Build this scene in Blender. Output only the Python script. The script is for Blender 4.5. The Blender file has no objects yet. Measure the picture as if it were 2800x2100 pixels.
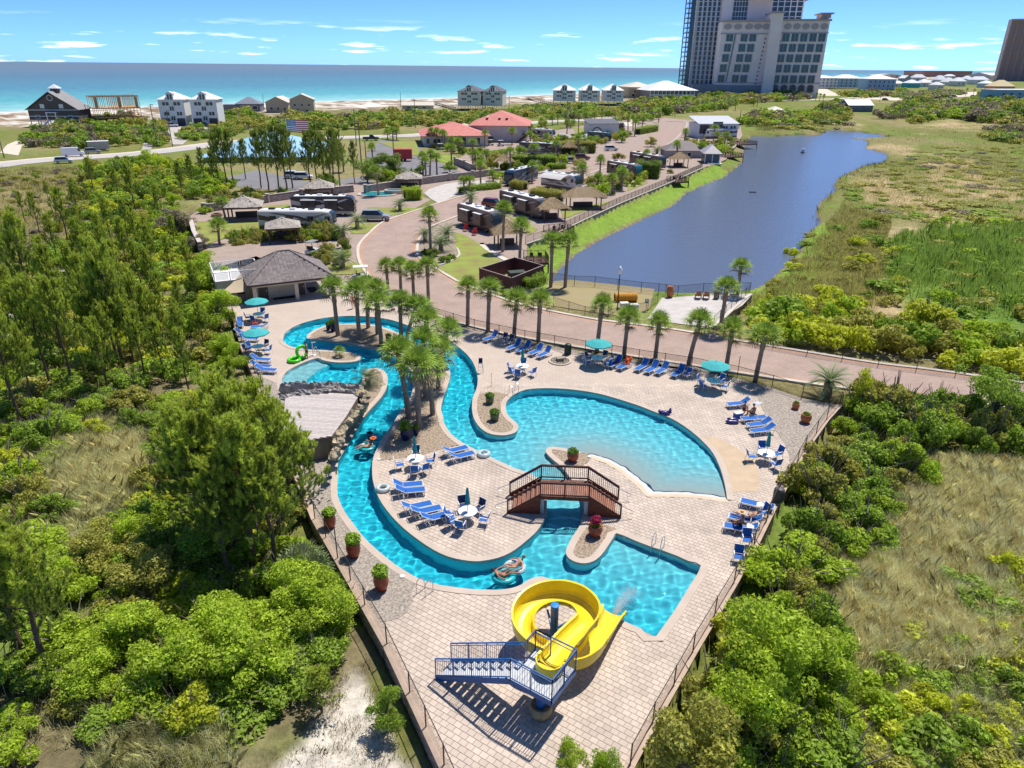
import bpy, bmesh, math, random
import numpy as np
from mathutils import Vector, Matrix
from mathutils.geometry import tessellate_polygon
random.seed(7);RNG=np.random.default_rng(7)
R=math.radians
scene=bpy.context.scene
COL=scene.collection

# ------------------------------------------------------------------ camera, sky, sun, exposure
F_PX, CX, CY, CAM_H=1940.0,1400.0,1050.0,26.0
PITCH, ROLL=math.atan(874 / F_PX), R(0.43)
FW=Vector((0, math.cos(PITCH),-math.sin(PITCH)))
_u0=Vector((0, math.sin(PITCH), math.cos(PITCH)));_r0=Vector((1,0,0))
UP=_u0 * math.cos(ROLL) - _r0 * math.sin(ROLL)
RT=_r0 * math.cos(ROLL) + _u0 * math.sin(ROLL)
cam_data=bpy.data.cameras.new('camera')
cam=bpy.data.objects.new('camera', cam_data);COL.objects.link(cam)
cam_data.sensor_width=36.0;cam_data.lens=36.0 * F_PX / 2800.0
cam_data.clip_start=0.5;cam_data.clip_end=90000.0
_m=Matrix((RT, UP, -FW)).transposed().to_4x4();_m.translation=(0,0, CAM_H)
cam.matrix_world=_m
scene.camera=cam

SUN_EL, SUN_AZ=R(64), R(36)                 # azimuth from +Y towards +X
SUN_DIR=Vector((math.sin(SUN_AZ) * math.cos(SUN_EL), math.cos(SUN_AZ) * math.cos(SUN_EL), math.sin(SUN_EL)))
world=bpy.data.worlds.new('World');scene.world=world;world.use_nodes=True
def build_world():
 nt=world.node_tree;nt.nodes.clear()
 out=nt.nodes.new('ShaderNodeOutputWorld');bg=nt.nodes.new('ShaderNodeBackground')
 sky=nt.nodes.new('ShaderNodeTexSky');sky.sky_type='NISHITA';sky.sun_disc=False
 sky.sun_elevation=SUN_EL;sky.sun_rotation=SUN_AZ
 sky.air_density=0.3;sky.dust_density=0.35;sky.ozone_density=6.0;sky.altitude=30
 hs=nt.nodes.new('ShaderNodeHueSaturation');hs.inputs['Saturation'].default_value=1.0;hs.inputs['Value'].default_value=1.0
 tint=nt.nodes.new('ShaderNodeMix');tint.data_type='RGBA';tint.blend_type='MULTIPLY';tint.inputs['Factor'].default_value=1.0;tint.inputs['B'].default_value=(.47,.68,.86,1)
 nt.links.new(sky.outputs[0], tint.inputs['A']);nt.links.new(tint.outputs['Result'], hs.inputs['Color'])
 tc=nt.nodes.new('ShaderNodeTexCoord');sep=nt.nodes.new('ShaderNodeSeparateXYZ')
 nt.links.new(tc.outputs['Generated'], sep.inputs[0])
 # thin fair-weather streaks low over the horizon, all the way round
 mp=nt.nodes.new('ShaderNodeMapping');mp.inputs['Scale'].default_value=(11,11,120)
 nt.links.new(tc.outputs['Generated'], mp.inputs[0])
 nz=nt.nodes.new('ShaderNodeTexNoise');nz.inputs['Scale'].default_value=1.0;nz.inputs['Detail'].default_value=6
 nz.inputs['Roughness'].default_value=0.55
 nt.links.new(mp.outputs[0], nz.inputs['Vector'])
 cr=nt.nodes.new('ShaderNodeMapRange');cr.inputs[1].default_value=0.57;cr.inputs[2].default_value=0.72
 nt.links.new(nz.outputs[0], cr.inputs[0])
 band=nt.nodes.new('ShaderNodeMapRange');band.inputs[1].default_value=0.05;band.inputs[2].default_value=0.02
 nt.links.new(sep.outputs[2], band.inputs[0])
 mu=nt.nodes.new('ShaderNodeMath');mu.operation='MULTIPLY'
 nt.links.new(cr.outputs[0], mu.inputs[0]);nt.links.new(band.outputs[0], mu.inputs[1])
 mx=nt.nodes.new('ShaderNodeMix');mx.data_type='RGBA';mx.inputs['B'].default_value=(8.0,8.3,8.6,1)
 mu2=nt.nodes.new('ShaderNodeMath');mu2.operation='MULTIPLY';mu2.inputs[1].default_value=0.85
 nt.links.new(mu.outputs[0], mu2.inputs[0]);nt.links.new(mu2.outputs[0], mx.inputs['Factor'])
 nt.links.new(hs.outputs[0], mx.inputs['A']);nt.links.new(mx.outputs['Result'], bg.inputs['Color'])
 bg.inputs['Strength'].default_value=0.15
 nt.links.new(bg.outputs[0], out.inputs[0])
build_world()
sd=bpy.data.lights.new('sun', 'SUN');sd.energy=2.9;sd.angle=R(0.53);sd.color=(1.0,0.95,0.87)
sun=bpy.data.objects.new('sun', sd);COL.objects.link(sun)
sun.rotation_euler=SUN_DIR.to_track_quat('Z', 'Y').to_euler()
vs=scene.view_settings;vs.view_transform='Standard';vs.look='None';vs.exposure=0.95;vs.gamma=1.0;vs.use_curve_mapping=False
scene.cycles.max_bounces=8;scene.cycles.transparent_max_bounces=12;scene.cycles.diffuse_bounces=3
scene.cycles.glossy_bounces=3;scene.cycles.transmission_bounces=4;scene.cycles.volume_bounces=0
scene.cycles.caustics_reflective=False;scene.cycles.caustics_refractive=True;sd.cycles.is_caustics_light=True

# ------------------------------------------------------------------ measuring: a pixel of the survey photo to a spot on a level plane
def P(x, y, z=0.0):
 d=FW * F_PX + RT * (x - CX) - UP * (y - CY)
 t=(z - CAM_H) / d.z
 return Vector((d.x * t, d.y * t, z))
def ppm(v):
 return F_PX / ((Vector(v) - Vector((0,0, CAM_H))).dot(FW))
def pix(v):
 w=Vector(v) - Vector((0,0, CAM_H));q=F_PX / w.dot(FW)
 return CX + w.dot(RT) * q, CY - w.dot(UP) * q
ZOOMS={1: (600,750,3.3185),2: (1150,700,3.3185),3: (1700,700,3.16),4: (900,1150,3.6867),5: (1300,1150,3.6867),
  6: (1800,1050,3.0167),7: (1050,1550,2.765),8: (750,1300,2.765), 'A': (0,100,3.16), 'B': (600,200,3.16),
  'C': (1100,200,3.16), 'D': (1500,0,3.6867), 'E': (2100,0,3.16), 'F': (500,450,3.6867), 'G': (1000,400,3.6867),
  'H': (1500,300,3.6867), 'I': (0,400,3.16), 'J': (0,900,2.458), 'K': (0,1425,2.458), 'L': (1900,300,2.458),
  'M': (2000,900,1.586), 'N': (1900,1425,1.41), 'O': (0,0,0.79)}
def Z(k, pts, z=0.0):
 ox, oy, s=ZOOMS[k]
 return [P(ox + x / s, oy + y / s, z) for x, y in pts]
def Zp(k, x, y, z=0.0):
 ox, oy, s=ZOOMS[k]
 return P(ox + x / s, oy + y / s, z)

# ------------------------------------------------------------------ mesh helpers
class MB:
 """collects faces;build() links them as one mesh object"""
 def __init__(s): s.v=[];s.f=[];s.mi=[];s.cur=0
 def add(s, vs, fs):
  o=len(s.v);s.v.extend([tuple(v) for v in vs]);s.f.extend([tuple(i + o for i in f) for f in fs]);s.mi.extend([s.cur] * len(fs));return s
 def box(s, c, d, rz=0.0, M=None):
  x, y, z=d[0] / 2, d[1] / 2, d[2] / 2
  vs=[Vector((a * x, b * y, e * z)) for a, b, e in ((-1,-1,-1),(1,-1,-1),(1,1,-1),(-1,1,-1),(-1,-1,1),(1,-1,1),(1,1,1),(-1,1,1))]
  if M is not None: vs=[M @ v for v in vs]
  elif rz:
   cc, ss=math.cos(rz), math.sin(rz);vs=[Vector((v.x*cc - v.y*ss, v.x*ss + v.y*cc, v.z)) for v in vs]
  c=Vector(c)
  return s.add([v + c for v in vs],[(0,3,2,1),(4,5,6,7),(0,1,5,4),(1,2,6,5),(2,3,7,6),(3,0,4,7)])
 def bar(s, a, b, w, h=None, up=(0,0,1)):
  """rectangular bar from a to b"""
  a, b=Vector(a), Vector(b);h=h or w;d=b - a;L=d.length
  if L < 1e-6: return s
  d=d / L;u=Vector(up)
  if abs(d.dot(u)) > 0.99: u=Vector((1,0,0))
  sd_=d.cross(u).normalized();u=sd_.cross(d)
  M=Matrix((sd_, d, u)).transposed()
  return s.box((a + b) / 2,(w, L, h), M=M)
 def tube(s, pts, r, n=8, cap=True, closed=False):
  pts=[Vector(p) for p in pts];N=len(pts);rs=r if hasattr(r, '__len__') else [r] * N
  vs, fs=[],[];prev=None
  for i, p in enumerate(pts):
   if closed: t=pts[(i + 1) % N] - pts[i - 1]
   else: t=pts[min(i + 1, N - 1)] - pts[max(i - 1,0)]
   t=t.normalized() if t.length > 1e-9 else Vector((0,0,1))
   if prev is None:
    ref=Vector((0,0,1)) if abs(t.z) < 0.9 else Vector((1,0,0));a=t.cross(ref).normalized()
   else:
    a=prev - t * prev.dot(t);a=a.normalized() if a.length > 1e-6 else t.orthogonal().normalized()
   prev=a;b=t.cross(a)
   for k in range(n):
    th=2 * math.pi * k / n;vs.append(p + (a * math.cos(th) + b * math.sin(th)) * rs[i])
  for i in range(N if closed else N - 1):
   for k in range(n):
    j=(i + 1) % N;fs.append((i*n + k, i*n + (k+1) % n, j*n + (k+1) % n, j*n + k))
  if cap and not closed: fs.append(tuple(range(n))[::-1]);fs.append(tuple((N-1)*n + k for k in range(n)))
  return s.add(vs, fs)
 def lathe(s, prof, c=(0,0,0), n=16, cap=True):
  c=Vector(c);vs=[];fs=[]
  for r, z in prof:
   for k in range(n):
    th=2*math.pi*k/n;vs.append(c + Vector((r*math.cos(th), r*math.sin(th), z)))
  for i in range(len(prof) - 1):
   for k in range(n): fs.append((i*n+k, i*n+(k+1)%n, (i+1)*n+(k+1)%n, (i+1)*n+k))
  if cap: fs.append(tuple(range(n))[::-1]);fs.append(tuple((len(prof)-1)*n + k for k in range(n)))
  return s.add(vs, fs)
 def prism(s, poly, z0, z1, holes=()):
  """flat polygon (with holes) raised from z0 to z1"""
  loops=[[Vector((p[0], p[1],0)) for p in l] for l in [poly, *holes]]
  flat=[p for l in loops for p in l];n=len(flat)
  tris=tessellate_polygon(loops)
  vs=[(p.x, p.y, z1) for p in flat] + [(p.x, p.y, z0) for p in flat];fs=[]
  for t in tris:
   a, b, c=(flat[i] for i in t)
   t=tuple(t) if (b - a).cross(c - a).z > 0 else tuple(t)[::-1]
   fs.append(t);
   if z0 != z1: fs.append(tuple(i + n for i in t[::-1]))
  if z0 != z1:
   o=0
   for l in loops:
    m=len(l)
    for i in range(m): fs.append((o + i, o + (i+1) % m, n + o + (i+1) % m, n + o + i))
    o += m
  return s.add(vs, fs)
 def wall(s, pts, z0, z1, closed=True):
  m=len(pts);vs=[(p[0], p[1], z1) for p in pts] + [(p[0], p[1], z0) for p in pts]
  return s.add(vs, [(i, (i+1) % m, m + (i+1) % m, m + i) for i in range(m if closed else m-1)])
 def blob(s, c, r, n=10, m=7, seed=0, amp=0.2):
  rg=random.Random(seed);ph=[rg.uniform(0,6.3) for _ in range(6)];c=Vector(c)
  r=r if hasattr(r, '__len__') else (r, r, r);vs=[];fs=[]
  for i in range(m + 1):
   a=math.pi * i / m
   for k in range(n):
    b=2*math.pi*k/n
    q=1 + amp*(math.sin(2*b + ph[0])*math.sin(2*a + ph[1]) + 0.6*math.sin(3*b + ph[2] + 2*a) + 0.5*math.sin(5*a + ph[3] + b))
    vs.append(c + Vector((r[0]*math.sin(a)*math.cos(b)*q, r[1]*math.sin(a)*math.sin(b)*q, r[2]*math.cos(a)*q)))
  for i in range(m):
   for k in range(n): fs.append((i*n+k, (i+1)*n+k, (i+1)*n+(k+1)%n, i*n+(k+1)%n))
  return s.add(vs, fs)
 def mesh(s, name, mats, smooth=False):
  me=bpy.data.meshes.new(name);me.from_pydata(s.v, [], s.f)
  for m in (mats if isinstance(mats, (list, tuple)) else [mats]): me.materials.append(m)
  if any(s.mi): me.polygons.foreach_set('material_index', s.mi)
  if smooth: me.polygons.foreach_set('use_smooth', [True] * len(me.polygons))
  me.update();return me
 def build(s, name, mats, parent=None, smooth=False, **kw):
  return ob(name, s.mesh(name, mats, smooth), parent, **kw)

def ob(name, me, parent=None, loc=None, rz=0.0, scale=None, **props):
 o=bpy.data.objects.new(name, me);COL.objects.link(o)
 if parent is not None: o.parent=parent
 if loc is not None: o.location=loc
 if rz: o.rotation_euler=(0,0, rz)
 if scale is not None: o.scale=scale if hasattr(scale, '__len__') else (scale,) * 3
 for k, v in props.items():
  if v is not None: o[k]=v
 return o
def thing(name, label, category, loc=(0,0,0), rz=0.0, group=None, scale=None):
 return ob(name, None, None, loc, rz, scale, label=label, category=category, group=group)
def tag(o, label, category, group=None):
 o['label']=label;o['category']=category
 if group: o['group']=group
 return o
def dup(root, loc, rz=0.0, label=None, group=None, scale=None, tilt=None):
 r=root.copy();COL.objects.link(r);r.location=loc;r.rotation_euler=(tilt[0] if tilt else 0, tilt[1] if tilt else 0, rz)
 if scale is not None: r.scale=scale if hasattr(scale, '__len__') else (scale,) * 3
 if label: r['label']=label
 if group: r['group']=group
 for ch in KIDS.get(root.name, ()):
  c=ch.copy();COL.objects.link(c);c.parent=r
  for g in KIDS.get(ch.name, ()):
   d=g.copy();COL.objects.link(d);d.parent=c
 return r
KIDS={}
PROTOS=[]
class Kit:
 """a thing built once and set out many times;the first placement moves the original"""
 def __init__(s, root): s.root=root;s.used=False;KIDS.update(Kit._walk(root));PROTOS.append(s)
 @staticmethod
 def _walk(root):
  d={}
  def w(o):
   d[o.name]=list(o.children)
   for c in o.children: w(c)
  w(root);return d
 def put(s, loc, rz=0.0, label=None, group=None, scale=None, tilt=None, name=None):
  if not s.used:
   s.used=True;r=s.root;r.location=loc;r.rotation_euler=(tilt[0] if tilt else 0, tilt[1] if tilt else 0, rz)
   if scale is not None: r.scale=scale if hasattr(scale, '__len__') else (scale,) * 3
   if label: r['label']=label
   if group: r['group']=group
   return r
  return dup(s.root, loc, rz, label, group, scale, tilt)
def drop_unused():
 for k in PROTOS:
  if not k.used:
   for c in k.root.children_recursive: bpy.data.objects.remove(c)
   bpy.data.objects.remove(k.root)
def pieces(name, me, mats4, parent, cap=300, key=None):
 """many alike pieces on one owner: the largest in view as objects, the rest joined as one stuff part"""
 ms=sorted(mats4, key=lambda M: (M.translation - Vector((0,0, CAM_H))).length)
 for M in ms[:cap]:
  o=ob(name, me, parent);o.matrix_local=M
 if len(ms) > cap:
  v0=np.array([v.co for v in me.vertices]);fs=[tuple(p.vertices) for p in me.polygons];n=len(v0)
  V=[];Fc=[]
  for i, M in enumerate(ms[cap:]):
   A=np.array(M);V.append(v0 @ A[:3, :3].T + A[:3,3]);Fc.extend([tuple(k + i*n for k in f) for f in fs])
  m2=bpy.data.meshes.new(name);m2.from_pydata(np.concatenate(V).tolist(),[], Fc)
  for m in me.materials: m2.materials.append(m)
  ob(name + '_field', m2, parent, kind='stuff')
def inside(x, y, poly):
 c=False;j=len(poly) - 1
 for i in range(len(poly)):
  a, b=poly[i], poly[j]
  if (a[1] > y) != (b[1] > y) and x < (b[0]-a[0])*(y-a[1])/(b[1]-a[1]) + a[0]: c=not c
  j=i
 return c
def inside_np(X, Y, poly):
 c=np.zeros(X.shape, bool);j=len(poly) - 1
 for i in range(len(poly)):
  xi, yi=poly[i][0], poly[i][1];xj, yj=poly[j][0], poly[j][1]
  if yi != yj: c ^= ((yi > Y) != (yj > Y)) & (X < (xj-xi)*(Y-yi)/(yj-yi) + xi)
  j=i
 return c
def dist_np(X, Y, pts, closed=False):
 d=np.full(X.shape, 1e9);n=len(pts)
 for i in range(n if closed else n-1):
  ax, ay=pts[i][0], pts[i][1];bx, by=pts[(i+1) % n][0], pts[(i+1) % n][1]
  L=(bx-ax)**2 + (by-ay)**2 + 1e-9;t=np.clip(((X-ax)*(bx-ax) + (Y-ay)*(by-ay))/L, 0,1)
  d=np.minimum(d, np.hypot(X-ax-t*(bx-ax), Y-ay-t*(by-ay)))
 return d
def smooth_line(pts, n=4, closed=False):
 """Catmull-Rom through the points"""
 q=[Vector(p) for p in pts];N=len(q);out=[]
 for i in range(N if closed else N-1):
  p0=q[i-1] if (closed or i > 0) else q[i];p1=q[i];p2=q[(i+1) % N];p3=q[(i+2) % N] if (closed or i+2 < N) else p2
  for k in range(n):
   t=k/n;out.append(0.5*((2*p1) + (p2-p0)*t + (2*p0-5*p1+4*p2-p3)*t*t + (3*p1-p0-3*p2+p3)*t**3))
 if not closed: out.append(q[-1])
 return out
def area2(poly): return sum(poly[i-1][0]*poly[i][1] - poly[i][0]*poly[i-1][1] for i in range(len(poly)))
def offset(poly, d, closed=True):
 """move a polyline sideways: +d to its right"""
 n=len(poly);out=[]
 for i in range(n):
  if closed: a, b=poly[i-1], poly[(i+1) % n]
  else: a, b=poly[max(i-1,0)], poly[min(i+1, n-1)]
  t=Vector((b[0]-a[0], b[1]-a[1],0));t=t.normalized() if t.length > 1e-9 else Vector((1,0,0))
  out.append(Vector((poly[i][0] + t.y*d, poly[i][1] - t.x*d, 0)))
 return out
def noise2(X, Y, s, seed=0):
 """cheap smooth value noise"""
 rg=np.random.default_rng(seed);T=rg.random((64,64));x=X/s;y=Y/s
 i=np.floor(x).astype(int);j=np.floor(y).astype(int);u=x-i;v=y-j;u=u*u*(3-2*u);v=v*v*(3-2*v)
 g=lambda a, b: T[a % 64, b % 64]
 return (g(i,j)*(1-u)+g(i+1,j)*u)*(1-v) + (g(i,j+1)*(1-u)+g(i+1,j+1)*u)*v

# ------------------------------------------------------------------ materials
MATS={}
def mat(name, col, rough=0.6, var=0.12, scale=3.0, bump=0.0, bscale=None, metal=0.0, spec=0.35, rand=0.0, trans=0.0, world_co=False, island=0.0, col2=None, alpha=None, emit=None):
 if name in MATS: return MATS[name]
 m=bpy.data.materials.new(name);m.use_nodes=True;nt=m.node_tree;N=nt.nodes;Lk=nt.links
 b=N['Principled BSDF'];b.inputs['Roughness'].default_value=rough;b.inputs['Metallic'].default_value=metal
 b.inputs['Specular IOR Level'].default_value=spec
 if world_co: tc=N.new('ShaderNodeNewGeometry').outputs['Position']
 else: tc=N.new('ShaderNodeTexCoord').outputs['Object']
 nz=N.new('ShaderNodeTexNoise');nz.inputs['Scale'].default_value=scale;nz.inputs['Detail'].default_value=4;Lk.new(tc, nz.inputs['Vector'])
 c=(*col, 1);lo=tuple(x*(1-var) for x in col) if col2 is None else col2;hi=tuple(min(1, x*(1+var)) for x in col)
 rp=N.new('ShaderNodeValToRGB');rp.color_ramp.elements[0].color=(*lo, 1);rp.color_ramp.elements[1].color=(*hi, 1)
 rp.color_ramp.elements[0].position=0.3;rp.color_ramp.elements[1].position=0.7
 Lk.new(nz.outputs[0], rp.inputs[0]);cur=rp.outputs[0]
 if rand or island:
  val=None
  if rand:
   oi=N.new('ShaderNodeObjectInfo');val=oi.outputs['Random']
  if island:
   ge=N.new('ShaderNodeNewGeometry')
   if val is None: val=ge.outputs['Random Per Island']
   else:
    ad=N.new('ShaderNodeMath');ad.operation='ADD';Lk.new(val, ad.inputs[0]);Lk.new(ge.outputs['Random Per Island'], ad.inputs[1])
    fr=N.new('ShaderNodeMath');fr.operation='FRACT';Lk.new(ad.outputs[0], fr.inputs[0]);val=fr.outputs[0]
  k=rand or island
  mr=N.new('ShaderNodeMapRange');mr.inputs[3].default_value=1-k;mr.inputs[4].default_value=1+k;Lk.new(val, mr.inputs[0])
  hs=N.new('ShaderNodeHueSaturation');Lk.new(mr.outputs[0], hs.inputs['Value']);Lk.new(cur, hs.inputs['Color']);cur=hs.outputs[0]
 Lk.new(cur, b.inputs['Base Color'])
 if bump:
  n2=N.new('ShaderNodeTexNoise');n2.inputs['Scale'].default_value=bscale or scale*6;n2.inputs['Detail'].default_value=5;Lk.new(tc, n2.inputs['Vector'])
  bp=N.new('ShaderNodeBump');bp.inputs['Strength'].default_value=bump;bp.inputs['Distance'].default_value=0.05
  Lk.new(n2.outputs[0], bp.inputs['Height']);Lk.new(bp.outputs[0], b.inputs['Normal'])
 if trans:
  tr=N.new('ShaderNodeBsdfTranslucent');Lk.new(cur, tr.inputs['Color']);mx=N.new('ShaderNodeMixShader');mx.inputs[0].default_value=trans
  Lk.new(b.outputs[0], mx.inputs[1]);Lk.new(tr.outputs[0], mx.inputs[2]);Lk.new(mx.outputs[0], N['Material Output'].inputs[0])
 if alpha is not None: b.inputs['Alpha'].default_value=alpha
 MATS[name]=m;return m
def glass(name, col, rough=0.08):
 return mat(name, col, rough, 0.05,2, spec=0.7)
# ------------------------------------------------------------------ outlines surveyed from the photograph
def px(pts, z=0.0): return [P(x, y, z) for x, y in pts]
WO=(Z(1,[(573,590),(590,540),(650,490),(750,445),(880,410),(1020,388),(1180,378),(1320,382),(1450,395),(1560,415),(1660,445),(1760,485),(1850,522),(1960,575)])
 + Z(2,[(230,755),(330,815),(420,890),(480,970),(515,1060),(522,1140),(510,1210),(480,1280),(470,1350),(475,1430),(500,1500),(545,1560),(610,1605),(690,1625),(780,1625),(850,1605),(880,1575),(882,1540),(860,1510),(815,1475),(780,1430),(770,1380),(775,1330),(810,1285),(870,1245),(950,1215),(1050,1203),(1180,1200),(1330,1208),(1480,1225),(1620,1250),(1750,1285),(1880,1325),(2000,1365),(2100,1405)])
 + Z(6,[(10,245),(110,285),(210,345),(310,420),(400,505),(460,580),(500,660),(530,740),(550,820),(564,890),(572,955)]))
BEACH=(Z(6,[(572,955),(450,935),(250,912),(0,905)]) + Z(5,[(1900,742),(1752,744),(1700,680),(1640,620),(1560,560),(1460,480),(1340,412),(1180,358)]))
WO2=(Z(5,[(1060,318),(900,285),(800,268),(740,275),(715,300),(722,332),(790,400),(870,465),(965,585),(1050,700),(1075,800),(1080,930),(1068,1030),(1040,1092),(980,1180),(930,1280),(918,1340),(950,1392),(1020,1427),(1100,1438),(1180,1420),(1240,1380),(1300,1310),(1380,1190),(1424,1135),(1600,1205),(1780,1275),(2000,1350)])
 + Z(6,[(0,1360),(150,1415),(250,1460),(356,1500),(270,1659)])
 + Z(7,[(2062,530),(1940,470),(1820,420),(1640,310),(1450,190),(1340,120),(1250,95),(1200,80),(1150,82),(1090,105),(1040,140),(970,165),(880,178),(760,178),(640,172)])
 + Z(8,[(1300,842),(1200,822),(1100,790),(1000,735),(900,670),(800,590),(700,500),(640,430),(580,350),(530,280),(495,210),(475,150),(474,60)])
 + Z(4,[(85,560),(82,430),(100,370),(160,250),(240,120),(320,0)])
 + Z(1,[(1330,1265),(1400,1190),(1470,1110),(1510,1040),(1525,970),(1515,910),(1480,870),(1430,855),(1370,858),(1330,875),(1310,900),(1300,960),(1270,1030),(1250,1060),(1050,1060),(800,1060),(600,1055),(570,1020),(565,950),(600,890),(680,840),(780,795),(890,760),(940,780),(1040,798),(1150,800),(1240,790),(1275,770),(1280,750),(1260,735),(1200,715),(1100,702),(980,692),(905,690),(830,688),(760,680),(690,668),(630,650),(590,622)]))
WOUT=WO + BEACH[1:-1] + WO2
ISL=(Z(1,[(795,575),(800,550),(840,520),(900,490),(980,465),(1080,455),(1200,450),(1350,455),(1480,480),(1600,525),(1700,575),(1800,635),(1900,700),(1990,765),(2060,830),(2090,885),(2085,960),(2050,1060),(2020,1150),(2008,1230),(2030,1310),(2070,1400)])
 + Z(4,[(1145,0),(1190,90),(1250,160),(1330,220),(1400,260),(1500,310),(1620,370),(1750,430),(1880,490)])
 + Z(5,[(520,525),(620,580),(690,660),(712,760),(715,880),(700,970),(640,1080),(580,1150),(500,1220),(400,1300),(290,1360),(180,1395),(80,1412)])
 + Z(4,[(1475,1418),(1350,1405),(1200,1370),(1050,1300),(900,1200),(760,1090),(640,970),(540,840),(480,720),(445,600),(438,480),(445,400),(470,320),(500,270),(540,190),(600,110)])
 + Z(1,[(1510,1450),(1590,1340),(1650,1240),(1690,1190),(1740,1110),(1765,1000),(1765,930),(1740,880),(1690,810),(1640,770),(1560,725),(1450,690),(1300,655),(1150,625),(1000,605),(850,592),(805,585)]))
FENCE_ROAD=px([(1120,838),(1186,869),(1297,903),(1435,934),(1600,963),(1746,988),(1890,1010),(2015,1035),(2110,1061),(2192,1089),(2300,1110)])
WALL_R=px([(2300,1110),(2264,1150),(2204,1235),(2161,1315),(2131,1368),(2065,1504),(2012,1600),(1900,1790),(1791,1985),(1730,2100),(1690,2180)])
WALL_L=px([(1240,2180),(1205,2100),(1112,1900),(1050,1767),(990,1660),(855,1423),(760,1190),(690,1020),(657,946),(632,862),(596,790)])
ENC=FENCE_ROAD + WALL_R[1:] + WALL_L + px([(640,735),(760,700),(930,742),(985,770),(1040,805)])
# road and park outlines
ROAD=px([(1812,357),(1771,381),(1741,404),(1690,427),(1622,434),(1575,450),(1508,475),(1430,495),(1369,512),(1298,528),(1202,556),(1157,571),(1108,587),(1049,609),(1016,636),(1000,652),(985,672),(983,694),(988,716),(1004,743),(1028,768),(1062,796),(1112,828),(1170,853),(1297,892),(1435,922),(1600,951),(1746,975),(1890,997),(2015,1017),(2194,1044),(2333,1062),(2530,1082),(3100,1165),
   (3100,1098),(2611,1023),(2400,997),(2206,966),(2070,944),(1921,917),(1800,898),(1677,883),(1602,872),(1451,842),(1367,817),(1259,776),(1225,758),(1190,737),(1155,716),(1138,698),(1137,677),(1146,650),(1168,625),(1201,609),(1260,587),(1330,563),(1440,532),(1520,507),(1600,478),(1680,450),(1771,417),(1820,398),(1861,365),(1876,335),(1820,333)])
LANE=px([(1160,528),(1174,517),(1217,503),(1258,497),(1320,493),(1366,495),(1366,512),(1290,505),(1254,518),(1250,531),(1202,557),(1180,545)])
POND_Z=-1.7
POND=px([(1518,792),(1514,770),(1530,745),(1560,715),(1590,690),(1650,655),(1740,612),(1800,585),(1850,560),(1880,530),(1935,505),(1985,485),(2015,462),(2037,440),(2035,410),(2045,385),(2060,372),(2120,374),(2180,370),(2250,370),(2245,358),(2290,356),(2350,362),(2440,372),(2360,380),(2310,376),(2370,385),(2362,405),(2420,420),(2420,432),(2408,445),(2350,455),(2290,485),(2274,505),(2280,520),(2240,550),(2225,575),(2237,610),(2200,640),(2185,665),(2180,690),(2150,720),(2120,745),(2100,770),(2050,792),(1990,800),(1840,800),(1700,790),(1600,785),(1560,790)], POND_Z)
SHORE=px([(-900,345),(-300,322),(0,310),(400,294),(863,280),(1375,266),(1495,261),(1700,251),(1880,241),(2100,229),(2280,219),(2500,211),(2700,206),(3000,203),(3600,204)],-1.5)

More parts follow.
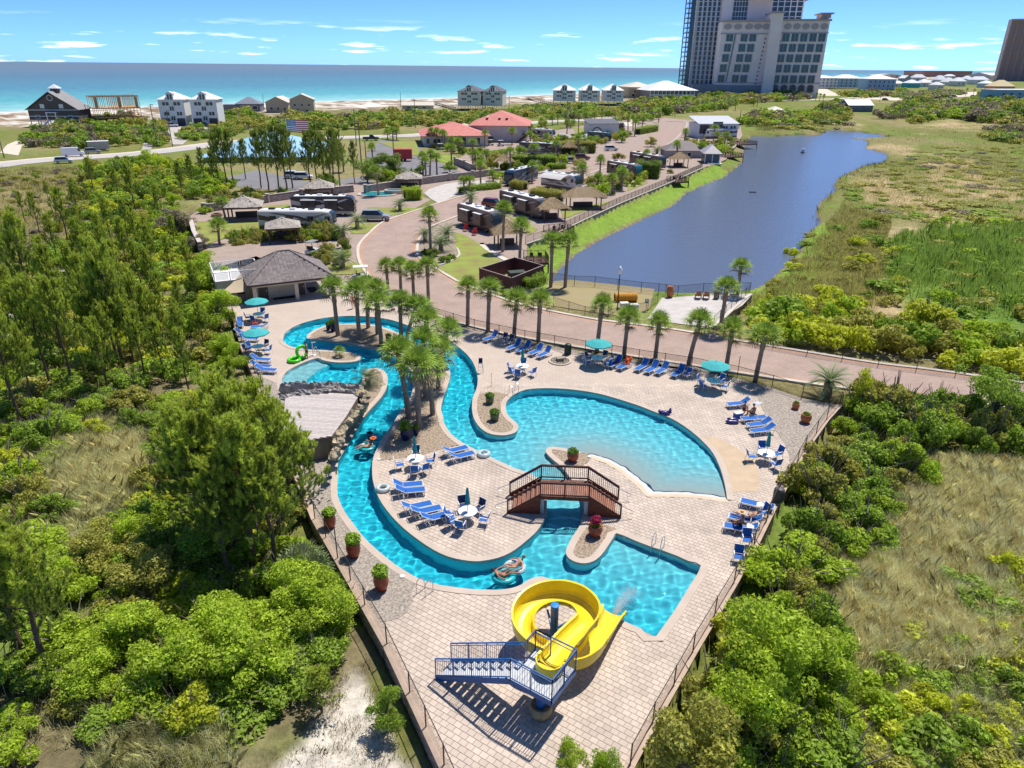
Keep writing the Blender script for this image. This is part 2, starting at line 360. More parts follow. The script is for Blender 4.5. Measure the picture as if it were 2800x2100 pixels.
# ------------------------------------------------------------------ terrain: one sheet from the near verge to the horizon
def build_ground():
 rs=[9.0]
 while rs[-1] < 9000: rs.append(rs[-1] * (1.0145 if rs[-1] < 900 else 1.08))
 th=np.concatenate([np.linspace(-110,-48,24, endpoint=False), np.linspace(-48,48,300), np.linspace(50,110,24)]) * math.pi / 180
 Rr, T=np.meshgrid(np.array(rs), th, indexing='ij');X=Rr * np.sin(T);Y=Rr * np.cos(T)
 n1=noise2(X, Y, 9,1);n2=noise2(X, Y, 2.7,2);n3=noise2(X, Y, 33,3);n4=noise2(X, Y, 0.9,4)
 Zz=np.full(X.shape, -0.06)
 sea_poly=[(p.x, p.y) for p in SHORE] + [(SHORE[-1].x*3, SHORE[-1].y*3),(-60000,60000),(-60000, SHORE[0].y)]
 insea=inside_np(X, Y, sea_poly);dsh=dist_np(X, Y, [(p.x, p.y) for p in SHORE])
 enc=inside_np(X, Y, ENC);denc=dist_np(X, Y, ENC, True)
 pond=inside_np(X, Y, POND);dp=dist_np(X, Y, POND, True)
 # pixel position of every vertex, for zones read off the photograph
 D=Y * FW.y + (0 - CAM_H) * FW.z
 U=CX + F_PX * (X * RT.x + Y * RT.y - CAM_H * RT.z) / np.maximum(D, 1);V=CY - F_PX * (X * UP.x + Y * UP.y - CAM_H * UP.z) / np.maximum(D, 1)
 wildL=((U < 520 + (V - 560) * 0.47) & (V > 560)) | ((X < -36) & (Y < 118))
 marsh=inside_np(U, V, [(1940,905),(1960,800),(2060,795),(2200,660),(2260,560),(2290,485),(2430,420),(2330,350),(2500,330),(3400,330),(3400,1120),(2600,1015),(2200,958)])
 wildR=inside_np(U, V, [(1640,2400),(1740,2100),(2012,1600),(2204,1235),(2300,1110),(2560,1080),(3600,1180),(4000,2400)])
 Zz=np.where(wildL, -1.2 + 0.5*n1 + 0.15*n2, Zz);Zz=np.where(marsh, -1.25 + 0.45*n1 + 0.2*n2, Zz);Zz=np.where(wildR, -1.5 + 0.5*n1 + 0.2*n2, Zz)
 far=(Y > 190) & ~marsh & ~insea
 hum=np.clip((Y - 190) / 90,0,1) * np.clip(dsh / 40,0,1)
 Zz=np.where(far, -0.06 + 0*hum, Zz)
 dune=np.clip(1 - abs(dsh - 55) / 40,0,1) * (~insea)
 Zz=Zz + dune * (1.2 * n1 + 0.5)
 Zz=np.where(~insea & (dsh < 25), np.minimum(Zz, -1.5 + dsh * 0.07), Zz)
 Zz=np.where(insea, -1.5 - np.minimum(dsh * 0.05,4), Zz)
 bank=np.where(pond, POND_Z - 0.3 - np.minimum(dp * 0.4,1.5), POND_Z - 0.05 + dp * 0.30)
 Zz=np.where(pond | (dp < 7), np.minimum(Zz, bank), Zz)
 bankp=inside_np(U, V, [(1440,669),(1508,647),(1601,602),(1699,557),(1829,503),(1924,460),(1985,452),(2015,462),(1985,485),(1935,505),(1880,530),(1850,560),(1800,585),(1740,612),(1650,655),(1590,690),(1560,715),(1530,745),(1514,770),(1480,775),(1450,720)])
 Zz=np.where(bankp, np.minimum(Zz, np.minimum(POND_Z + .1 + .09*dp, -1.15)), Zz)
 Zz=np.where(enc, -2.4, Zz)
 # ground cover colours (what grows or lies there)
 sand=np.array([.72,.66,.58]);tan=np.array([.33,.255,.14]);oliv=np.array([.19,.20,.055]);green=np.array([.14,.23,.035]);soil=np.array([.21,.165,.10]);lawn=np.array([.19,.29,.04])
 def mixc(c, d, w): return c*(1-w[..., None]) + d*w[..., None]
 Cc=np.broadcast_to(oliv, X.shape + (3,)).copy()
 Cc=mixc(Cc, tan, np.clip((n3 - .45)*4,0,1)*.55);Cc=mixc(Cc, green, np.clip((n1 - .55)*4,0,1)*.6)
 wl=wildL.astype(float);Cc=mixc(Cc, soil, wl*np.clip((n2-.35)*3,0,1)*.8)
 tanpoly=[[(2530,440),(2640,430),(2700,470),(2800,500),(2800,545),(2660,530),(2560,510),(2520,470)],[(2340,490),(2420,470),(2520,520),(2600,555),(2640,595),(2800,580),(2860,640),(2700,640),(2560,600),(2440,560),(2370,530)],
   [(2330,395),(2420,380),(2480,395),(2500,420),(2430,410)],[(2330,800),(2400,760),(2480,790),(2500,860),(2380,850)],[(2520,342),(2620,330),(2740,336),(2640,345)],[(2260,336),(2300,330),(2350,337),(2300,342)],[(2420,620),(2500,600),(2560,630),(2480,645)]]
 for tp in tanpoly:
  k=inside_np(U, V, tp);d=dist_np(U, V, tp, True)
  w=np.clip(np.where(k, .4 + d/30,.4 - d/30) + (n1 - .5)*1.6 + (n2 - .5)*.8,0,1);Cc=mixc(Cc, np.array([.47,.35,.20]), w*.9)
 gp=[(2440,640),(2560,620),(2900,610),(3000,900),(2650,880),(2440,820),(2400,760)]
 k=inside_np(U, V, gp);d=dist_np(U, V, gp, True);w=np.clip(np.where(k, .3 + d/60,.3 - d/40) + (n1-.5)*1.6 + (n3-.5),0,1)*.8;Cc=mixc(Cc, np.array([.13,.23,.035]), w)
 dry=inside_np(U, V, [(2230,1330),(2450,1200),(3000,1230),(3000,1800),(2300,1800),(2150,1650)]);Cc=mixc(Cc, tan*.8, dry*np.clip(n1*1.6-.2,0,1))
 # white sand: lower left clearing, gaps in the pine wood, dunes and beach
 for sp in ([(700,2170),(800,2010),(900,1880),(980,1810),(1050,1900),(1110,2050),(1140,2190)],[(-60,790),(60,735),(110,770),(90,830),(-60,900)],[(150,700),(180,690),(200,760),(170,800)]):
  k=inside_np(U, V, sp);d=dist_np(U, V, sp, True);w=np.clip(np.where(k, .5 + d/40,.5 - d/40) + (n2-.55)*1.3 + (n4-.5)*.9,0,1);Cc=mixc(Cc, sand*np.array([.92,.9,.88]), w*.9)
 dunes=np.clip((95 + 60*n1 + 30*n3 - dsh)/30,0,1)*(~insea);Cc=mixc(Cc, mixc(np.broadcast_to(sand, Cc.shape), np.array([.24,.17,.10]), np.clip((n2*.5 + n1*.6 - .42)*5,0,1)), dunes)
 Cc=mixc(Cc, np.array([.82,.78,.72]), np.clip((38 - dsh)/10,0,1));Cc=np.where(insea[..., None], np.array([.6,.62,.55]), Cc)
 bk=((dp < 6) & ~pond & (X < 60)) | bankp;Cc=np.where(bk[..., None] & (dp > .8)[..., None], lawn*1.05, Cc);Cc=np.where(((dp <= .8) & ~pond)[..., None], np.array([.24,.19,.11]), Cc)
 Cc=np.where(pond[..., None], np.array([.035,.03,.02]), Cc)
 fieldL=inside_np(U, V, [(-400,470),(230,455),(240,520),(120,620),(60,760),(-400,820)]);Cc=mixc(Cc, np.array([.25,.20,.09]), fieldL*np.clip(.35+(n1-.4)*2.0,0,.9))
 Cc *= (0.86 + 0.28*n4)[..., None]
 nr, nc=X.shape;me=bpy.data.meshes.new('ground')
 vs=np.stack([X, Y, Zz],-1).reshape(-1,3);a=np.arange(nr*nc).reshape(nr, nc)
 q=np.stack([a[:-1,:-1], a[:-1,1:], a[1:,1:], a[1:,:-1]],-1).reshape(-1,4)[:, ::-1]
 me.from_pydata(vs.tolist(),[], q.tolist())
 at=me.color_attributes.new('cover', 'FLOAT_COLOR', 'POINT');at.data.foreach_set('color', np.concatenate([Cc.reshape(-1,3), np.ones((nr*nc,1))],1).ravel())
 me.polygons.foreach_set('use_smooth', [True]*len(me.polygons))
 m=bpy.data.materials.new('ground_cover');m.use_nodes=True;N=m.node_tree.nodes;L=m.node_tree.links;b=N['Principled BSDF'];b.inputs['Roughness'].default_value=.95;b.inputs['Specular IOR Level'].default_value=.1
 va=N.new('ShaderNodeVertexColor');va.layer_name='cover';g=N.new('ShaderNodeNewGeometry');nz=N.new('ShaderNodeTexNoise');nz.inputs['Scale'].default_value=1.6;nz.inputs['Detail'].default_value=8;nz.inputs['Roughness'].default_value=.7
 L.new(g.outputs['Position'], nz.inputs['Vector']);mr=N.new('ShaderNodeMapRange');mr.inputs[1].default_value=.3;mr.inputs[2].default_value=.7;mr.inputs[3].default_value=.6;mr.inputs[4].default_value=1.35;L.new(nz.outputs[0], mr.inputs[0])
 hs=N.new('ShaderNodeHueSaturation');L.new(va.outputs[0], hs.inputs['Color']);L.new(mr.outputs[0], hs.inputs['Value']);L.new(hs.outputs[0], b.inputs['Base Color'])
 bp=N.new('ShaderNodeBump');bp.inputs['Strength'].default_value=.8;bp.inputs['Distance'].default_value=.25;L.new(nz.outputs[0], bp.inputs['Height']);L.new(bp.outputs[0], b.inputs['Normal'])
 me.materials.append(m);me.update();ob('ground', me, kind='structure')
 return X, Y, Zz
_GX, _GY, _GZ=build_ground()
_gr=np.array(_GX[:, 150]**2 + _GY[:, 150]**2)**.5
def gz(x, y):
 """height of the terrain under a spot"""
 r=math.hypot(x, y);t=math.atan2(x, y);i=min(max(int(np.searchsorted(_gr, r)),1), len(_gr)-1)
 th=np.arctan2(_GX[i], _GY[i]);j=min(max(int(np.searchsorted(th, t)),1), len(th)-1)
 return float(min(_GZ[i, j], _GZ[i-1, j-1], _GZ[i-1, j], _GZ[i, j-1]))
def GP(x, y):
 """spot on the terrain seen at a pixel"""
 q=P(x, y, 0)
 for _ in range(3): q=P(x, y, gz(q.x, q.y))
 return q

# ------------------------------------------------------------------ sea and pond
def sea_mat():
 m=bpy.data.materials.new('sea_water');m.use_nodes=True;N=m.node_tree.nodes;L=m.node_tree.links;b=N['Principled BSDF']
 b.inputs['Roughness'].default_value=.45;b.inputs['Specular IOR Level'].default_value=.12
 at=N.new('ShaderNodeAttribute');at.attribute_name='offshore';rp=N.new('ShaderNodeValToRGB');e=rp.color_ramp.elements
 e[0].position=0;e[0].color=(.55,.62,.58,1);e[1].position=1;e[1].color=(.14,.19,.235,1)
 for p, c in ((.012,(.25,.52,.5,1)),(.05,(.11,.36,.39,1)),(.14,(.09,.24,.31,1)),(.4,(.10,.19,.255,1))): k=e.new(p);k.color=c
 L.new(at.outputs['Fac'], rp.inputs[0]);g=N.new('ShaderNodeNewGeometry');nz=N.new('ShaderNodeTexNoise');nz.inputs['Scale'].default_value=.09;nz.inputs['Detail'].default_value=8;nz.inputs['Roughness'].default_value=.65
 L.new(g.outputs['Position'], nz.inputs['Vector']);mr=N.new('ShaderNodeMapRange');mr.inputs[1].default_value=.3;mr.inputs[2].default_value=.7;mr.inputs[3].default_value=.8;mr.inputs[4].default_value=1.22;L.new(nz.outputs[0], mr.inputs[0])
 hs=N.new('ShaderNodeHueSaturation');L.new(rp.outputs[0], hs.inputs['Color']);L.new(mr.outputs[0], hs.inputs['Value']);L.new(hs.outputs[0], b.inputs['Base Color'])
 bp=N.new('ShaderNodeBump');bp.inputs['Strength'].default_value=.6;bp.inputs['Distance'].default_value=1.5;L.new(nz.outputs[0], bp.inputs['Height']);L.new(bp.outputs[0], b.inputs['Normal'])
 return m
def build_sea():
 ln=smooth_line(SHORE, 4);offs=[-6,0,4,10,20,40,70,110,160,240,360,520,760,1100,1700,2600,4200,7000,14000,40000]
 nrm=Vector((-.75,.66,0)).normalized();rng=random.Random(3);vs=[];at=[]
 for j, o in enumerate(offs):
  for i, p in enumerate(ln):
   w=math.sin(i*.7)*3 if 0 <= j < 3 else 0
   vs.append((p.x + nrm.x*(o + w), p.y + nrm.y*(o + w),-1.5));at.append(max(0, min(1, o/3000)))
 n=len(ln)
 fs=[(j*n+i, j*n+i+1,(j+1)*n+i+1,(j+1)*n+i) for j in range(len(offs)-1) for i in range(n-1)]
 me=bpy.data.meshes.new('sea');me.from_pydata(vs, [], fs);a=me.attributes.new('offshore', 'FLOAT', 'POINT');a.data.foreach_set('value', at)
 me.materials.append(sea_mat());o=ob('sea', me, kind='structure')
 mb=MB();foam=mat('surf_foam', (.85,.87,.86),.7,.1,.3)
 for k, (d, w) in enumerate(((1.5,2.2),(9,1.5),(19,1.2))):
  q0=[(p.x + nrm.x*(d + 1.6*math.sin(i*1.3+k)), p.y + nrm.y*(d + 1.6*math.sin(i*1.3+k))) for i, p in enumerate(ln)]
  q1=[(p.x + nrm.x*(d + w*(.6+.5*math.sin(i*2.1+k)) + 1.6*math.sin(i*1.3+k)), p.y + nrm.y*(d + w*(.6+.5*math.sin(i*2.1+k)) + 1.6*math.sin(i*1.3+k))) for i, p in enumerate(ln)]
  m_=len(q0);mb.add([(x, y, -1.44) for x, y in q0] + [(x, y, -1.44) for x, y in q1],[(i, i+1, m_+i+1, m_+i) for i in range(m_-1) if (i*7 + k*3) % 5 or k == 0])
 mb.build('surf', foam, kind='stuff')
build_sea()
def ripple_mat(name, col, rough, bscale, bstr, dist, spec=.5):
 m=bpy.data.materials.new(name);m.use_nodes=True;N=m.node_tree.nodes;L=m.node_tree.links;b=N['Principled BSDF']
 b.inputs['Base Color'].default_value=(*col, 1);b.inputs['Roughness'].default_value=rough;b.inputs['Specular IOR Level'].default_value=spec
 g=N.new('ShaderNodeNewGeometry');nz=N.new('ShaderNodeTexNoise');nz.inputs['Scale'].default_value=bscale;nz.inputs['Detail'].default_value=6;nz.inputs['Roughness'].default_value=.6;L.new(g.outputs['Position'], nz.inputs['Vector'])
 bp=N.new('ShaderNodeBump');bp.inputs['Strength'].default_value=bstr;bp.inputs['Distance'].default_value=dist;L.new(nz.outputs[0], bp.inputs['Height']);L.new(bp.outputs[0], b.inputs['Normal'])
 return m
MB().prism(offset(POND, -1.2 if area2(POND) < 0 else 1.2), POND_Z, POND_Z).build('pond_water', ripple_mat('pond_surface', (.105,.13,.185),.22,1.1,.5,.14), kind='structure')

# ------------------------------------------------------------------ roads, kerbs, lawns and other sheets
def sheet(name, poly, z, m, kind='structure'):
 return MB().prism(poly, z, z).build(name, m, kind=kind)
def brick_mat(name, c1, c2, mortar, bw, bh, rot, ms=.012, world_off=(0,0), var=.12, rough=.85, bump=.15):
 m=bpy.data.materials.new(name);m.use_nodes=True;N=m.node_tree.nodes;L=m.node_tree.links;b=N['Principled BSDF'];b.inputs['Roughness'].default_value=rough;b.inputs['Specular IOR Level'].default_value=.2
 g=N.new('ShaderNodeNewGeometry');mp=N.new('ShaderNodeMapping');mp.inputs['Rotation'].default_value=(0,0,rot);L.new(g.outputs['Position'], mp.inputs[0])
 br=N.new('ShaderNodeTexBrick');br.inputs['Color1'].default_value=(*c1,1);br.inputs['Color2'].default_value=(*c2,1);br.inputs['Mortar'].default_value=(*mortar,1)
 br.inputs['Scale'].default_value=1;br.inputs['Mortar Size'].default_value=ms;br.inputs['Brick Width'].default_value=bw;br.inputs['Row Height'].default_value=bh;L.new(mp.outputs[0], br.inputs['Vector'])
 nz=N.new('ShaderNodeTexNoise');nz.inputs['Scale'].default_value=.35;nz.inputs['Detail'].default_value=7;nz.inputs['Roughness'].default_value=.65;L.new(g.outputs['Position'], nz.inputs['Vector'])
 mr=N.new('ShaderNodeMapRange');mr.inputs[1].default_value=.3;mr.inputs[2].default_value=.7;mr.inputs[3].default_value=1-var;mr.inputs[4].default_value=1+var;L.new(nz.outputs[0], mr.inputs[0])
 hs=N.new('ShaderNodeHueSaturation');L.new(br.outputs[0], hs.inputs['Color']);L.new(mr.outputs[0], hs.inputs['Value']);L.new(hs.outputs[0], b.inputs['Base Color'])
 bp=N.new('ShaderNodeBump');bp.invert=True;bp.inputs['Strength'].default_value=bump;bp.inputs['Distance'].default_value=.02;L.new(br.outputs['Fac'], bp.inputs['Height']);L.new(bp.outputs[0], b.inputs['Normal'])
 return m
M_ROAD=brick_mat('brick_road', (.43,.31,.25),(.37,.265,.22),(.25,.20,.17),.24,.12,.5,.01, var=.13)
M_PAD=brick_mat('brick_pad', (.40,.31,.255),(.35,.27,.225),(.28,.21,.17),.24,.12,.2,.01, var=.12)
M_BAND=brick_mat('brick_edge_band', (.50,.30,.20),(.44,.27,.18),(.3,.2,.15),.24,.12,1.0,.01, var=.1)
M_CONC=mat('concrete', (.50,.46,.42),.85,.12,.8,.2,30, world_co=True)
M_KERB=mat('kerb_concrete', (.56,.50,.43),.85,.12,1.2,.2,30, world_co=True)
M_ASPH=mat('asphalt', (.20,.19,.195),.9,.12,.15,.2,8, world_co=True)
M_SROAD=mat('sandy_asphalt', (.46,.42,.385),.9,.1,.1,.1,8, world_co=True)
M_LAWN=mat('lawn_grass', (.20,.255,.05),.9,.3,.5,.6,12, world_co=True, spec=.1, col2=(.25,.21,.08))
M_LAWN2=mat('bright_lawn', (.24,.37,.045),.9,.2,.5,.6,12, world_co=True, spec=.1)
M_SAND=mat('pale_sand', (.62,.54,.44),.95,.15,.6,.4,10, world_co=True, spec=.1)
RVPARK=px([(1010,652),(1049,612),(1108,590),(1157,574),(1200,558),(1160,530),(1100,505),(1200,470),(1240,440),(1330,395),(1500,360),(1640,335),(1800,320),(1900,330),(2025,345),(2030,370),(2012,400),(1985,436),(1955,450),(1921,458),(1826,501),(1696,555),(1598,600),(1505,645),(1440,668),(1440,740),(1480,790),(1400,815),(1258,770),(1140,690),(1150,650),(1200,612)])
LOTS_L=px([(525,640),(520,590),(560,565),(640,545),(760,535),(840,510),(1000,500),(1080,520),(1180,545),(1100,588),(1045,608),(1010,640),(984,675),(990,715),(1010,750),(900,775),(700,700),(560,740)])
sheet('park_paving', RVPARK, -.02, M_PAD);sheet('lot_paving', LOTS_L, -.02, M_PAD)
sheet('concrete_lane', LANE, .016, M_CONC);sheet('brick_road', ROAD, .03, M_ROAD)
def strip(name, line, w, z0, z1, m, **kw):
 a=offset(line, 0, False);b=offset(line, w, False);n=len(a);mb=MB()
 vs=[(p.x,p.y,z1) for p in a] + [(p.x,p.y,z1) for p in b] + [(p.x,p.y,z0) for p in a] + [(p.x,p.y,z0) for p in b]
 for i in range(n-1):
  mb.f += [(i, n+i, n+i+1, i+1),(2*n+i, i, i+1,2*n+i+1),(n+i, 3*n+i, 3*n+i+1, n+i+1)]
 mb.v=vs;mb.f += [(0,2*n, 3*n, n),(n-1,2*n-1,4*n-1,3*n-1)];mb.mi=[0]*len(mb.f);kw.setdefault('kind', 'structure')
 return mb.build(name, m, **kw)
k0=smooth_line(ROAD[6:34],3);strip('kerb', k0,.45,-.05,.13, M_KERB)
k1=smooth_line(ROAD[34:57],3);strip('kerb', k1,.45,-.05,.13, M_KERB)
k1b=smooth_line(ROAD[57:65],3);strip('kerb', k1b, .4,-.05,.12, M_KERB)
for kk, q in ((k0,.45),(k1,.45)):
 a=offset(kk, -.02, False);strip('brick_edge_band', a, -.55,.0,.034, M_BAND)
LAWNS=[Z('G', [(700,1240),(790,1200),(925,1110),(935,1085),(905,1020),(900,880),(960,880),(1060,930),(1150,985),(1160,1010),(1280,1100),(1400,1180),(1400,1240),(1150,1240),(1140,1370),(980,1395),(830,1320)]),
  Z('G', [(1400,690),(1560,740),(1640,780),(1740,840),(1640,900),(1560,800)]), Z('F', [(130,570),(480,585),(780,570),(780,665),(650,690),(500,720),(380,760),(260,800),(190,740)]),
  Z('F', [(1690,590),(2020,590),(1900,660),(1840,700),(1690,700)]), Z('F', [(1440,1000),(1790,985),(1850,1080),(1700,1110),(1520,1110)]), Z('F', [(1870,430),(2180,440),(2100,500),(1880,480)]),
  Z('F', [(780,430),(1060,400),(1090,460),(900,480)]), Z('G', [(20,615),(560,625),(430,675),(230,700),(60,690)]), Z('H', [(780,730),(960,725),(1000,740),(800,820)]), Z('H', [(290,990),(640,920),(560,960),(200,1080)]), Z('C', [(1370,1170),(1500,1150),(1560,1180),(1460,1240),(1390,1260)]),
  Z('C', [(460,730),(560,780),(480,800),(340,740),(300,720)]), Z('B', [(1380,600),(1700,590),(1750,720),(1560,700),(1480,640)]), Z('C', [(1480,470),(1600,470),(1600,540),(1500,540)]), Z('B', [(1860,900),(2060,890),(1950,910)]), Z('C', [(1320,820),(1480,800),(1380,830)])]
for i_, q in enumerate(LAWNS): sheet('lawn', q, .040 + .0015*i_, M_LAWN)
sheet('lawn', Z('B', [(1790,700),(2030,720),(2150,800),(1890,760)]),.02, M_LAWN2)
sheet('dog_run_grass', px([(1485,800),(1500,770),(1560,765),(1790,790),(1775,845),(1720,868),(1500,835),(1440,815)]),.008, mat('worn_grass', (.24,.20,.085),.95,.3,.35,.5,10, world_co=True, col2=(.34,.27,.16)))
sheet('patio', px([(1810,815),(1850,812),(1935,806),(2050,802),(2057,806),(2030,835),(1955,880),(1950,895),(1860,886),(1770,872),(1790,845)]),.012, M_CONC)
sheet('planting_bed', Z('G', [(520,1080),(560,940),(620,860),(740,790),(860,800),(900,880),(905,1020),(935,1085),(920,1110),(790,1190),(700,1225),(600,1160)]),.05, mat('bark_mulch', (.30,.24,.18),.95,.25,1.5,.5,12, world_co=True))
strip('bed_edging', smooth_line(Z('G', [(700,1210),(800,1180),(900,1130),(935,1090),(910,1030)]),3),.3,-.05,.14, M_KERB)
strip('bed_edging', smooth_line(Z('G', [(1140,990),(1180,975),(1260,1040),(1380,1110),(1470,1160)]),3),.9,-.02,.07, M_SAND)
# coast road, car park and the roads among the far houses
COAST=smooth_line(px([(-500,472),(-150,462),(0,445),(140,432),(330,420),(460,407),(640,385),(900,375),(1060,370),(1150,366),(1300,348),(1470,332),(1620,325),(1780,305),(1990,280),(2180,273),(2450,265),(2800,262),(3400,258)]),4)
strip('coast_road', COAST, 9,-.05,.02, M_SROAD);strip('road_shoulder', offset(COAST, -.1, False),-2.5,-.05,.01, M_SAND)
sheet('car_park', px([(1000,425),(1040,380),(1150,395),(1160,430),(1230,455),(1280,478),(1180,487),(1080,490),(1010,480)]),-.012, M_ASPH)
sheet('car_park', px([(560,500),(700,465),(860,500),(1000,480),(1040,510),(900,530),(700,515)]),-.03, M_ASPH)
for q in ([(385,415),(400,375),(410,350),(430,345),(425,380),(410,415)],[(470,395),(455,365),(450,345),(600,342),(560,360),(510,385),(500,395)]): sheet('driveway', px(q),.012, M_SROAD)
sheet('sandy_drive', px([(0,418),(20,395),(70,375),(120,355),(95,345),(190,347),(140,358),(85,385),(60,400),(50,425)]),.008, M_SAND)
sheet('sandy_drive', px([(1265,345),(1230,325),(1185,303),(1230,303),(1255,330),(1290,345)]),.008, M_SAND)
for q in ([(1700,345),(1730,300),(1760,298),(1740,345)],[(2210,262),(2212,240),(2260,243),(2300,262)],[(2300,268),(2560,255),(2700,250),(2690,262),(2450,275)]): sheet('sandy_drive', px(q),.008, M_SAND)
# ------------------------------------------------------------------ pool: walls, floor, water, coping
WL=-0.17;WAVE=.0058
def clean(loop):
 q=[loop[0]]
 for p in loop[1:]:
  if (p - q[-1]).length > .22: q.append(p)
 ch=True
 while ch:
  ch=False
  for i in range(len(q)):
   a, b, c=q[i-1], q[i], q[(i+1) % len(q)]
   if (b-a).normalized().dot((c-b).normalized()) < -.25: q.pop(i);ch=True;break
 return q
WOUT=clean(WOUT);ISL=clean(ISL);BEDS0=None
if area2(WOUT) > 0: WOUT_CW=WOUT[::-1]
else: WOUT_CW=WOUT
ISL_C=ISL if area2(ISL) < 0 else ISL[::-1]
M_PLASTER=mat('pool_plaster', (.50,.80,.86),.7,.05,.6, world_co=True)
def floor_mat():
 m=bpy.data.materials.new('pool_floor_finish');m.use_nodes=True;N=m.node_tree.nodes;L=m.node_tree.links;b=N['Principled BSDF'];b.inputs['Roughness'].default_value=.8;b.inputs['Specular IOR Level'].default_value=.1
 at=N.new('ShaderNodeAttribute');at.attribute_name='depth';rp=N.new('ShaderNodeValToRGB');e=rp.color_ramp.elements;e[0].position=.12;e[0].color=(.55,.53,.48,1);e[1].position=.55;e[1].color=(.50,.80,.86,1);L.new(at.outputs['Fac'], rp.inputs[0]);L.new(rp.outputs[0], b.inputs['Base Color']);return m
M_FLOOR=floor_mat()
def build_pool():
 mb=MB();mb.wall(WOUT, -1.5,-.02);mb.wall(ISL, -1.5,-.02);mb.build('pool_wall', M_PLASTER, kind='structure')
 xs=[p.x for p in WOUT];ys=[p.y for p in WOUT];st=.16
 X, Y=np.meshgrid(np.arange(min(xs)-.5, max(xs)+.5, st), np.arange(min(ys)-.5, max(ys)+.5, st), indexing='ij')
 Zf=np.full(X.shape, -1.3)
 dbe=dist_np(X, Y, BEACH);Zf=np.maximum(Zf, -.125 - .085*dbe)
 wade=Z(1,[(480,1080),(480,800),(890,745),(1000,800),(900,850),(800,930),(765,1000),(765,1090)]);Zf=np.where(inside_np(X, Y, wade),-.42, Zf)
 nr, nc=X.shape;a=np.arange(nr*nc).reshape(nr, nc);q=np.stack([a[:-1,:-1], a[1:,:-1], a[1:,1:], a[:-1,1:]],-1).reshape(-1,4)
 ce=(X[:-1,:-1] + st/2, Y[:-1,:-1] + st/2);ok=(inside_np(*ce, WOUT) | (dist_np(*ce, WOUT, True) < .35)).ravel()
 me=bpy.data.meshes.new('pool_floor');me.from_pydata(np.stack([X,Y,Zf],-1).reshape(-1,3).tolist(),[], q[ok].tolist());me.materials.append(M_FLOOR)
 me.polygons.foreach_set('use_smooth', [True]*len(me.polygons));ob('pool_floor', me, kind='structure')
 zfa=me.attributes.new('depth', 'FLOAT', 'POINT');zfa.data.foreach_set('value', (-Zf).ravel().tolist())
 # water: a rippled sheet whose ripples focus the sun on the floor;its tint follows the depth of water below
 m=bpy.data.materials.new('pool_water');m.use_nodes=True;N=m.node_tree.nodes;L=m.node_tree.links;N.remove(N['Principled BSDF'])
 gl=N.new('ShaderNodeBsdfGlass');gl.inputs['IOR'].default_value=1.33;gl.inputs['Roughness'].default_value=0;L.new(gl.outputs[0], N['Material Output'].inputs['Surface'])
 at=N.new('ShaderNodeAttribute');at.attribute_name='depth';rp=N.new('ShaderNodeValToRGB');e=rp.color_ramp.elements;e[0].position=0;e[0].color=(.92,.99,1,1);e[1].position=1;e[1].color=(.24,.86,.945,1);k_=e.new(.35);k_.color=(.62,.95,.975,1);L.new(at.outputs['Fac'], rp.inputs[0]);L.new(rp.outputs[0], gl.inputs['Color'])
 st=.085;X, Y=np.meshgrid(np.arange(min(xs)-.3, max(xs)+.3, st), np.arange(min(ys)-.3, max(ys)+.3, st), indexing='ij');rg=np.random.default_rng(1);Zw=np.zeros(X.shape)
 for k in range(34):
  a_=rg.uniform(0,6.28);lam=rg.uniform(.32,1.25);ph=rg.uniform(0,6.28);Zw += lam**1.1*np.sin((X*math.cos(a_) + Y*math.sin(a_))*6.283/lam + ph)
 Zw *= WAVE*np.clip(dist_np(X, Y, BEACH)/3.5,.06,1);dep=np.clip((1.3 - np.maximum(0,1.3 + (-.125 - .085*dist_np(X, Y, BEACH))) - .17)/1.13,0,1);dep=np.where(inside_np(X, Y, wade),.2, dep)
 ce=(X[:-1,:-1] + st/2, Y[:-1,:-1] + st/2);okc=(inside_np(*ce, WOUT) | (dist_np(*ce, WOUT, True) < .14)) & ~(inside_np(*ce, ISL) & (dist_np(*ce, ISL, True) > .2))
 nr, nc=X.shape;a_=np.arange(nr*nc).reshape(nr, nc);q=np.stack([a_[:-1,:-1], a_[1:,:-1], a_[1:,1:], a_[:-1,1:]],-1).reshape(-1,4)[okc.ravel()]
 used=np.unique(q);mp_=np.full(nr*nc, -1);mp_[used]=np.arange(len(used));q=mp_[q];V=np.stack([X, Y, Zw + WL],-1).reshape(-1,3)[used]
 me=bpy.data.meshes.new('pool_water');me.from_pydata(V.tolist(),[], q.tolist());me.polygons.foreach_set('use_smooth', [True]*len(q));me.materials.append(m)
 da=me.attributes.new('depth', 'FLOAT', 'POINT');da.data.foreach_set('value', dep.ravel()[used].tolist())
 w=ob('pool_water', me, kind='structure');w.cycles.is_caustics_caster=True
 for nm in ('pool_floor', 'pool_wall'): bpy.data.objects[nm].cycles.is_caustics_receiver=True
build_pool()
M_COPE=mat('coping_stone', (.51,.415,.34),.8,.08,.8,.15,25, world_co=True)
def near_line(p, line, d): return dist_np(np.array([p.x]), np.array([p.y]), line)[0] < d
ROCK_LINE=Z(4,[(85,420),(160,250),(320,0)]) + Z(1,[(1330,1265)])
def coping(loop, w=.40):
 n=len(loop);sgn=1 if area2(loop) > 0 else -1
 skip=[near_line(p, BEACH[1:-1],.15) for p in loop];runs=[];cur=[]
 st=next((i for i in range(n) if skip[i]),0)
 for k in range(n+1):
  i=(st + k) % n
  if skip[i] or k == n:
   if not skip[i]: cur.append(i)
   if len(cur) > 1: runs.append(cur)
   cur=[]
  else: cur.append(i)
 for r in runs:
  line=smooth_line([loop[i] for i in r],2);yield line, sgn
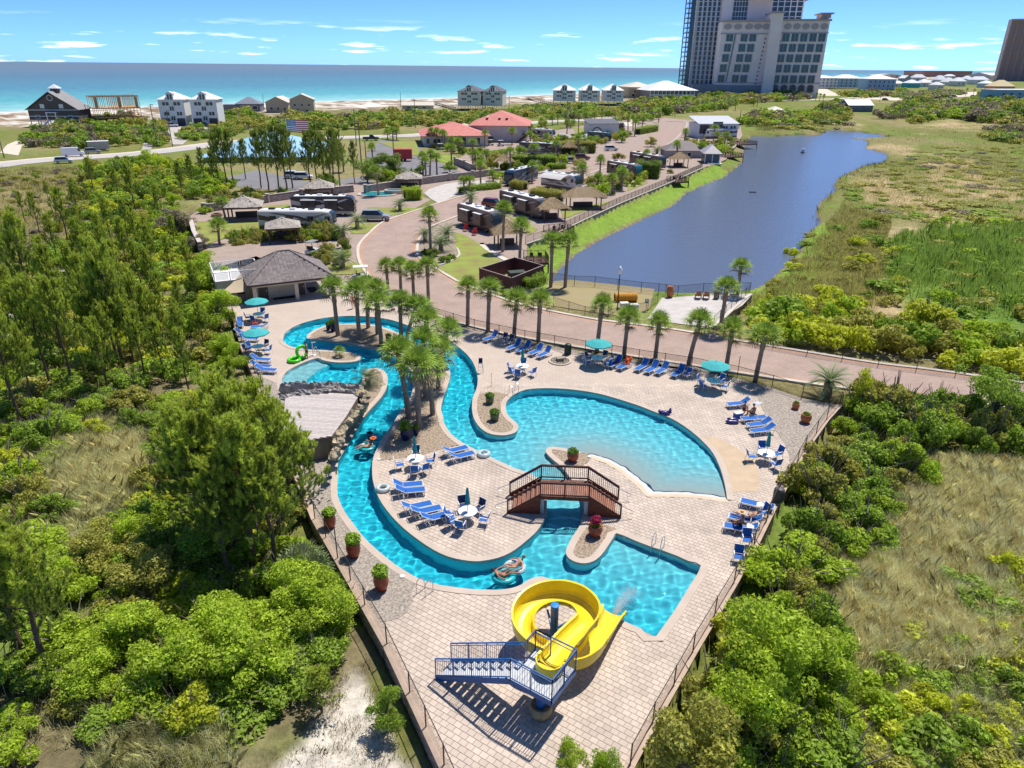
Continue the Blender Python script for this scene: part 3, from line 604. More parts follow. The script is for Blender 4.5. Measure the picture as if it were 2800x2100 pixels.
for lp in (WOUT, ISL_C if area2(ISL_C) > 0 else ISL_C[::-1]):
 isl=lp is not WOUT
 for line, sg in coping(lp):
  s_=(-1 if isl else 1)*sg;base=offset(line, -.035*s_, False);strip('coping', base, .43*s_, -.14,.032, M_COPE)

# ------------------------------------------------------------------ deck: base sheets, gravel beds, separate pavers
M_JOINT=mat('paver_joint', (.40,.325,.265),.9,.1,2, world_co=True)
ROT=R(-33.7);PW, PH=.36,.29
M_PAVEFAR=brick_mat('deck_paving', (.525,.43,.355),(.49,.40,.33),(.37,.30,.245), PW, PH, -ROT, .012, var=.07, bump=.1)
def deck_sheet(z, m, name): MB().prism(ENC, z, z, [WOUT]).build(name, m, kind='structure');MB().prism(ISL, z, z).build(name, m, kind='structure')
deck_sheet(-.03, M_JOINT, 'deck_base')
def palm_bed():
 cut=Z(4,[(1330,240),(1100,300),(860,368),(500,405),(450,400)]);i0=min(range(len(ISL)), key=lambda i: (ISL[i]-cut[0]).length);i1=min(range(len(ISL)), key=lambda i: (ISL[i]-cut[-1]).length)
 return ISL[:i0] + cut + ISL[i1+1:]
BEDS={
'palm island': palm_bed(),
'small planter': Z(1,[(905,690),(980,692),(1100,702),(1200,715),(1260,735),(1280,750),(1275,770),(1240,790),(1150,800),(1040,798),(940,780),(893,755),(897,715)]),
'spit': Z(1,[(1310,900),(1330,875),(1370,858),(1430,855),(1480,870),(1515,910),(1525,970),(1510,1040),(1470,1110),(1400,1190),(1330,1265),(1290,1200),(1270,1060),(1300,960)]),
'twin pots': Z(2,[(525,1255),(600,1238),(700,1238),(790,1255),(830,1268),(775,1330),(770,1380),(780,1430),(815,1475),(860,1510),(882,1540),(880,1575),(850,1605),(780,1625),(690,1625),(610,1605),(545,1560),(500,1500),(475,1430),(470,1350),(490,1290)]),
'bridge far': Z(5,[(722,332),(715,300),(740,275),(800,268),(900,285),(1060,318),(1165,358),(1145,410),(1070,462),(960,475),(870,462),(790,400)]),
'bridge near': Z(5,[(1100,1092),(1200,1040),(1300,1050),(1398,1080),(1424,1120),(1380,1190),(1300,1310),(1240,1380),(1180,1420),(1100,1438),(1020,1427),(950,1392),(918,1340),(930,1280),(980,1180),(1040,1092)]),
'slide side': Z(8,[(290,330),(330,220),(400,170),(474,150),(495,210),(530,280),(580,350),(640,430),(700,500),(800,590),(900,670),(1000,735),(1078,805),(1040,880),(1040,960),(1010,1030),(940,1080),(840,1108),(760,1108),(600,840),(440,560)]),
'rock side': px([(690,1020),(757,1190),(855,1423),(905,1360),(926,1260),(990,1150),(1010,1120),(960,1070),(800,1065)]),
'right': Z(3,[(330,870),(640,960),(760,1000),(900,1070),(1080,1130),(1180,1220),(1210,1310),(1260,1400),(1330,1500)]) + Z(6,[(880,270),(960,370),(1040,490),(1080,590),(1090,680),(1075,760),(1062,850),(1100,800),(1220,560),(1400,300),(1505,160)]) + FENCE_ROAD[::-1][:-3] + Z(2,[(350,625),(430,655),(590,700),(720,748),(860,782),(1010,812),(1180,842),(1290,885),(1400,895),(1530,880),(1650,905),(1800,945),(1980,975),(2157,1010)]),
}
M_GRAV=mat('river_gravel', (.40,.31,.22),.9,.35,7,1.0,22, world_co=True, spec=.15, col2=(.16,.12,.09))
M_GRAV2=mat('shell_gravel', (.40,.345,.29),.9,.3,7,1.0,22, world_co=True, spec=.15, col2=(.20,.165,.135))
for i_, (k, q) in enumerate(BEDS.items()):
 sheet('gravel_bed', q, .014 + .0013*i_, M_GRAV2 if k in ('right', 'slide side', 'rock side') else M_GRAV)
def build_pavers():
 c, s=math.cos(ROT), math.sin(ROT);mb=MB();g=.005;b=.007
 x, y=PW/2 - g, PH/2 - g
 mb.add([(-x,-y,-.025),(x,-y,-.025),(x,y,-.025),(-x,y,-.025),(-x+b,-y+b,0),(x-b,-y+b,0),(x-b,y-b,0),(-x+b,y-b,0)],[(4,5,6,7),(0,1,5,4),(1,2,6,5),(2,3,7,6),(3,0,4,7)])
 mp=mat('concrete_paver', (.535,.44,.36),.85,.13,.45,.2,30, world_co=True, rand=.09, island=.09);me=mb.mesh('paver', mp)
 xs=np.arange(-75,75, PW);ys=np.arange(-10,110, PH)
 A=[]
 for j, yy in enumerate(ys):
  xo=xs + (PW/2 if j % 2 else 0);A.append(np.stack([xo, np.full(xo.shape, yy)],1))
 A=np.concatenate(A);X=A[:,0]*c - A[:,1]*s;Y=A[:,0]*s + A[:,1]*c
 ok=(inside_np(X, Y, ENC) & (dist_np(X, Y, ENC, True) > .12));X, Y=X[ok], Y[ok]
 w=inside_np(X, Y, WOUT);i=inside_np(X, Y, ISL);ok=(~w & (dist_np(X, Y, WOUT, True) > .26)) | (i & (dist_np(X, Y, ISL, True) > .26));X, Y=X[ok], Y[ok]
 for q in BEDS.values(): ok=~(inside_np(X, Y, q) & (dist_np(X, Y, q, True) > .1));X, Y=X[ok], Y[ok]
 D=Y*FW.y + CAM_H*-FW.z;near=F_PX/D*PW > 11.0
 R3=Matrix.Rotation(ROT, 4, 'Z')
 deck=ob('pool_deck', None, kind='structure')
 pieces('paver', me, [Matrix.Translation((float(a), float(b_),0)) @ R3 for a, b_ in zip(X[near], Y[near])], deck)
 # farther off the paving is one sheet whose material carries the joints
 lim=(F_PX*PW/11.0 + CAM_H*FW.z)/FW.y + .5
 return lim
PAVE_LIM=build_pavers()
# far paving: ring cut as cells so that it can follow the water without touching it
def far_paving():
 st=.25;xs=np.arange(-42,32, st);ys=np.arange(PAVE_LIM - 1.1,86, st);X, Y=np.meshgrid(xs + st/2, ys + st/2, indexing='ij')
 ok=inside_np(X, Y, ENC) & (dist_np(X, Y, ENC, True) > .1);w=inside_np(X, Y, WOUT);i=inside_np(X, Y, ISL)
 ok &= (~w & (dist_np(X, Y, WOUT, True) > .2)) | (i & (dist_np(X, Y, ISL, True) > .2))
 for q in BEDS.values(): ok &= ~(inside_np(X, Y, q) & (dist_np(X, Y, q, True) > .25))
 ii, jj=np.nonzero(ok);nx, ny=len(xs)+1, len(ys)+1
 fs=[(i*ny+j, (i+1)*ny+j, (i+1)*ny+j+1, i*ny+j+1) for i, j in zip(ii.tolist(), jj.tolist())]
 vx=np.append(xs, xs[-1]+st);vy=np.append(ys, ys[-1]+st);V=[(x, y, -.004) for x in vx.tolist() for y in vy.tolist()]
 me=bpy.data.meshes.new('deck_paving');me.from_pydata(V, [], fs);me.materials.append(M_PAVEFAR)
 bm=bmesh.new();bm.from_mesh(me);bmesh.ops.delete(bm, geom=[v for v in bm.verts if not v.link_faces], context='VERTS');bm.to_mesh(me);bm.free()
 ob('deck_paving', me, kind='structure')
far_paving()
# wet, sandy aprons beside the beach entry
sheet('wet_apron', Z(6,[(310,425),(400,430),(520,455),(640,520),(740,590),(800,640),(840,780),(810,885),(620,890),(600,880),(575,760),(545,660),(505,580),(440,505)]),.006, mat('damp_sand_paving', (.50,.37,.24),.7,.1,1.2,.2,20, world_co=True))
sheet('beach_lip', BEACH + [Vector((p.x, p.y, 0)) for p in offset(BEACH, .35 if area2(WOUT) > 0 else -.35, False)][::-1],.008, mat('beach_lip', (.62,.48,.34),.8,.1,1.5,.2,20, world_co=True))

# ------------------------------------------------------------------ retaining walls under the deck
M_CAP=mat('wall_cap_concrete', (.47,.35,.265),.85,.12,1.5,.2,25, world_co=True);M_BLOCK=mat('block_wall', (.30,.24,.20),.9,.2,3,.4,20, world_co=True, rand=.15, island=.15)
def block_wall(label, line, z0, z1, cap_w=.42, side=1, cap=True, blk=(.42,.2), near=True, cat='retaining wall', mcap=None):
 t=thing('retaining_wall', label, cat);n=len(line)
 core=MB();a=offset(line, .02*side, False);b=offset(line, .3*side, False)
 for i in range(n-1):
  v=[(a[i].x,a[i].y,z0),(a[i+1].x,a[i+1].y,z0),(a[i+1].x,a[i+1].y,z1),(a[i].x,a[i].y,z1),(b[i].x,b[i].y,z0),(b[i+1].x,b[i+1].y,z0),(b[i+1].x,b[i+1].y,z1),(b[i].x,b[i].y,z1)]
  core.add(v, [(0,1,2,3),(5,4,7,6),(3,2,6,7)])
 core.build('wall_core', mat('wall_core', (.22,.175,.14),.9,.2,3,.3,20, world_co=True), t)
 bw, bh=blk;x=bw/2 - .012;y=bh/2 - .01;mb=MB();mb.box((0,0,0),(2*x, .09,2*y));me=mb.mesh('block', M_BLOCK);L_=[]
 o=offset(line, -.03*side + (.02*side), False)
 rows=int((z1 - z0)/bh)
 for i in range(n-1):
  p, q=o[i], o[i+1];d=q - p;ln=d.length;an=math.atan2(d.y, d.x);k=max(1, int(ln/bw))
  for r_ in range(rows):
   for j in range(k):
    f=(j + .5 + (.0 if r_ % 2 else .5))/k
    if f < 1.0: c_=p + d*f;L_.append(Matrix.Translation((c_.x, c_.y, z1 - (r_+.5)*bh)) @ Matrix.Rotation(an, 4, 'Z'))
 if near: pieces('block', me, L_, t)
 if cap:
  c0=offset(line, -.08*side, False)
  for i in range(0, n-1):                      # cap stones, one length each
   p, q=c0[i], c0[i+1];d=(q-p);m_=max(1, int(d.length/2.4))
   for j in range(m_):
    e0=p + d*(j/m_) + d.normalized()*.006;e1=p + d*((j+1)/m_) - d.normalized()*.006;nn=Vector((d.y, -d.x, 0)).normalized()*cap_w*side
    mb=MB();mb.add([(*e0.xy, z1),(*e1.xy, z1),(*(e1+nn).xy, z1),(*(e0+nn).xy, z1),(*e0.xy, z1+.09),(*e1.xy, z1+.09),(*(e1+nn).xy, z1+.09),(*(e0+nn).xy, z1+.09)],[(4,5,6,7) if side < 0 else (7,6,5,4),(0,1,5,4),(1,2,6,5),(2,3,7,6),(3,0,4,7)]);mb.build('cap_stone', mcap or M_CAP, t)
 return t
block_wall('long retaining wall with tan cap under the left edge of the pool deck', WALL_L[:-2],-1.9,.0, side=1)
block_wall('retaining wall with wooden-looking cap along the right edge of the pool deck', WALL_R, -1.9,.0, side=1)
# ------------------------------------------------------------------ water slide with its stair tower
M_YEL=mat('yellow_fibreglass', (.80,.62,.02),.32,.10,1.2, spec=.5, col2=(.70,.52,.02));M_BLUE=mat('blue_painted_steel', (.012,.10,.30),.4,.12,2, spec=.5)
M_TREAD=mat('grey_tread_plate', (.52,.53,.54),.6,.12,3);M_STEEL=mat('stainless_steel', (.55,.55,.56),.25,.1,3, metal=.9)
def frames(path):
 out=[]
 for i, p in enumerate(path):
  t=(path[min(i+1, len(path)-1)] - path[max(i-1,0)]).normalized();s_=t.cross(Vector((0,0,1))).normalized();out.append((p, t, s_, s_.cross(t)))
 return out
def flume_prof(hw, hl, hr, th=.05, n=7):
 """closed U section: left wall hl, right wall hr above the trough"""
 inn=[(-hw, hl)] + [(-hw*math.cos(math.pi*k/(n-1)),.26*(1 - math.sin(math.pi*k/(n-1)))) for k in range(n)] + [(hw, hr)]
 out=[(hw+th+.05, hr+.02),(hw+th+.05, hr-.05),(hw+th, hr-.06)] + [((hw+th)*math.cos(math.pi*k/(n-1)),.26*(1 - math.sin(math.pi*k/(n-1))) - th) for k in range(n)] + [(-hw-th, hl-.06),(-hw-th-.05, hl-.05),(-hw-th-.05, hl+.02)]
 return inn + out
def sweep(mb, path, profs):
 fr=frames(path);k=len(profs[0]);vs=[]
 for (p, t, s_, u), pr in zip(fr, profs): vs += [p + s_*a + u*b for a, b in pr]
 fs=[(i*k+j, (i+1)*k+j, (i+1)*k+(j+1) % k, i*k+(j+1) % k) for i in range(len(path)-1) for j in range(k)]
 fs += [tuple(range(k)), tuple((len(path)-1)*k + j for j in range(k))[::-1]];mb.add(vs, fs)
def rail_panel(mb, a, b, h=1.1, base=.1, step=.115, post=.05, posts=True, pr=.035):
 """guard rail between two foot points (may slope)"""
 a, b=Vector(a), Vector(b);d=b - a;L=d.length;u=Vector((0,0,1))
 mb.bar(a + u*h, b + u*h, .05,.05);mb.bar(a + u*base, b + u*base, .04,.04);mb.bar(a + u*(h-.13), b + u*(h-.13),.03,.03)
 n=max(1, int(L/step))
 for i in range(n+1): q=a + d*(i/n);mb.bar(q + u*base, q + u*(h-.13),.018,.018, up=(1,0,0))
 if posts:
  m=max(1, round(L/1.0))
  for i in range(m+1): q=a + d*(i/m);mb.bar(q - u*.12, q + u*(h+.01), post, post, up=(1,0,0))
def build_slide():
 t=thing('water_slide', 'yellow spiral water slide with blue stair tower beside the square pool', 'water slide', (2.1,26.3,0));o=Vector((-2.1,-26.3,0))
 c=Vector((2.15,26.30,0));pts=[Vector((1.75,23.1,2.12)), Vector((2.2,23.9,2.08)), Vector((2.7,24.65,2.03)), Vector((3.15,25.25,1.98))]
 for k, a in enumerate((-12,15,45,75,105,135,165,195,225,250)): pts.append(c + Vector((1.55*math.cos(R(a)),1.55*math.sin(R(a)),1.93 - k*.088)))
 pts += [Vector((2.25,24.5,.98)), Vector((2.95,24.45,.88)), Vector((3.6,24.95,.76)), Vector((4.1,25.85,.62)), Vector((4.65,27.0,.42)), Vector((5.15,28.1,.2)), Vector((5.35,28.55,.12))]
 path=[p + o for p in smooth_line(pts, 5)];N=len(path);pr=[]
 for i in range(N):
  f=i/(N-1);ring=max(0, min(1,(f-.12)*9)) * max(0, min(1,(.93-f)*7));hw=.46 + .1*max(0,1 - i/6) + .12*max(0,(f-.93)/.07)
  pr.append(flume_prof(hw, .42 - .02*ring, .42 + .42*ring))
 mb=MB();sweep(mb, path, pr);mb.build('flume', M_YEL, t, smooth=False)
 fr=frames(path)
 for i in range(8, N-4,11):                       # bolted joint flanges
  p, tt, s_, u=fr[i];q=[(a*1.055, b*1.03 - .03) for a, b in pr[i]];mb=MB();sweep(mb, [p - tt*.03, p + tt*.03],[q, q]);mb.build('joint_flange', M_YEL, t)
 # entry tub
 mb=MB();p, tt, s_, u=fr[0];prof=[]
 for k in range(13):
  a=math.pi*k/12 + math.pi/2;prof.append((math.cos(a), math.sin(a)))
 cc=p - tt*.05
 ring0=[cc + s_*(-y*.62) + tt*(x*.62) for x, y in prof];ring1=[cc + s_*(-y*.57) + tt*(x*.57) for x, y in prof]
 vs=[q + Vector((0,0,-.06)) for q in ring0] + [q + Vector((0,0,.46)) for q in ring0] + [q + Vector((0,0,.46)) for q in ring1] + [q + Vector((0,0,.02)) for q in ring1]
 n=13;fs=[(r*n+i, r*n+i+1,(r+1)*n+i+1,(r+1)*n+i) for r in range(3) for i in range(n-1)] + [tuple(3*n+i for i in range(n))[::-1], tuple(range(n))]
 mb.add(vs, fs).build('entry_tub', M_YEL, t)
 b=lambda *a: Vector(a) + o
 mb=MB();mb.tube([b(2.1,26.2,-.05), b(2.1,26.2,2.75)],.19,16);mb.build('centre_post', M_BLUE, t)
 mb=MB();mb.lathe([(.2,2.74),(.215,2.76),(.2,2.80),(0.02,2.82)], b(2.1,26.2,0),16);mb.build('post_cap', mat('bright_blue_cap', (.02,.22,.55),.4,.05), t)
 for a, z in ((20,1.6),(105,1.35),(190,1.1)):
  mb=MB();e=c + Vector((1.2*math.cos(R(a)),1.2*math.sin(R(a)), z)) + o;mb.bar(b(2.1,26.2,z-.3), e, .09,.09);mb.bar(b(2.1,26.2,z-.75), e - Vector((0,0,.03)),.06,.06);mb.build('support_arm', M_BLUE, t)
 # platform
 X=Vector((math.cos(ROT), math.sin(ROT),0));Yv=Vector((-math.sin(ROT), math.cos(ROT),0));l0=b(0.02,22.5,1.98);W_, D_=2.06,2.02
 mb=MB();nb=9
 for i in range(nb):
  q=l0 + X*(W_*(i+.5)/nb) + Yv*D_/2;mb=MB();mb.box(q, (W_/nb-.015, D_, .05), ROT);mb.build('deck_plank', M_TREAD, t)
 co=[l0, l0 + X*W_, l0 + X*W_ + Yv*D_, l0 + Yv*D_]
 mb=MB()
 for i in range(4): mb.bar(co[i] - Vector((0,0,.12)), co[(i+1) % 4] - Vector((0,0,.12)),.08,.22)
 mb.bar(co[0] + X*W_/2 - Vector((0,0,.1)), co[3] + X*W_/2 - Vector((0,0,.1)),.08,.2);mb.build('platform_frame', M_BLUE, t)
 for name, i, s0, s1 in (('railing', 0,0,1),('railing', 1,0,1),('railing', 2,.62,1)):
  p, q=co[i], co[(i+1) % 4];mb=MB();rail_panel(mb, p + (q-p)*s0, p + (q-p)*s1,1.2);mb.build(name, M_BLUE, t)
 mb=MB();q=co[3] + (co[0]-co[3])*.35;rail_panel(mb, co[3], q, 1.2);mb.build('railing', M_BLUE, t)
 mb=MB();p, q=co[2], co[3];mb.bar(p + Vector((0,0,1.2)), q + Vector((0,0,1.2)),.05,.05);mb.bar(p + Vector((0,0,1.0)), q + Vector((0,0,1.0)),.03,.03);mb.build('top_bar', M_BLUE, t)
 # stair
 a0, a1=b(-3.42,24.4,0), co[0] + Vector((0,0,.02));b0=a0 + Yv*1.15;b1=a1 + Yv*1.15;ns=10
 for p0, p1 in ((a0, a1),(b0, b1)):
  mb=MB();mb.bar(p0 + Vector((0,0,.02)), p1 - Vector((0,0,.12)),.06,.28);mb.build('stringer', M_BLUE, t)
  mb=MB();rail_panel(mb, p0 + Vector((0,0,.05)), p1,1.15,.14);mb.build('stair_railing', M_BLUE, t)
 for i in range(ns):
  f=(i+.75)/ns;p=a0 + (a1-a0)*f;q=b0 + (b1-b0)*f;mb=MB();mb.bar(p + Vector((0,0,.03)), q + Vector((0,0,.03)),.30,.045);mb.build('tread', M_TREAD, t)
 mb=MB();cb=b(1.36,22.45,0);mb.tube([cb, cb + Vector((0,0,1.9))],.21,16);mb.build('tower_column', M_BLUE, t)
 mb=MB();mb.lathe([(.36,0),(.47,.12),(.52,.34),(.49,.52),(.44,.6),(.40,.6),(.36,.5),(.02,.5)], cb, 20, False);mb.build('column_tub', mat('stained_concrete_tub', (.36,.27,.15),.8,.25,4,.3), t, smooth=True)
build_slide()
# spray where the flume meets the water
def spray(name, label, c, d, L, n, seed, up=.5, s=.03):
 rg=random.Random(seed);mb=MB()
 for _ in range(n):
  f=rg.random()**1.3;w=.1 + .55*f;p=Vector(c) + Vector(d)*(L*f) + Vector((rg.gauss(0,w*.5), rg.gauss(0,w*.5), max(-.02, rg.gauss(up*(1-f)*f*2.2,.07))));r=s*rg.uniform(.4,1.5)
  mb.add([p + Vector((r,0,0)), p + Vector((-r*.5,r*.8,0)), p + Vector((-r*.5,-r*.8,0)), p + Vector((0,0,r*1.4))],[(0,1,3),(1,2,3),(2,0,3)])
 mb.build(name, mat('white_spray', (.88,.93,.95),.5,.03), kind='stuff', label=label)
spray('spray', 'white splash where the slide runs out into the square pool', (5.3,28.5,-.12),(.55,.83,0),2.6,2600,4,.55,.02)

# ------------------------------------------------------------------ arched timber footbridge
M_REDW=mat('redwood_stain', (.16,.05,.028),.65,.25,4,.15,30);M_DARKW=mat('dark_rail_timber', (.075,.03,.02),.6,.2,4,.1,30);M_PLANK=mat('bridge_planks', (.30,.135,.09),.75,.2,4,.2,40, rand=.12)
M_ABUT=mat('abutment_render', (.52,.53,.52),.85,.1,2,.1,20)
def build_bridge():
 rz=math.atan2(-.45,7.13);t=thing('footbridge', 'reddish brown timber footbridge with steps over the pool channel', 'bridge', (3.4,38.55,0), rz)
 hw, zl, xl, xe=.96,1.38,1.52,3.55;ns=7
 for i in range(16): MB().box((-xl + (i+.5)*2*xl/16,0, zl-.02),(2*xl/16-.012,2*hw, .04)).build('deck_plank', M_PLANK, t)
 for sgn in (-1,1):
  for i in range(ns):
   x=sgn*(xl + (xe-xl)*(i+.5)/ns);z=zl*(1-(i+1)/ns) ;w=(xe-xl)/ns
   if z > .02:
    s_=MB().box((x, 0, z-.02),(w+.02,2*hw, .04)).build('step_tread', M_PLANK, t)
    MB().box((x - sgn*w*.5,0, z+.09),(.02,2*hw-.02,.19)).build('riser', M_REDW, t)
  # boarded sides under the steps
  for sy in (-1,1):
   nb=9
   for k in range(nb):
    z0=k*.152;f=1 - (z0+.076)/zl;L_=(xe-xl)*max(.05, f);x0=sgn*(xl-.02);MB().box((x0 + sgn*L_/2, sy*(hw+.02), z0+.074),(L_, .04,.14)).build('side_board', M_REDW, t)
   mb=MB();mb.bar((sgn*xl, sy*(hw+.05), zl-.08),(sgn*xe, sy*(hw+.05),.06),.05,.2);mb.build('stringer', M_REDW, t)
  MB().box((sgn*1.40,0,-.1),(.26,2*hw-.1,2.8)).build('abutment', M_ABUT, t)
 for sy in (-1,1):
  y=sy*(hw+.09);mb=MB();mb.box((0, sy*(hw+.03), zl-.14),(2*xl+.1,.05,.26));mb.build('fascia_board', M_REDW, t)
  for i0,(p, q) in enumerate((((-xe,y,0),(-xl,y,zl)),((-xl,y,zl),(xl,y,zl)),((xl,y,zl),(xe,y,0)))):
   p, q=Vector(p), Vector(q);u=Vector((0,0,1));d=q - p;mb=MB();mb.bar(p + u*1.02, q + u*1.02,.13,.045);mb.bar(p + u*.94, q + u*.94,.05,.08);mb.bar(p + u*.12, q + u*.12,.05,.08);n=int(abs(d.x)/.125)
   for i in range(1, n): w=p + d*(i/n);mb.bar(w + u*.12, w + u*.94,.03,.03, up=(1,0,0))
   mb.build('railing', M_DARKW, t)
  for x in (-xe, -xl, 0, xl, xe):
   z=zl if abs(x) < 2 else 0;MB().box((x, y, z+.45),(.1,.1,1.16)).build('post', M_DARKW, t)
  for sg in (-1,1):
   e=Vector((sg*xe, y - sy*.07,.9));pts=[Vector((sg*xl, y-sy*.07, zl+.9)), e, e + Vector((sg*.55,0,-.28)), e + Vector((sg*.72,0,-.34)), e + Vector((sg*.82,0,-.44)), e + Vector((sg*.76,0,-.55)), e + Vector((sg*.55,0,-.58))]
   MB().tube(pts, .021,8).build('metal_handrail', M_STEEL, t)
build_bridge()

# ------------------------------------------------------------------ chain-link and picket fences
def link_mat():
 m=bpy.data.materials.new('chain_link');m.use_nodes=True;N=m.node_tree.nodes;L=m.node_tree.links;b=N['Principled BSDF'];b.inputs['Base Color'].default_value=(.03,.025,.02,1);b.inputs['Roughness'].default_value=.6
 tc=N.new('ShaderNodeTexCoord');w=[]
 for a in (45,-45):
  mp=N.new('ShaderNodeMapping');mp.inputs['Rotation'].default_value=(0, R(a),0);L.new(tc.outputs['Object'], mp.inputs[0]);wv=N.new('ShaderNodeTexWave');wv.inputs['Scale'].default_value=5.5;wv.bands_direction='X';L.new(mp.outputs[0], wv.inputs[0])
  mr=N.new('ShaderNodeMath');mr.operation='GREATER_THAN';mr.inputs[1].default_value=.965;L.new(wv.outputs['Fac'], mr.inputs[0]);w.append(mr)
 mx=N.new('ShaderNodeMath');mx.operation='MAXIMUM';L.new(w[0].outputs[0], mx.inputs[0]);L.new(w[1].outputs[0], mx.inputs[1]);L.new(mx.outputs[0], b.inputs['Alpha']);return m
M_LINK=link_mat();M_POST=mat('brown_fence_steel', (.045,.03,.022),.5,.15,3)
M_IRON=mat('black_iron', (.018,.018,.02),.45,.1,3)
def fence(label, line, h=1.25, gap=2.6, z=None, kind='link', m=None, name='chain_link_fence', cat='fence', post_r=.032, group=None, tall=()):
 m=m or M_POST;t=thing(name, label, cat, line[0], group=group);o=Vector(line[0]);t.location=(o.x, o.y, 0);off=Vector((o.x, o.y, 0))
 pts=[];acc=0
 for i in range(len(line)-1):
  a, b=Vector(line[i]), Vector(line[i+1]);d=b - a;n=max(1, round(d.length/gap))
  for j in range(n): pts.append(a + d*(j/n))
 pts.append(Vector(line[-1]));pts=[p - off for p in pts]
 if z is not None: pts=[Vector((p.x, p.y, z)) for p in pts]
 pm=MB().lathe([(post_r,0),(post_r,h+.03),(post_r*.4,h+.08)], n=8).mesh('post', m)
 for i, p in enumerate(pts): ob('post', pm, t, p, scale=(1,1,1.75) if i in tall else None)
 mb=MB();mb.tube([p + Vector((0,0,h)) for p in pts],.022,6)
 if kind == 'picket': mb.tube([p + Vector((0,0,.12)) for p in pts],.02,6)
 mb.build('top_rail', m, t)
 if kind == 'link':
  for i in range(len(pts)-1):
   p, q=pts[i], pts[i+1];L_=(q-p).length;mb=MB();mb.add([(0,0,.04),(L_,0,.04),(L_,0,h),(0,0,h)],[(0,1,2,3)]);f=mb.build('mesh_panel', M_LINK, t);f.location=p;f.rotation_euler=(0,-math.asin((q.z-p.z)/L_) if abs(q.z-p.z) > .01 else 0, math.atan2(q.y-p.y, q.x-p.x))
 elif kind == 'picket':
  for i in range(len(pts)-1):
   p, q=pts[i], pts[i+1];d=q-p;mb=MB();n=max(2, int(d.length/.14))
   for k in range(1, n): w=p + d*(k/n);mb.bar(w + Vector((0,0,.1)), w + Vector((0,0,h)),.018,.018, up=(1,0,0))
   mb.build('picket_panel', m, t)
 return t
fence('brown chain-link fence between the pool deck and the brick road', FENCE_ROAD, 1.2,3.0, tall=(13,))
fence('brown chain-link fence on the right edge of the deck beside the bushes', offset(WALL_R[:-1],.12, False),1.2,2.6, z=.09)
fence('brown chain-link fence on the long left retaining wall', offset(WALL_L[:6],.15, False),1.2,2.4, z=.09, tall=(7,10))
fence('low fence along the far left of the deck beside the loungers', offset(WALL_L[6:-1],.2, False),1.15,2.6, z=0)

# ------------------------------------------------------------------ bath house
M_CREAM=mat('cream_stucco', (.60,.53,.43),.85,.07,1.5,.15,30);M_SHING=mat('grey_brown_shingle', (.245,.205,.19),.9,.15,5,.3,30, rand=.22, island=.22);M_DOOR=mat('grey_door', (.10,.085,.08),.5,.1,2)
M_FASC=mat('dark_fascia', (.075,.05,.045),.6,.1,2);M_WHITE=mat('white_paint', (.78,.77,.74),.6,.06,2)
def shingle_face(parent, quad, row=.26, wid=.42, m=None, name='shingle', cap=75):
 """courses of shingles on a sloping quad: eave left, eave right, ridge right, ridge left"""
 a, b, c, d=[Vector(q) for q in quad];up=((c+d)/2 - (a+b)/2);n=(b-a).cross(up).normalized();Ls=up.length;rows=max(1, int(Ls/row));al=(b-a).normalized();ms=[]
 mb=MB();mb.box((0,0,0),(wid*.985, row*1.12,.018));me=mb.mesh(name, m or M_SHING);u=n.cross(al).normalized()
 base=Matrix((al, u, n)).transposed().to_4x4();tilt=Matrix.Rotation(R(2.2),4, 'X')
 for r_ in range(rows):
  f=(r_+.5)/rows;l=a + (d-a)*f;q=b + (c-b)*f;k=max(1, int((q-l).length/wid))
  for j in range(k):
   x=(j+.5)/k;p=l + (q-l)*x
   if r_ % 2 and k > 1: p=p + al*(wid*.5 if j < k-1 else -wid*.1)
   M4=base.copy();M4.translation=p + n*.02;ms.append(M4 @ tilt)
 pieces(name, me, ms, parent, cap)
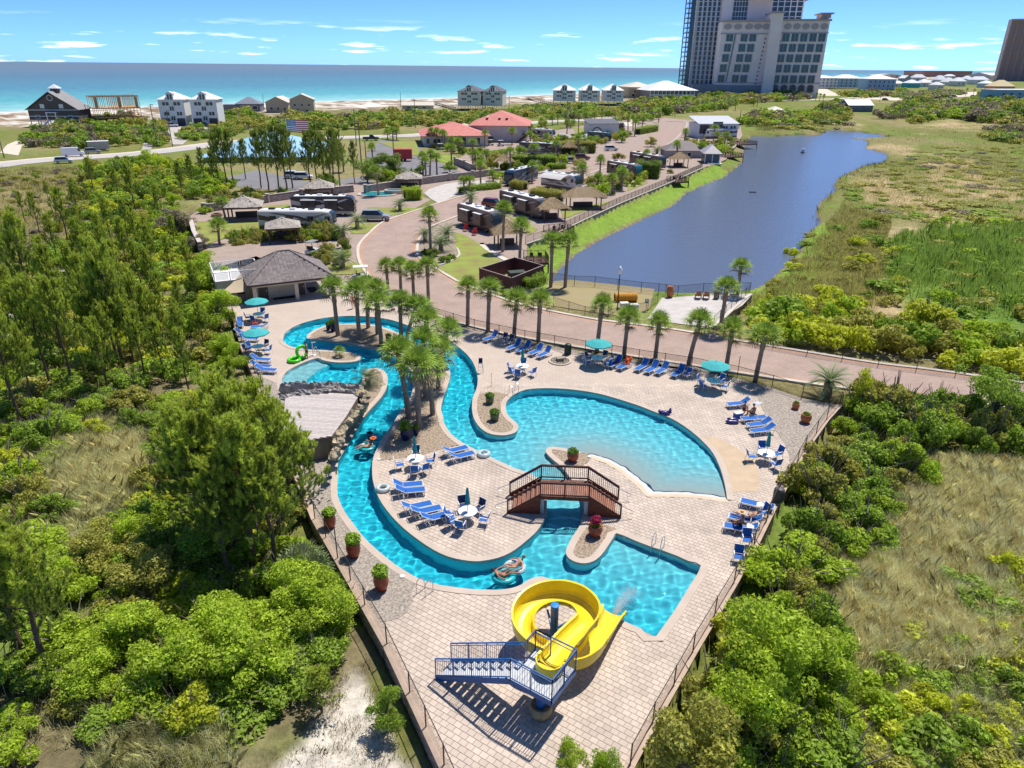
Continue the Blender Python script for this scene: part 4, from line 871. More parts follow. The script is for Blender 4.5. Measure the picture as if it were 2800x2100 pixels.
def build_bathhouse():
 ze=2.45;A=Zp('F', 650,1225, ze);B=Zp('F', 1535,1125, ze);Cc=Zp('F', 555,1035, ze);rz=math.atan2(B.y-A.y, B.x-A.x);w=(B-A).length;dep=8.6
 X=Vector((math.cos(rz), math.sin(rz),0));Yv=Vector((-X.y, X.x, 0));ctr=A + X*w/2 + Yv*dep/2;ctr.z=0
 t=thing('bath_house', 'cream bath house with grey hip roof behind the pool', 'building', ctr, rz);hw, hd=w/2, dep/2
 loc=lambda q: (lambda v: Vector((v.dot(X), v.dot(Yv), q.z)))(q - ctr)
 rl=.7;zr=5.15
 E=[Vector((-hw,-hd,ze)), Vector((hw,-hd,ze)), Vector((hw,hd,ze)), Vector((-hw,hd,ze))];R0, R1=Vector((-rl,0,zr)), Vector((rl,0,zr))
 mb=MB();mb.add(E + [R0, R1],[(0,1,5,4),(1,2,5),(2,3,4,5),(3,0,4),(3,2,1,0)]);rf=mb.build('roof', mat('roof_underlay', (.16,.135,.125),.9,.1,3), t)
 shingle_face(rf, (E[0],E[1],R1,R0), cap=200);shingle_face(rf, (E[1],E[2],R1,R1), cap=50);shingle_face(rf, (E[3],E[0],R0,R0), cap=50);shingle_face(rf, (E[2],E[3],R0,R1), cap=0)
 for p, q in ((E[0],R0),(E[1],R1),(R0,R1),(E[2],R1),(E[3],R0)): MB().bar(p + Vector((0,0,.05)), q + Vector((0,0,.06)),.22,.05).build('ridge_cap', M_SHING, rf)
 mb=MB()
 for i in range(4): mb.bar(E[i] - Vector((0,0,.10)), E[(i+1) % 4] - Vector((0,0,.10)),.10,.2)
 mb.build('fascia', M_FASC, t)
 # walls stand back behind the porch;doors and porch columns
 fy=-hd + 2.3;rx=hw - 3.2
 mb=MB();mb.box(((-hw+.7+rx)/2,(fy+hd-.4)/2,1.2),(rx+hw-.7, hd-.4-fy, 2.4));mb.build('wall', M_CREAM, t)
 MB().box((0,-hd+.55,2.2),(w-.9,.35,.42)).build('porch_beam', M_CREAM, t);MB().box((hw-.6,.2,2.2),(.35, dep-1.6,.40)).build('porch_beam', M_CREAM, t)
 for x, y in ((-hw+.75,-hd+.55),(.45,-hd+.55),(hw-.6,-hd+.55),(hw-.6,.6),(hw-.6, hd-.5)): MB().box((x,y,1.0),(.42,.42,2.0)).build('column', M_CREAM, t)
 for x, lab in ((-hw+1.9, 'M'),(rx-.7, 'W')):
  d=MB().box((x, fy-.02,1.02),(1.1,.06,2.04)).build('door', M_DOOR, t);MB().box((x+.38, fy-.07,1.0),(.05,.05,.14)).build('handle', M_STEEL, d);MB().box((x-.1, fy-.06,1.75),(.16,.02,.16)).build('sign_plate', M_WHITE, d)
 d=MB().box((rx+.02, fy+1.6,1.02),(.06,1.0,2.04)).build('door', M_DOOR, t)
 for x, z in ((-.6,1.75),(-.25,1.72),(-1.3,.7)): MB().box((x, fy-.02, z),(.22,.05,.3)).build('wall_plate', mat('tan_plate', (.5,.42,.3),.5), t)
 for x, y, a, b in ((-.9, fy-.55,2.6,.9),(hw-2.2,-.6,1.0,2.2)): mt=MB().box((*(lambda v: (v.x, v.y))(ctr + X*x + Yv*y),.03),(a, b, .03), rz).build('door_mat', mat('black_rubber', (.03,.028,.027),.9,.2,6));tag(mt, 'black rubber mat in front of the bath house doors' if a > 2 else 'black rubber mat under the right porch of the bath house', 'mat')
 # roof terrace of the pump building behind, with white glass railing
 p=Zp('F', 400,900,2.6);q=Zp('F', 780,880,2.6);an=rz;tt=thing('pump_house', 'low cream pump house with white glass-railed roof terrace behind the bath house', 'building', (ctr + X*(-hw-.6) + Yv*(1.9)), rz)
 MB().box((0,0,1.15),(5.0,5.2,2.3)).build('wall', M_CREAM, tt);MB().box((0,0,2.37),(5.3,5.5,.12)).build('terrace_floor', mat('white_membrane', (.66,.64,.62),.8,.06), tt)
 cs=[(-2.6,-2.7),(2.6,-2.7),(2.6,2.7),(-2.6,2.7)];gm=mat('railing_glass', (.8,.85,.86),.1,.02, alpha=.22)
 for i in range(4):
  a, b=Vector((*cs[i],2.43)), Vector((*cs[(i+1) % 4],2.43));MB().bar(a + Vector((0,0,1)), b + Vector((0,0,1)),.09,.07).build('top_rail', M_WHITE, tt)
  for k in range(3):
   f=k/3;g=a + (b-a)*f;MB().box(g + Vector((0,0,.5)),(.08,.08,1)).build('rail_post', M_WHITE, tt);e0=a + (b-a)*(f+.03);e1=a + (b-a)*(f+.30);mb=MB();mb.bar(e0 + Vector((0,0,.5)), e1 + Vector((0,0,.5)),.015,.82);mb.build('glass_pane', gm, tt)
 # shade sail and pool heater beside the left wall
 s0=ctr + X*(-hw-.1) + Yv*(-.2);s0.z=3.0;s1=ctr + X*(-hw-3.0) + Yv*(-2.6);s1.z=1.5;s2=ctr + X*(-hw-.1) + Yv*(-3.4);s2.z=1.6;mb=MB();n=8;vs=[];fs=[]
 for i in range(n+1):
  for j in range(n+1-i):
   u, v=i/n, j/n;w_=1-u-v;k=.22*(u*v + v*w_ + w_*u);q=s0*w_ + s1*u + s2*v;cen=(s0+s1+s2)/3;vs.append(q + (cen-q)*k - Vector((0,0,.5*(u*v+v*w_+w_*u))))
 ix={};c_=0
 for i in range(n+1):
  for j in range(n+1-i): ix[i,j]=c_;c_ += 1
 for i in range(n):
  for j in range(n-i):
   fs.append((ix[i,j], ix[i+1,j], ix[i,j+1]))
   if j < n-i-1: fs.append((ix[i+1,j], ix[i+1,j+1], ix[i,j+1]))
 sl=mb.add(vs, fs).build('shade_sail', mat('tan_sail_cloth', (.62,.50,.34),.8,.05,1, trans=.2));tag(sl, 'tan triangular shade sail stretched beside the bath house', 'shade sail')
 po=thing('sail_post', 'dark post holding the tip of the tan shade sail', 'post', (s1.x, s1.y, 0));MB().lathe([(.06,0),(.06,1.75),(.02,1.8)], n=10).build('post', M_IRON, po)
 mb=MB();mb.box((0,0,.55),(.9,.8,1.1));h=thing('pool_heater', 'dark grey pool heater under the shade sail', 'machine', ctr + X*(-hw-.6) + Yv*(-2.3), rz);mb.build('cabinet', mat('dark_grey_metal', (.09,.09,.095),.5), h);MB().lathe([(.34,1.1),(.36,1.25),(.2,1.3)], n=14).build('fan_cowl', M_IRON, h)
 # two vents and hvac on the roof back
 return ctr, X, Yv, hw, hd
BH=build_bathhouse()

# ------------------------------------------------------------------ rock grotto with flat boarded roof
M_ROCK=mat('limestone_rockwork', (.42,.34,.22),.95,.35,1.6,1.0,6, world_co=True, spec=.1, col2=(.20,.165,.12));M_GREYROCK=mat('grey_rockwork', (.36,.33,.30),.95,.3,2.0,1.0,7, world_co=True, spec=.1)
M_ROOFB=mat('weathered_roof_boards', (.50,.44,.41),.9,.12,4,.2,30, rand=.1, island=.1)
def build_grotto():
 zr=1.75;t=thing('rock_grotto', 'flat-roofed rock grotto beside the lazy river', 'grotto', (0,0,0))
 rp=Z(1,[(600,1110),(1030,1078),(1270,1092),(1150,1290),(1020,1465),(820,1500),(560,1420)], zr);cx=sum((p for p in rp), Vector())/len(rp);t.location=(cx.x, cx.y, 0);o=Vector((cx.x, cx.y, 0));rp=[p - o for p in rp]
 MB().prism(rp, -.5, zr-.05).build('grotto_core', mat('grotto_core', (.24,.2,.16),.95,.2,2,.5,8), t)
 # roof boards running across, each clipped to the roof outline
 d=(rp[2]-rp[1]).normalized();nrm=Vector((-d.y, d.x, 0));lo=min(p.dot(nrm) for p in rp);hi=max(p.dot(nrm) for p in rp);st=.22;y=lo
 while y < hi:
  ym=y + st/2;xs=[]
  for i in range(len(rp)):
   a, b=rp[i-1], rp[i];u, v=a.dot(nrm)-ym, b.dot(nrm)-ym
   if u*v < 0: xs.append(a.dot(d) + (b.dot(d)-a.dot(d))*u/(u-v))
  if len(xs) >= 2:
   x0, x1=min(xs), max(xs);c=d*((x0+x1)/2) + nrm*ym;MB().box((c.x, c.y, zr-.02),(x1-x0, st-.02,.05), math.atan2(d.y, d.x)).build('roof_board', M_ROOFB, t)
  y += st
 # rock face: top line to water line
 top=smooth_line(Z(1,[(1255,1075),(1300,1085),(1330,1110),(1290,1180),(1220,1270),(1150,1370),(1090,1450),(1060,1560),(1020,1650)], zr+.1),6);bot=smooth_line(Z(1,[(1310,1130),(1360,1200),(1350,1245),(1300,1310),(1240,1390),(1180,1460),(1130,1560),(1100,1640),(1075,1720)],-.3),6)
 n, m=len(top),9;rg=random.Random(5);vs=[]
 for i in range(n):
  for j in range(m):
   f=j/(m-1);p=top[i]*(1-f) + bot[i]*f - o;out=(bot[i]-top[i]);out.z=0;out=out.normalized() if out.length > .01 else Vector((1,-.3,0))
   bul=.28*math.sin(f*math.pi) + rg.uniform(-.16,.16);vs.append(p + out*bul + Vector((rg.uniform(-.07,.07), rg.uniform(-.07,.07), rg.uniform(-.08,.12))))
 MB().add(vs, [(i*m+j, i*m+j+1,(i+1)*m+j+1,(i+1)*m+j) for i in range(n-1) for j in range(m-1)]).build('rock_face', M_ROCK, t)
 # boulders along the rim: grey along the pool ledge, limestone above the river
 rim=smooth_line(Z(1,[(590,1105),(700,1072),(850,1065),(960,1045),(1035,1020),(1100,1050),(1200,1055),(1270,1085)], zr+.05),3)
 for i, p in enumerate(rim): r=rg.uniform(.2,.34);MB().blob(p - o + Vector((0,0,-.1)),(r*1.6, r*.8, r*rg.uniform(.6,1.0)),9,6, i, .22).build('rim_rock', M_GREYROCK, t)
 led=smooth_line(Z(1,[(600,1062),(720,1070),(860,1072),(1000,1068),(1130,1068),(1250,1072)],.2),2)
 for i, p in enumerate(led): r=rg.uniform(.4,.6);MB().blob(p - o + Vector((0,0,.25)),(r*1.3, r*.6, r*1.3),9,7,40+i, .2).build('ledge_rock', M_GREYROCK, t)
 for i in range(0, n, 4): r=rg.uniform(.25,.42);MB().blob(top[i] - o + Vector((.05,0,.0)),(r, r*1.2, r*.8),9,6,90+i, .25).build('rim_rock', M_ROCK, t)
build_grotto()
# ------------------------------------------------------------------ pool furniture
M_SLING=mat('blue_sling', (.012,.115,.42),.7,.1,8, spec=.3);M_WFRAME=mat('white_resin', (.76,.77,.78),.45,.05,3);M_TEAL=mat('teal_canvas', (.015,.30,.31),.8,.08,3);M_TURQ=mat('turquoise_canvas', (.07,.50,.50),.8,.07,2, trans=.25)
M_NAVY=mat('navy_sling', (.02,.035,.11),.7,.12,8)
def make_lounger(back):
 """length along +x (head), feet at -x"""
 t=thing('sun_lounger', 'blue sun lounger', 'sun lounger');L0, Lj, w, h=-.95,.35,.31,.36;ca, sa=math.cos(R(back)), math.sin(R(back));bl=.74;hd=Vector((Lj + bl*ca, 0, h + bl*sa))
 for s_ in (-1,1):
  y=s_*w;mb=MB();mb.tube([(L0,y,h-.06),(L0+.06,y,h),(Lj,y,h),(Lj+.5,y,h-.02),(Lj+.58,y,h-.1)],.026,6);mb.build('side_rail', M_WFRAME, t)
  mb=MB();mb.tube([(Lj,y*.97,h+.01),(hd.x,y*.97,hd.z),(hd.x+.03*ca,y*.8,hd.z+.03*sa)],.022,6);mb.build('back_frame', M_WFRAME, t)
  for x0, x1 in ((L0+.12, L0+.62),(Lj-.1, Lj+.42)):
   mb=MB();mb.tube([(x0-.06,y,h),(x0,y,.02),(x0+.08,y,.0),((x0+x1)/2,y,.16),(x1-.08,y,.0),(x1,y,.02),(x1+.06,y,h-.02)],.024,6);mb.build('leg', M_WFRAME, t)
 mb=MB();mb.tube([(L0,-w,h-.02),(L0-.04,-w*.5,h-.03),(L0-.04,w*.5,h-.03),(L0,w,h-.02)],.026,6);mb.build('end_bar', M_WFRAME, t);mb=MB();mb.tube([(hd.x,-w,hd.z),(hd.x+.05*ca,-w*.5,hd.z+.05*sa),(hd.x+.05*ca,w*.5,hd.z+.05*sa),(hd.x,w,hd.z)],.022,6);mb.build('end_bar', M_WFRAME, t)
 def cloth(name, a, b):
  mb=MB();n=5;vs=[]
  for i in range(n+1):
   f=i/n;p=a + (b-a)*f;sag=-.03*math.sin(f*math.pi)
   for y in (-w+.035,0, w-.035): vs.append((p.x, y, p.z + sag - (.015 if y == 0 else 0)))
  vs2=[(x, y, z-.012) for x, y, z in vs];k=len(vs);fs=[]
  for i in range(n):
   for j in range(2): q=(i*3+j, (i+1)*3+j, (i+1)*3+j+1, i*3+j+1);fs += [q, tuple(v+k for v in q[::-1])]
  mb.add(vs + vs2, fs).build(name, M_SLING, t)
 cloth('seat_sling', Vector((L0+.03,0,h+.02)), Vector((Lj-.02,0,h+.02)));cloth('back_sling', Vector((Lj+.02,0,h+.04)), Vector((hd.x-.02*ca,0,hd.z)))
 return Kit(t)
LOUNGE_UP, LOUNGE_MID, LOUNGE_FLAT=make_lounger(52), make_lounger(34), make_lounger(6)
def make_chair(sling):
 t=thing('patio_chair', 'white patio chair', 'chair');w, d, h=.27,.25,.42
 for s_ in (-1,1):
  mb=MB();mb.tube([(-d-.03,s_*w,0),(-d,s_*w,.3),(-d+.02,s_*w,.62),(-d+.1,s_*w,.66)],.017,6);mb.build('leg', M_WFRAME, t)
  mb=MB();mb.tube([(d+.1,s_*w,0),(d,s_*w,h),(d+.14,s_*w,.98)],.017,6);mb.build('leg', M_WFRAME, t)
  mb=MB();mb.bar((-d+.04,s_*w,.66),(d+.05,s_*w,.63),.05,.025);mb.build('arm', M_WFRAME, t)
 mb=MB();mb.box((0,0,h),(2*d,2*w-.04,.02));mb.build('seat', sling, t)
 mb=MB();mb.bar((d,0,h+.04),(d+.14,0,.97),2*w-.04,.02, up=(1,0,0));mb.build('backrest', sling, t)
 mb=MB();mb.bar((d+.14,-w,.98),(d+.14,w,.98),.035);mb.build('cross_bar', M_WFRAME, t);mb=MB();mb.bar((-d,-w,h-.02),(-d,w,h-.02),.03);mb.build('cross_bar', M_WFRAME, t)
 return Kit(t)
CHAIR, CHAIR_N=make_chair(M_SLING), make_chair(M_NAVY)
def make_table():
 t=thing('patio_table', 'round white patio table', 'table');MB().lathe([(.0,.70),(.56,.70),(.60,.71),(.60,.735),(.56,.745),(.0,.745)], n=24, cap=False).build('table_top', M_WFRAME, t, smooth=False)
 for a in (45,135,225,315): mb=MB();c, s_=math.cos(R(a)), math.sin(R(a));mb.tube([(c*.42,s_*.42,.70),(c*.3,s_*.3,.45),(c*.2,s_*.2,.3),(c*.38,s_*.38,.06),(c*.46,s_*.46,0)],.022,6);mb.build('leg', M_WFRAME, t)
 MB().lathe([(.20,.29),(.22,.31),(.05,.33)], n=14).build('shelf', M_WFRAME, t)
 return Kit(t)
TABLE=make_table()
def make_parasol_open():
 t=thing('open_parasol', 'open turquoise parasol', 'umbrella');MB().lathe([(.02,0),(.02,2.55),(.03,2.57),(.01,2.63)], n=8).build('pole', M_IRON, t)
 mb=MB();n=8;r=1.28;vs=[(0,0,2.52)]
 for f, z in ((.45,2.40),(1,2.12)): vs += [(r*f*math.cos(2*math.pi*k/n), r*f*math.sin(2*math.pi*k/n), z) for k in range(n)]
 vs += [(r*math.cos(2*math.pi*k/n), r*math.sin(2*math.pi*k/n),2.02) for k in range(n)]
 fs=[(0,1+k,1+(k+1) % n) for k in range(n)] + [(1+k, 1+n+k, 1+n+(k+1) % n, 1+(k+1) % n) for k in range(n)] + [(1+n+k, 1+2*n+k, 1+2*n+(k+1) % n, 1+n+(k+1) % n) for k in range(n)]
 mb.add(vs, fs).build('canopy', M_TURQ, t)
 for k in range(n): mb=MB();a=2*math.pi*k/n;mb.bar((0,0,2.46),(r*.99*math.cos(a), r*.99*math.sin(a),2.09),.016);mb.build('rib', M_IRON, t)
 return Kit(t)
def make_parasol_shut():
 t=thing('closed_parasol', 'closed teal parasol', 'umbrella');MB().lathe([(.02,0),(.02,2.4)], n=8).build('pole', M_IRON, t);mb=MB();n=16;vs=[];pr=[(.05,2.42),(.075,2.3),(.10,1.95),(.135,1.6),(.13,1.45),(.175,1.28),(.12,1.25)]
 for r, z in pr: vs += [(r*(1 + .22*(k % 2 - .5))*math.cos(2*math.pi*k/n), r*(1 + .22*(k % 2 - .5))*math.sin(2*math.pi*k/n), z) for k in range(n)]
 mb.add(vs, [(i*n+k, i*n+(k+1) % n, (i+1)*n+(k+1) % n, (i+1)*n+k) for i in range(len(pr)-1) for k in range(n)] + [tuple(range(n))]).build('canopy', M_TEAL, t)
 MB().lathe([(.14,1.44),(.15,1.48),(.14,1.52)], n=12).build('strap', M_TEAL, t);return Kit(t)
PARA_O, PARA_C=make_parasol_open(), make_parasol_shut()
def dirz(k, a, b): p, q=Zp(k, *a), Zp(k, *b);return math.atan2(q.y-p.y, q.x-p.x)
def lounger(kit, k, at, ang, label, group=None): q=Zp(k, *at);return kit.put((q.x, q.y, .004), R(ang), label, group)
for at, lab in (((640,768),'blue lounger at the left end of the roadside row beside two navy chairs'),((850,848),'second blue lounger of the roadside row, just right of two navy chairs'),((938,866),'third blue lounger of the roadside row behind the closed parasol'),((1048,893),'fourth blue lounger of the roadside row, left of the pair by the fire pit'),((1122,915),'fifth blue lounger of the roadside row, next to the round fire pit'),((1762,1003),'blue lounger with a red bag beside the open parasol by the road'),((1845,1022),'blue lounger with an orange towel over its back'),((2005,1033),'blue lounger to the right of the one with the orange towel'),((2095,1052),'blue lounger, second to the right of the orange towel')):
 lounger(LOUNGE_UP, 2, at, 48, lab, 'loungers in a row along the road')
lounger(LOUNGE_UP, 3,(345,1012),48, 'blue lounger, third to the right of the orange towel', 'loungers in a row along the road');lounger(LOUNGE_UP, 3,(485,1035),48, 'blue lounger at the right end of the roadside row', 'loungers in a row along the road')
for at, a, kit, lab in (((1000,1305),12,LOUNGE_MID,'empty blue lounger at the top of the group on the right of the pool'),((1130,1432),8,LOUNGE_FLAT,'flat blue lounger on which the person with a striped towel sits'),((1180,1483),14,LOUNGE_MID,'blue lounger below the seated bathers, second from the bottom of its group'),((1210,1535),14,LOUNGE_MID,'blue lounger nearest the closed parasol on the right of the pool')): lounger(kit, 3, at, a, lab, 'loungers right of the big pool')
for at, a, kit, lab in (((800,1025),-25,LOUNGE_FLAT,'blue lounger with white towel beside the grey litter bin on the right'),((710,1150),-22,LOUNGE_MID,'blue lounger under the sunbather by the right fence'),((670,1225),-18,LOUNGE_MID,'blue lounger of the person in the straw hat by the right fence')): lounger(kit, 6, at, a, lab, 'loungers by the right fence')
for at, a, lab in (((1275,335),208,'blue lounger of the pair by the gravel island, farther from the camera'),((1340,392),208,'blue lounger of the pair by the gravel island, nearer the clear ring'),((800,690),191,'farther of the two blue loungers beside the clear ring on the round deck'),((825,748),191,'nearer of the two blue loungers beside the clear ring on the round deck'),((890,905),203,'leftmost of the three blue loungers on the round deck'),((985,950),203,'middle of the three blue loungers on the round deck'),((1085,1012),205,'rightmost of the three blue loungers, next to the table with closed parasol')): lounger(LOUNGE_MID, 4, at, a, lab, 'loungers on the round deck')
for at, a, lab in (((190,470),110,'blue lounger standing by the left fence below the upper turquoise parasol'),((370,500),10,'blue lounger with red towels by the left fence'),((230,560),170,'blue lounger by the left fence above the lower turquoise parasol'),((275,608),175,'second blue lounger by the left fence above the lower turquoise parasol'),((380,800),170,'blue lounger below the lower left table'),((385,860),172,'blue lounger on the left deck, second from the pine branches'),((430,895),174,'blue lounger on the left deck nearest the pine branches')): lounger(LOUNGE_MID, 1, at, a, lab, 'loungers along the left fence')
def place_table(k, at, chairs, para, desc, rad=1.0, kit=CHAIR, cl=None):
 q=Zp(k, *at);TABLE.put((q.x, q.y, .004),0, 'round white table ' + desc, 'round white tables');(PARA_O if para == 'o' else PARA_C).put((q.x, q.y, .01), R(11),('open turquoise parasol over the table ' if para == 'o' else 'closed teal parasol in the table ') + desc, 'parasols')
 for a in chairs:
  kt=CHAIR_N if (a in (cl or ())) else kit;c, s_=math.cos(R(a)), math.sin(R(a));r=rad + (a % 7)*.02
  kt.put((q.x + c*r, q.y + s_*r, .004), R(a + (a % 11) - 5), 'white chair with blue sling at the table ' + desc, 'chairs at the table ' + desc)
place_table(4,(875,470),(95,15,195,275,310), 'c', 'next to the palm island', cl=(95,))
place_table(4,(1400,1010),(110,50,180,250,340,215), 'c', 'on the round deck near the bridge', cl=(110,50))
place_table(2,(925,1062),(85,170,250,320,215), 'c', 'in front of the roadside loungers')
place_table(6,(880,640),(175,85,25,290), 'c', 'on the right near the gravel')
place_table(2,(1605,985),(140,55,200,320,5), 'o', 'beside the fire pit by the road', cl=(140,55))
place_table(3,(785,1140),(150,205,40,330), 'o', 'at the right end of the roadside row')
place_table(1,(360,415),(90,200,330,260), 'o', 'in front of the bath house')
place_table(1,(358,715),(70,180,150,350), 'o', 'on the left deck by the lounger row', cl=(70,))
for kt, k, at, a, lab in ((CHAIR_N,2,(755,785),55,'left one of two navy chairs between the roadside loungers'),(CHAIR_N,2,(812,800),55,'right one of two navy chairs between the roadside loungers'),(CHAIR,3,(560,1055),40,'white chair at the right end of the roadside row'),(CHAIR,6,(850,1100),20,'white chair between the bathers by the right fence'),(CHAIR,6,(725,1330),80,'upper white chair alone at the right fence'),(CHAIR,6,(655,1470),75,'lower white chair alone at the right fence'),(CHAIR,1,(1540,330),100,'white chair behind the palms by the bath house')): q=Zp(k, *at);kt.put((q.x, q.y, .004), R(a), lab)

# ------------------------------------------------------------------ pots, rings, bins, ladders and other small things
M_TERRA=mat('terracotta_glaze', (.30,.065,.035),.35,.2,3);M_ORPOT=mat('orange_terracotta', (.42,.15,.055),.6,.2,3);M_COB=mat('cobalt_glaze', (.012,.02,.10),.25,.15,3);M_GRNPOT=mat('green_glaze', (.12,.15,.08),.4,.25,4);M_SOIL=mat('potting_soil', (.05,.035,.02),.95)
LEAF={}
def leaf_mat(name, col, var=.35, scale=.8, trans=.35, rand=.18, rough=.55, spec=.25, col2=None):
 return mat(name, col, rough, var, scale, trans=trans, rand=rand + .12, island=.3, spec=spec, col2=col2)
M_POTLEAF=leaf_mat('bright_pot_foliage', (.32,.48,.04));M_PINKLEAF=leaf_mat('pink_foliage', (.42,.03,.09));M_FERN=leaf_mat('fern_foliage', (.17,.31,.035))
def leaf_ball(mb, c, r, n, size, seed, flat=1.0):
 rg=random.Random(seed);c=Vector(c)
 for _ in range(n):
  d=Vector((rg.gauss(0,1), rg.gauss(0,1), rg.gauss(.25,1))).normalized();p=c + Vector((d.x*r, d.y*r, d.z*r*flat))*(rg.random()**.4);a=Vector((rg.gauss(0,1), rg.gauss(0,1), rg.gauss(0,1))).normalized()
  nn=(d + a*.8).normalized();s_=nn.orthogonal().normalized();s_.rotate(Matrix.Rotation(rg.uniform(0,6.28),3, nn));u=nn.cross(s_);q=size*rg.uniform(.6,1.3)
  mb.add([p - s_*q, p + u*q*.45, p + s_*q, p - u*q*.45],[(0,1,2,3)])
def make_pot(shape, pm, plant, name='potted_plant'):
 t=thing(name, 'potted plant', 'potted plant');prof={'tall': [(.24,0),(.33,.2),(.40,.5),(.38,.75),(.33,.88),(.36,.93),(.31,.93),(.30,.82)], 'round': [(.22,0),(.36,.18),(.43,.42),(.40,.62),(.36,.68),(.39,.72),(.33,.72),(.32,.62)], 'cyl': [(.25,0),(.32,.1),(.35,.45),(.36,.6),(.31,.6),(.30,.52)]}[shape]
 MB().lathe(prof, n=20, cap=True).build('pot', pm, t, smooth=True);top=prof[-1][1]
 MB().lathe([(.0,top-.02),(.31,top-.02)], n=14, cap=False).build('soil', M_SOIL, t);mb=MB()
 if plant == 'bush': leaf_ball(mb, (0,0,top+.30),.48,520,.10,3,.75);m=M_POTLEAF
 elif plant == 'pink': leaf_ball(mb, (0,0,top+.42),.34,320,.08,4,.9);m=M_PINKLEAF
 elif plant == 'fern': leaf_ball(mb, (0,0,top+.18),.42,360,.10,6,.55);m=M_FERN
 elif plant == 'small': leaf_ball(mb, (0,0,top+.12),.28,200,.08,7,.6);m=M_FERN
 else: leaf_ball(mb, (0,0,top+.35),.5,360,.13,8,.9);m=M_FERN
 mb.build('foliage', m, t)
 if plant == 'pink': mb=MB();leaf_ball(mb, (0,0,top+.08),.32,200,.08,9,.45);mb.build('foliage', M_POTLEAF, t)
 return Kit(t)
K_TALL, K_ROUNDP, K_ROUNDF=make_pot('tall', M_TERRA, 'bush'), make_pot('round', M_TERRA, 'pink'), make_pot('round', M_TERRA, 'fern');K_GRN, K_COB, K_OR, K_ORS=make_pot('cyl', M_GRNPOT, 'fern'), make_pot('tall', M_COB, 'wild'), make_pot('round', M_ORPOT, 'small'), make_pot('cyl', M_ORPOT, 'small')
for kit, k, at, sc, lab in ((K_TALL,8,(425,392),.95,'red glazed pot with bright plant, farthest of three along the left wall'),(K_TALL,8,(603,612),1.05,'red glazed pot with bright plant, middle of three along the left wall'),(K_TALL,8,(812,862),1.05,'red glazed pot with bright plant, nearest of three along the left wall'),(K_ROUNDP,5,(1205,1160),1.05,'round red pot with pink plant beside the footbridge'),(K_ROUNDF,5,(980,408),1.0,'round red pot with fern on the small planter behind the footbridge'),(K_GRN,2,(628,1335),1.0,'green pot with fern on the spit between river and pool, farther one'),(K_GRN,2,(672,1490),1.05,'green pot with fern on the spit between river and pool, nearer one'),(K_COB,1,(1692,1500),1.0,'large cobalt blue pot under the island palms'),(K_COB,1,(1785,1458),.55,'small cobalt blue pot under the island palms'),(K_COB,1,(990,505),.6,'small cobalt pot on the far palm island'),(K_COB,1,(1035,515),.85,'taller cobalt pot on the far palm island'),(K_OR,6,(1212,318),1.0,'large orange terracotta pot on the right gravel'),(K_ORS,6,(1130,205),.85,'small orange terracotta pot on the right gravel'),(K_GRN,1,(1535,600),.8,'brown-green pot under the palms of the far island')): q=Zp(k, *at);kit.put((q.x, q.y, .02), random.random()*6, lab, scale=sc)
def ring(label, loc, r, tube, m, tilt=None, cat='swim ring', name='inflatable_ring'):
 mb=MB();mb.tube([(r*math.cos(2*math.pi*k/20), r*math.sin(2*math.pi*k/20),0) for k in range(20)], tube, 10, closed=True);o=mb.build(name, m, smooth=True, loc=loc);o.rotation_euler=tilt or (0,0,0);return tag(o, label, cat)
M_CLEAR=mat('clear_vinyl', (.62,.70,.72),.15,.15,6, spec=.6, alpha=.75);M_LIME=mat('lime_vinyl', (.10,.62,.02),.25,.08,3, spec=.5);M_AQUA=mat('aqua_vinyl', (.03,.45,.50),.25,.08,3, spec=.5);M_VIOL=mat('violet_vinyl', (.035,.03,.16),.3,.2,5, spec=.5)
q=Zp(4,545,700);ring('clear inflatable ring on the left edge of the round deck', (q.x,q.y,.17),.36,.14, M_CLEAR);q=Zp(4,1560,352);ring('clear inflatable ring on the right edge of the round deck', (q.x,q.y,.17),.36,.14, M_CLEAR)
q=Zp(1,680,790);ring('lime green ring lying flat on the left deck', (q.x,q.y,.17),.52,.16, M_LIME);q=Zp(1,755,765);ring('lime green ring held upright by the standing man', (q.x,q.y,.72),.54,.16, M_LIME, (R(78),0,R(50)))
def blobthing(name, label, cat, loc, parts):
 t=thing(name, label, cat, loc)
 for nm, c, r, m, sd_ in parts: MB().blob(c, r, 10,7, sd_, .12).build(nm, m, t, smooth=True)
 return t
q=Zp(3,372,1372);blobthing('inflatable_float', 'dark violet inflatable float at the edge of the big pool', 'float', (q.x,q.y,0),[('body',(0,0,.18),(.5,.28,.2),M_VIOL,1),('neck',(.42,.05,.36),(.12,.12,.25),M_VIOL,2),('tail',(-.42,0,.3),(.15,.2,.15),M_VIOL,3)])
q=Zp(3,955,1445);blobthing('inflatable_float', 'dark blue inflatable mattress lying beside the seated bathers', 'float', (q.x,q.y,0),[('body',(0,0,.14),(.6,.24,.15),M_VIOL,4),('body',(.12,.42,.14),(.5,.2,.15),M_VIOL,5)])
def bin_(label, q, col):
 t=thing('litter_bin', label, 'bin', (q.x,q.y,0));m=mat('bin_'+label[:6], col, .5,.15,4);MB().lathe([(.27,0),(.30,.1),(.32,.8),(.33,.86)], n=18).build('body', m, t);MB().lathe([(.34,.86),(.34,.93),(.28,1.05),(.12,1.12),(.11,1.1)], n=18).build('lid', m, t)
 for k in range(12): a=2*math.pi*k/12;MB().box((.325*math.cos(a),.325*math.sin(a),.45),(.03,.09,.72), a).build('slat', m, t)
bin_('dark green slatted litter bin behind the fire pit', Zp(2,1335,890),(.02,.045,.035));bin_('grey domed litter bin by the right fence', Zp(6,982,972),(.10,.095,.09))
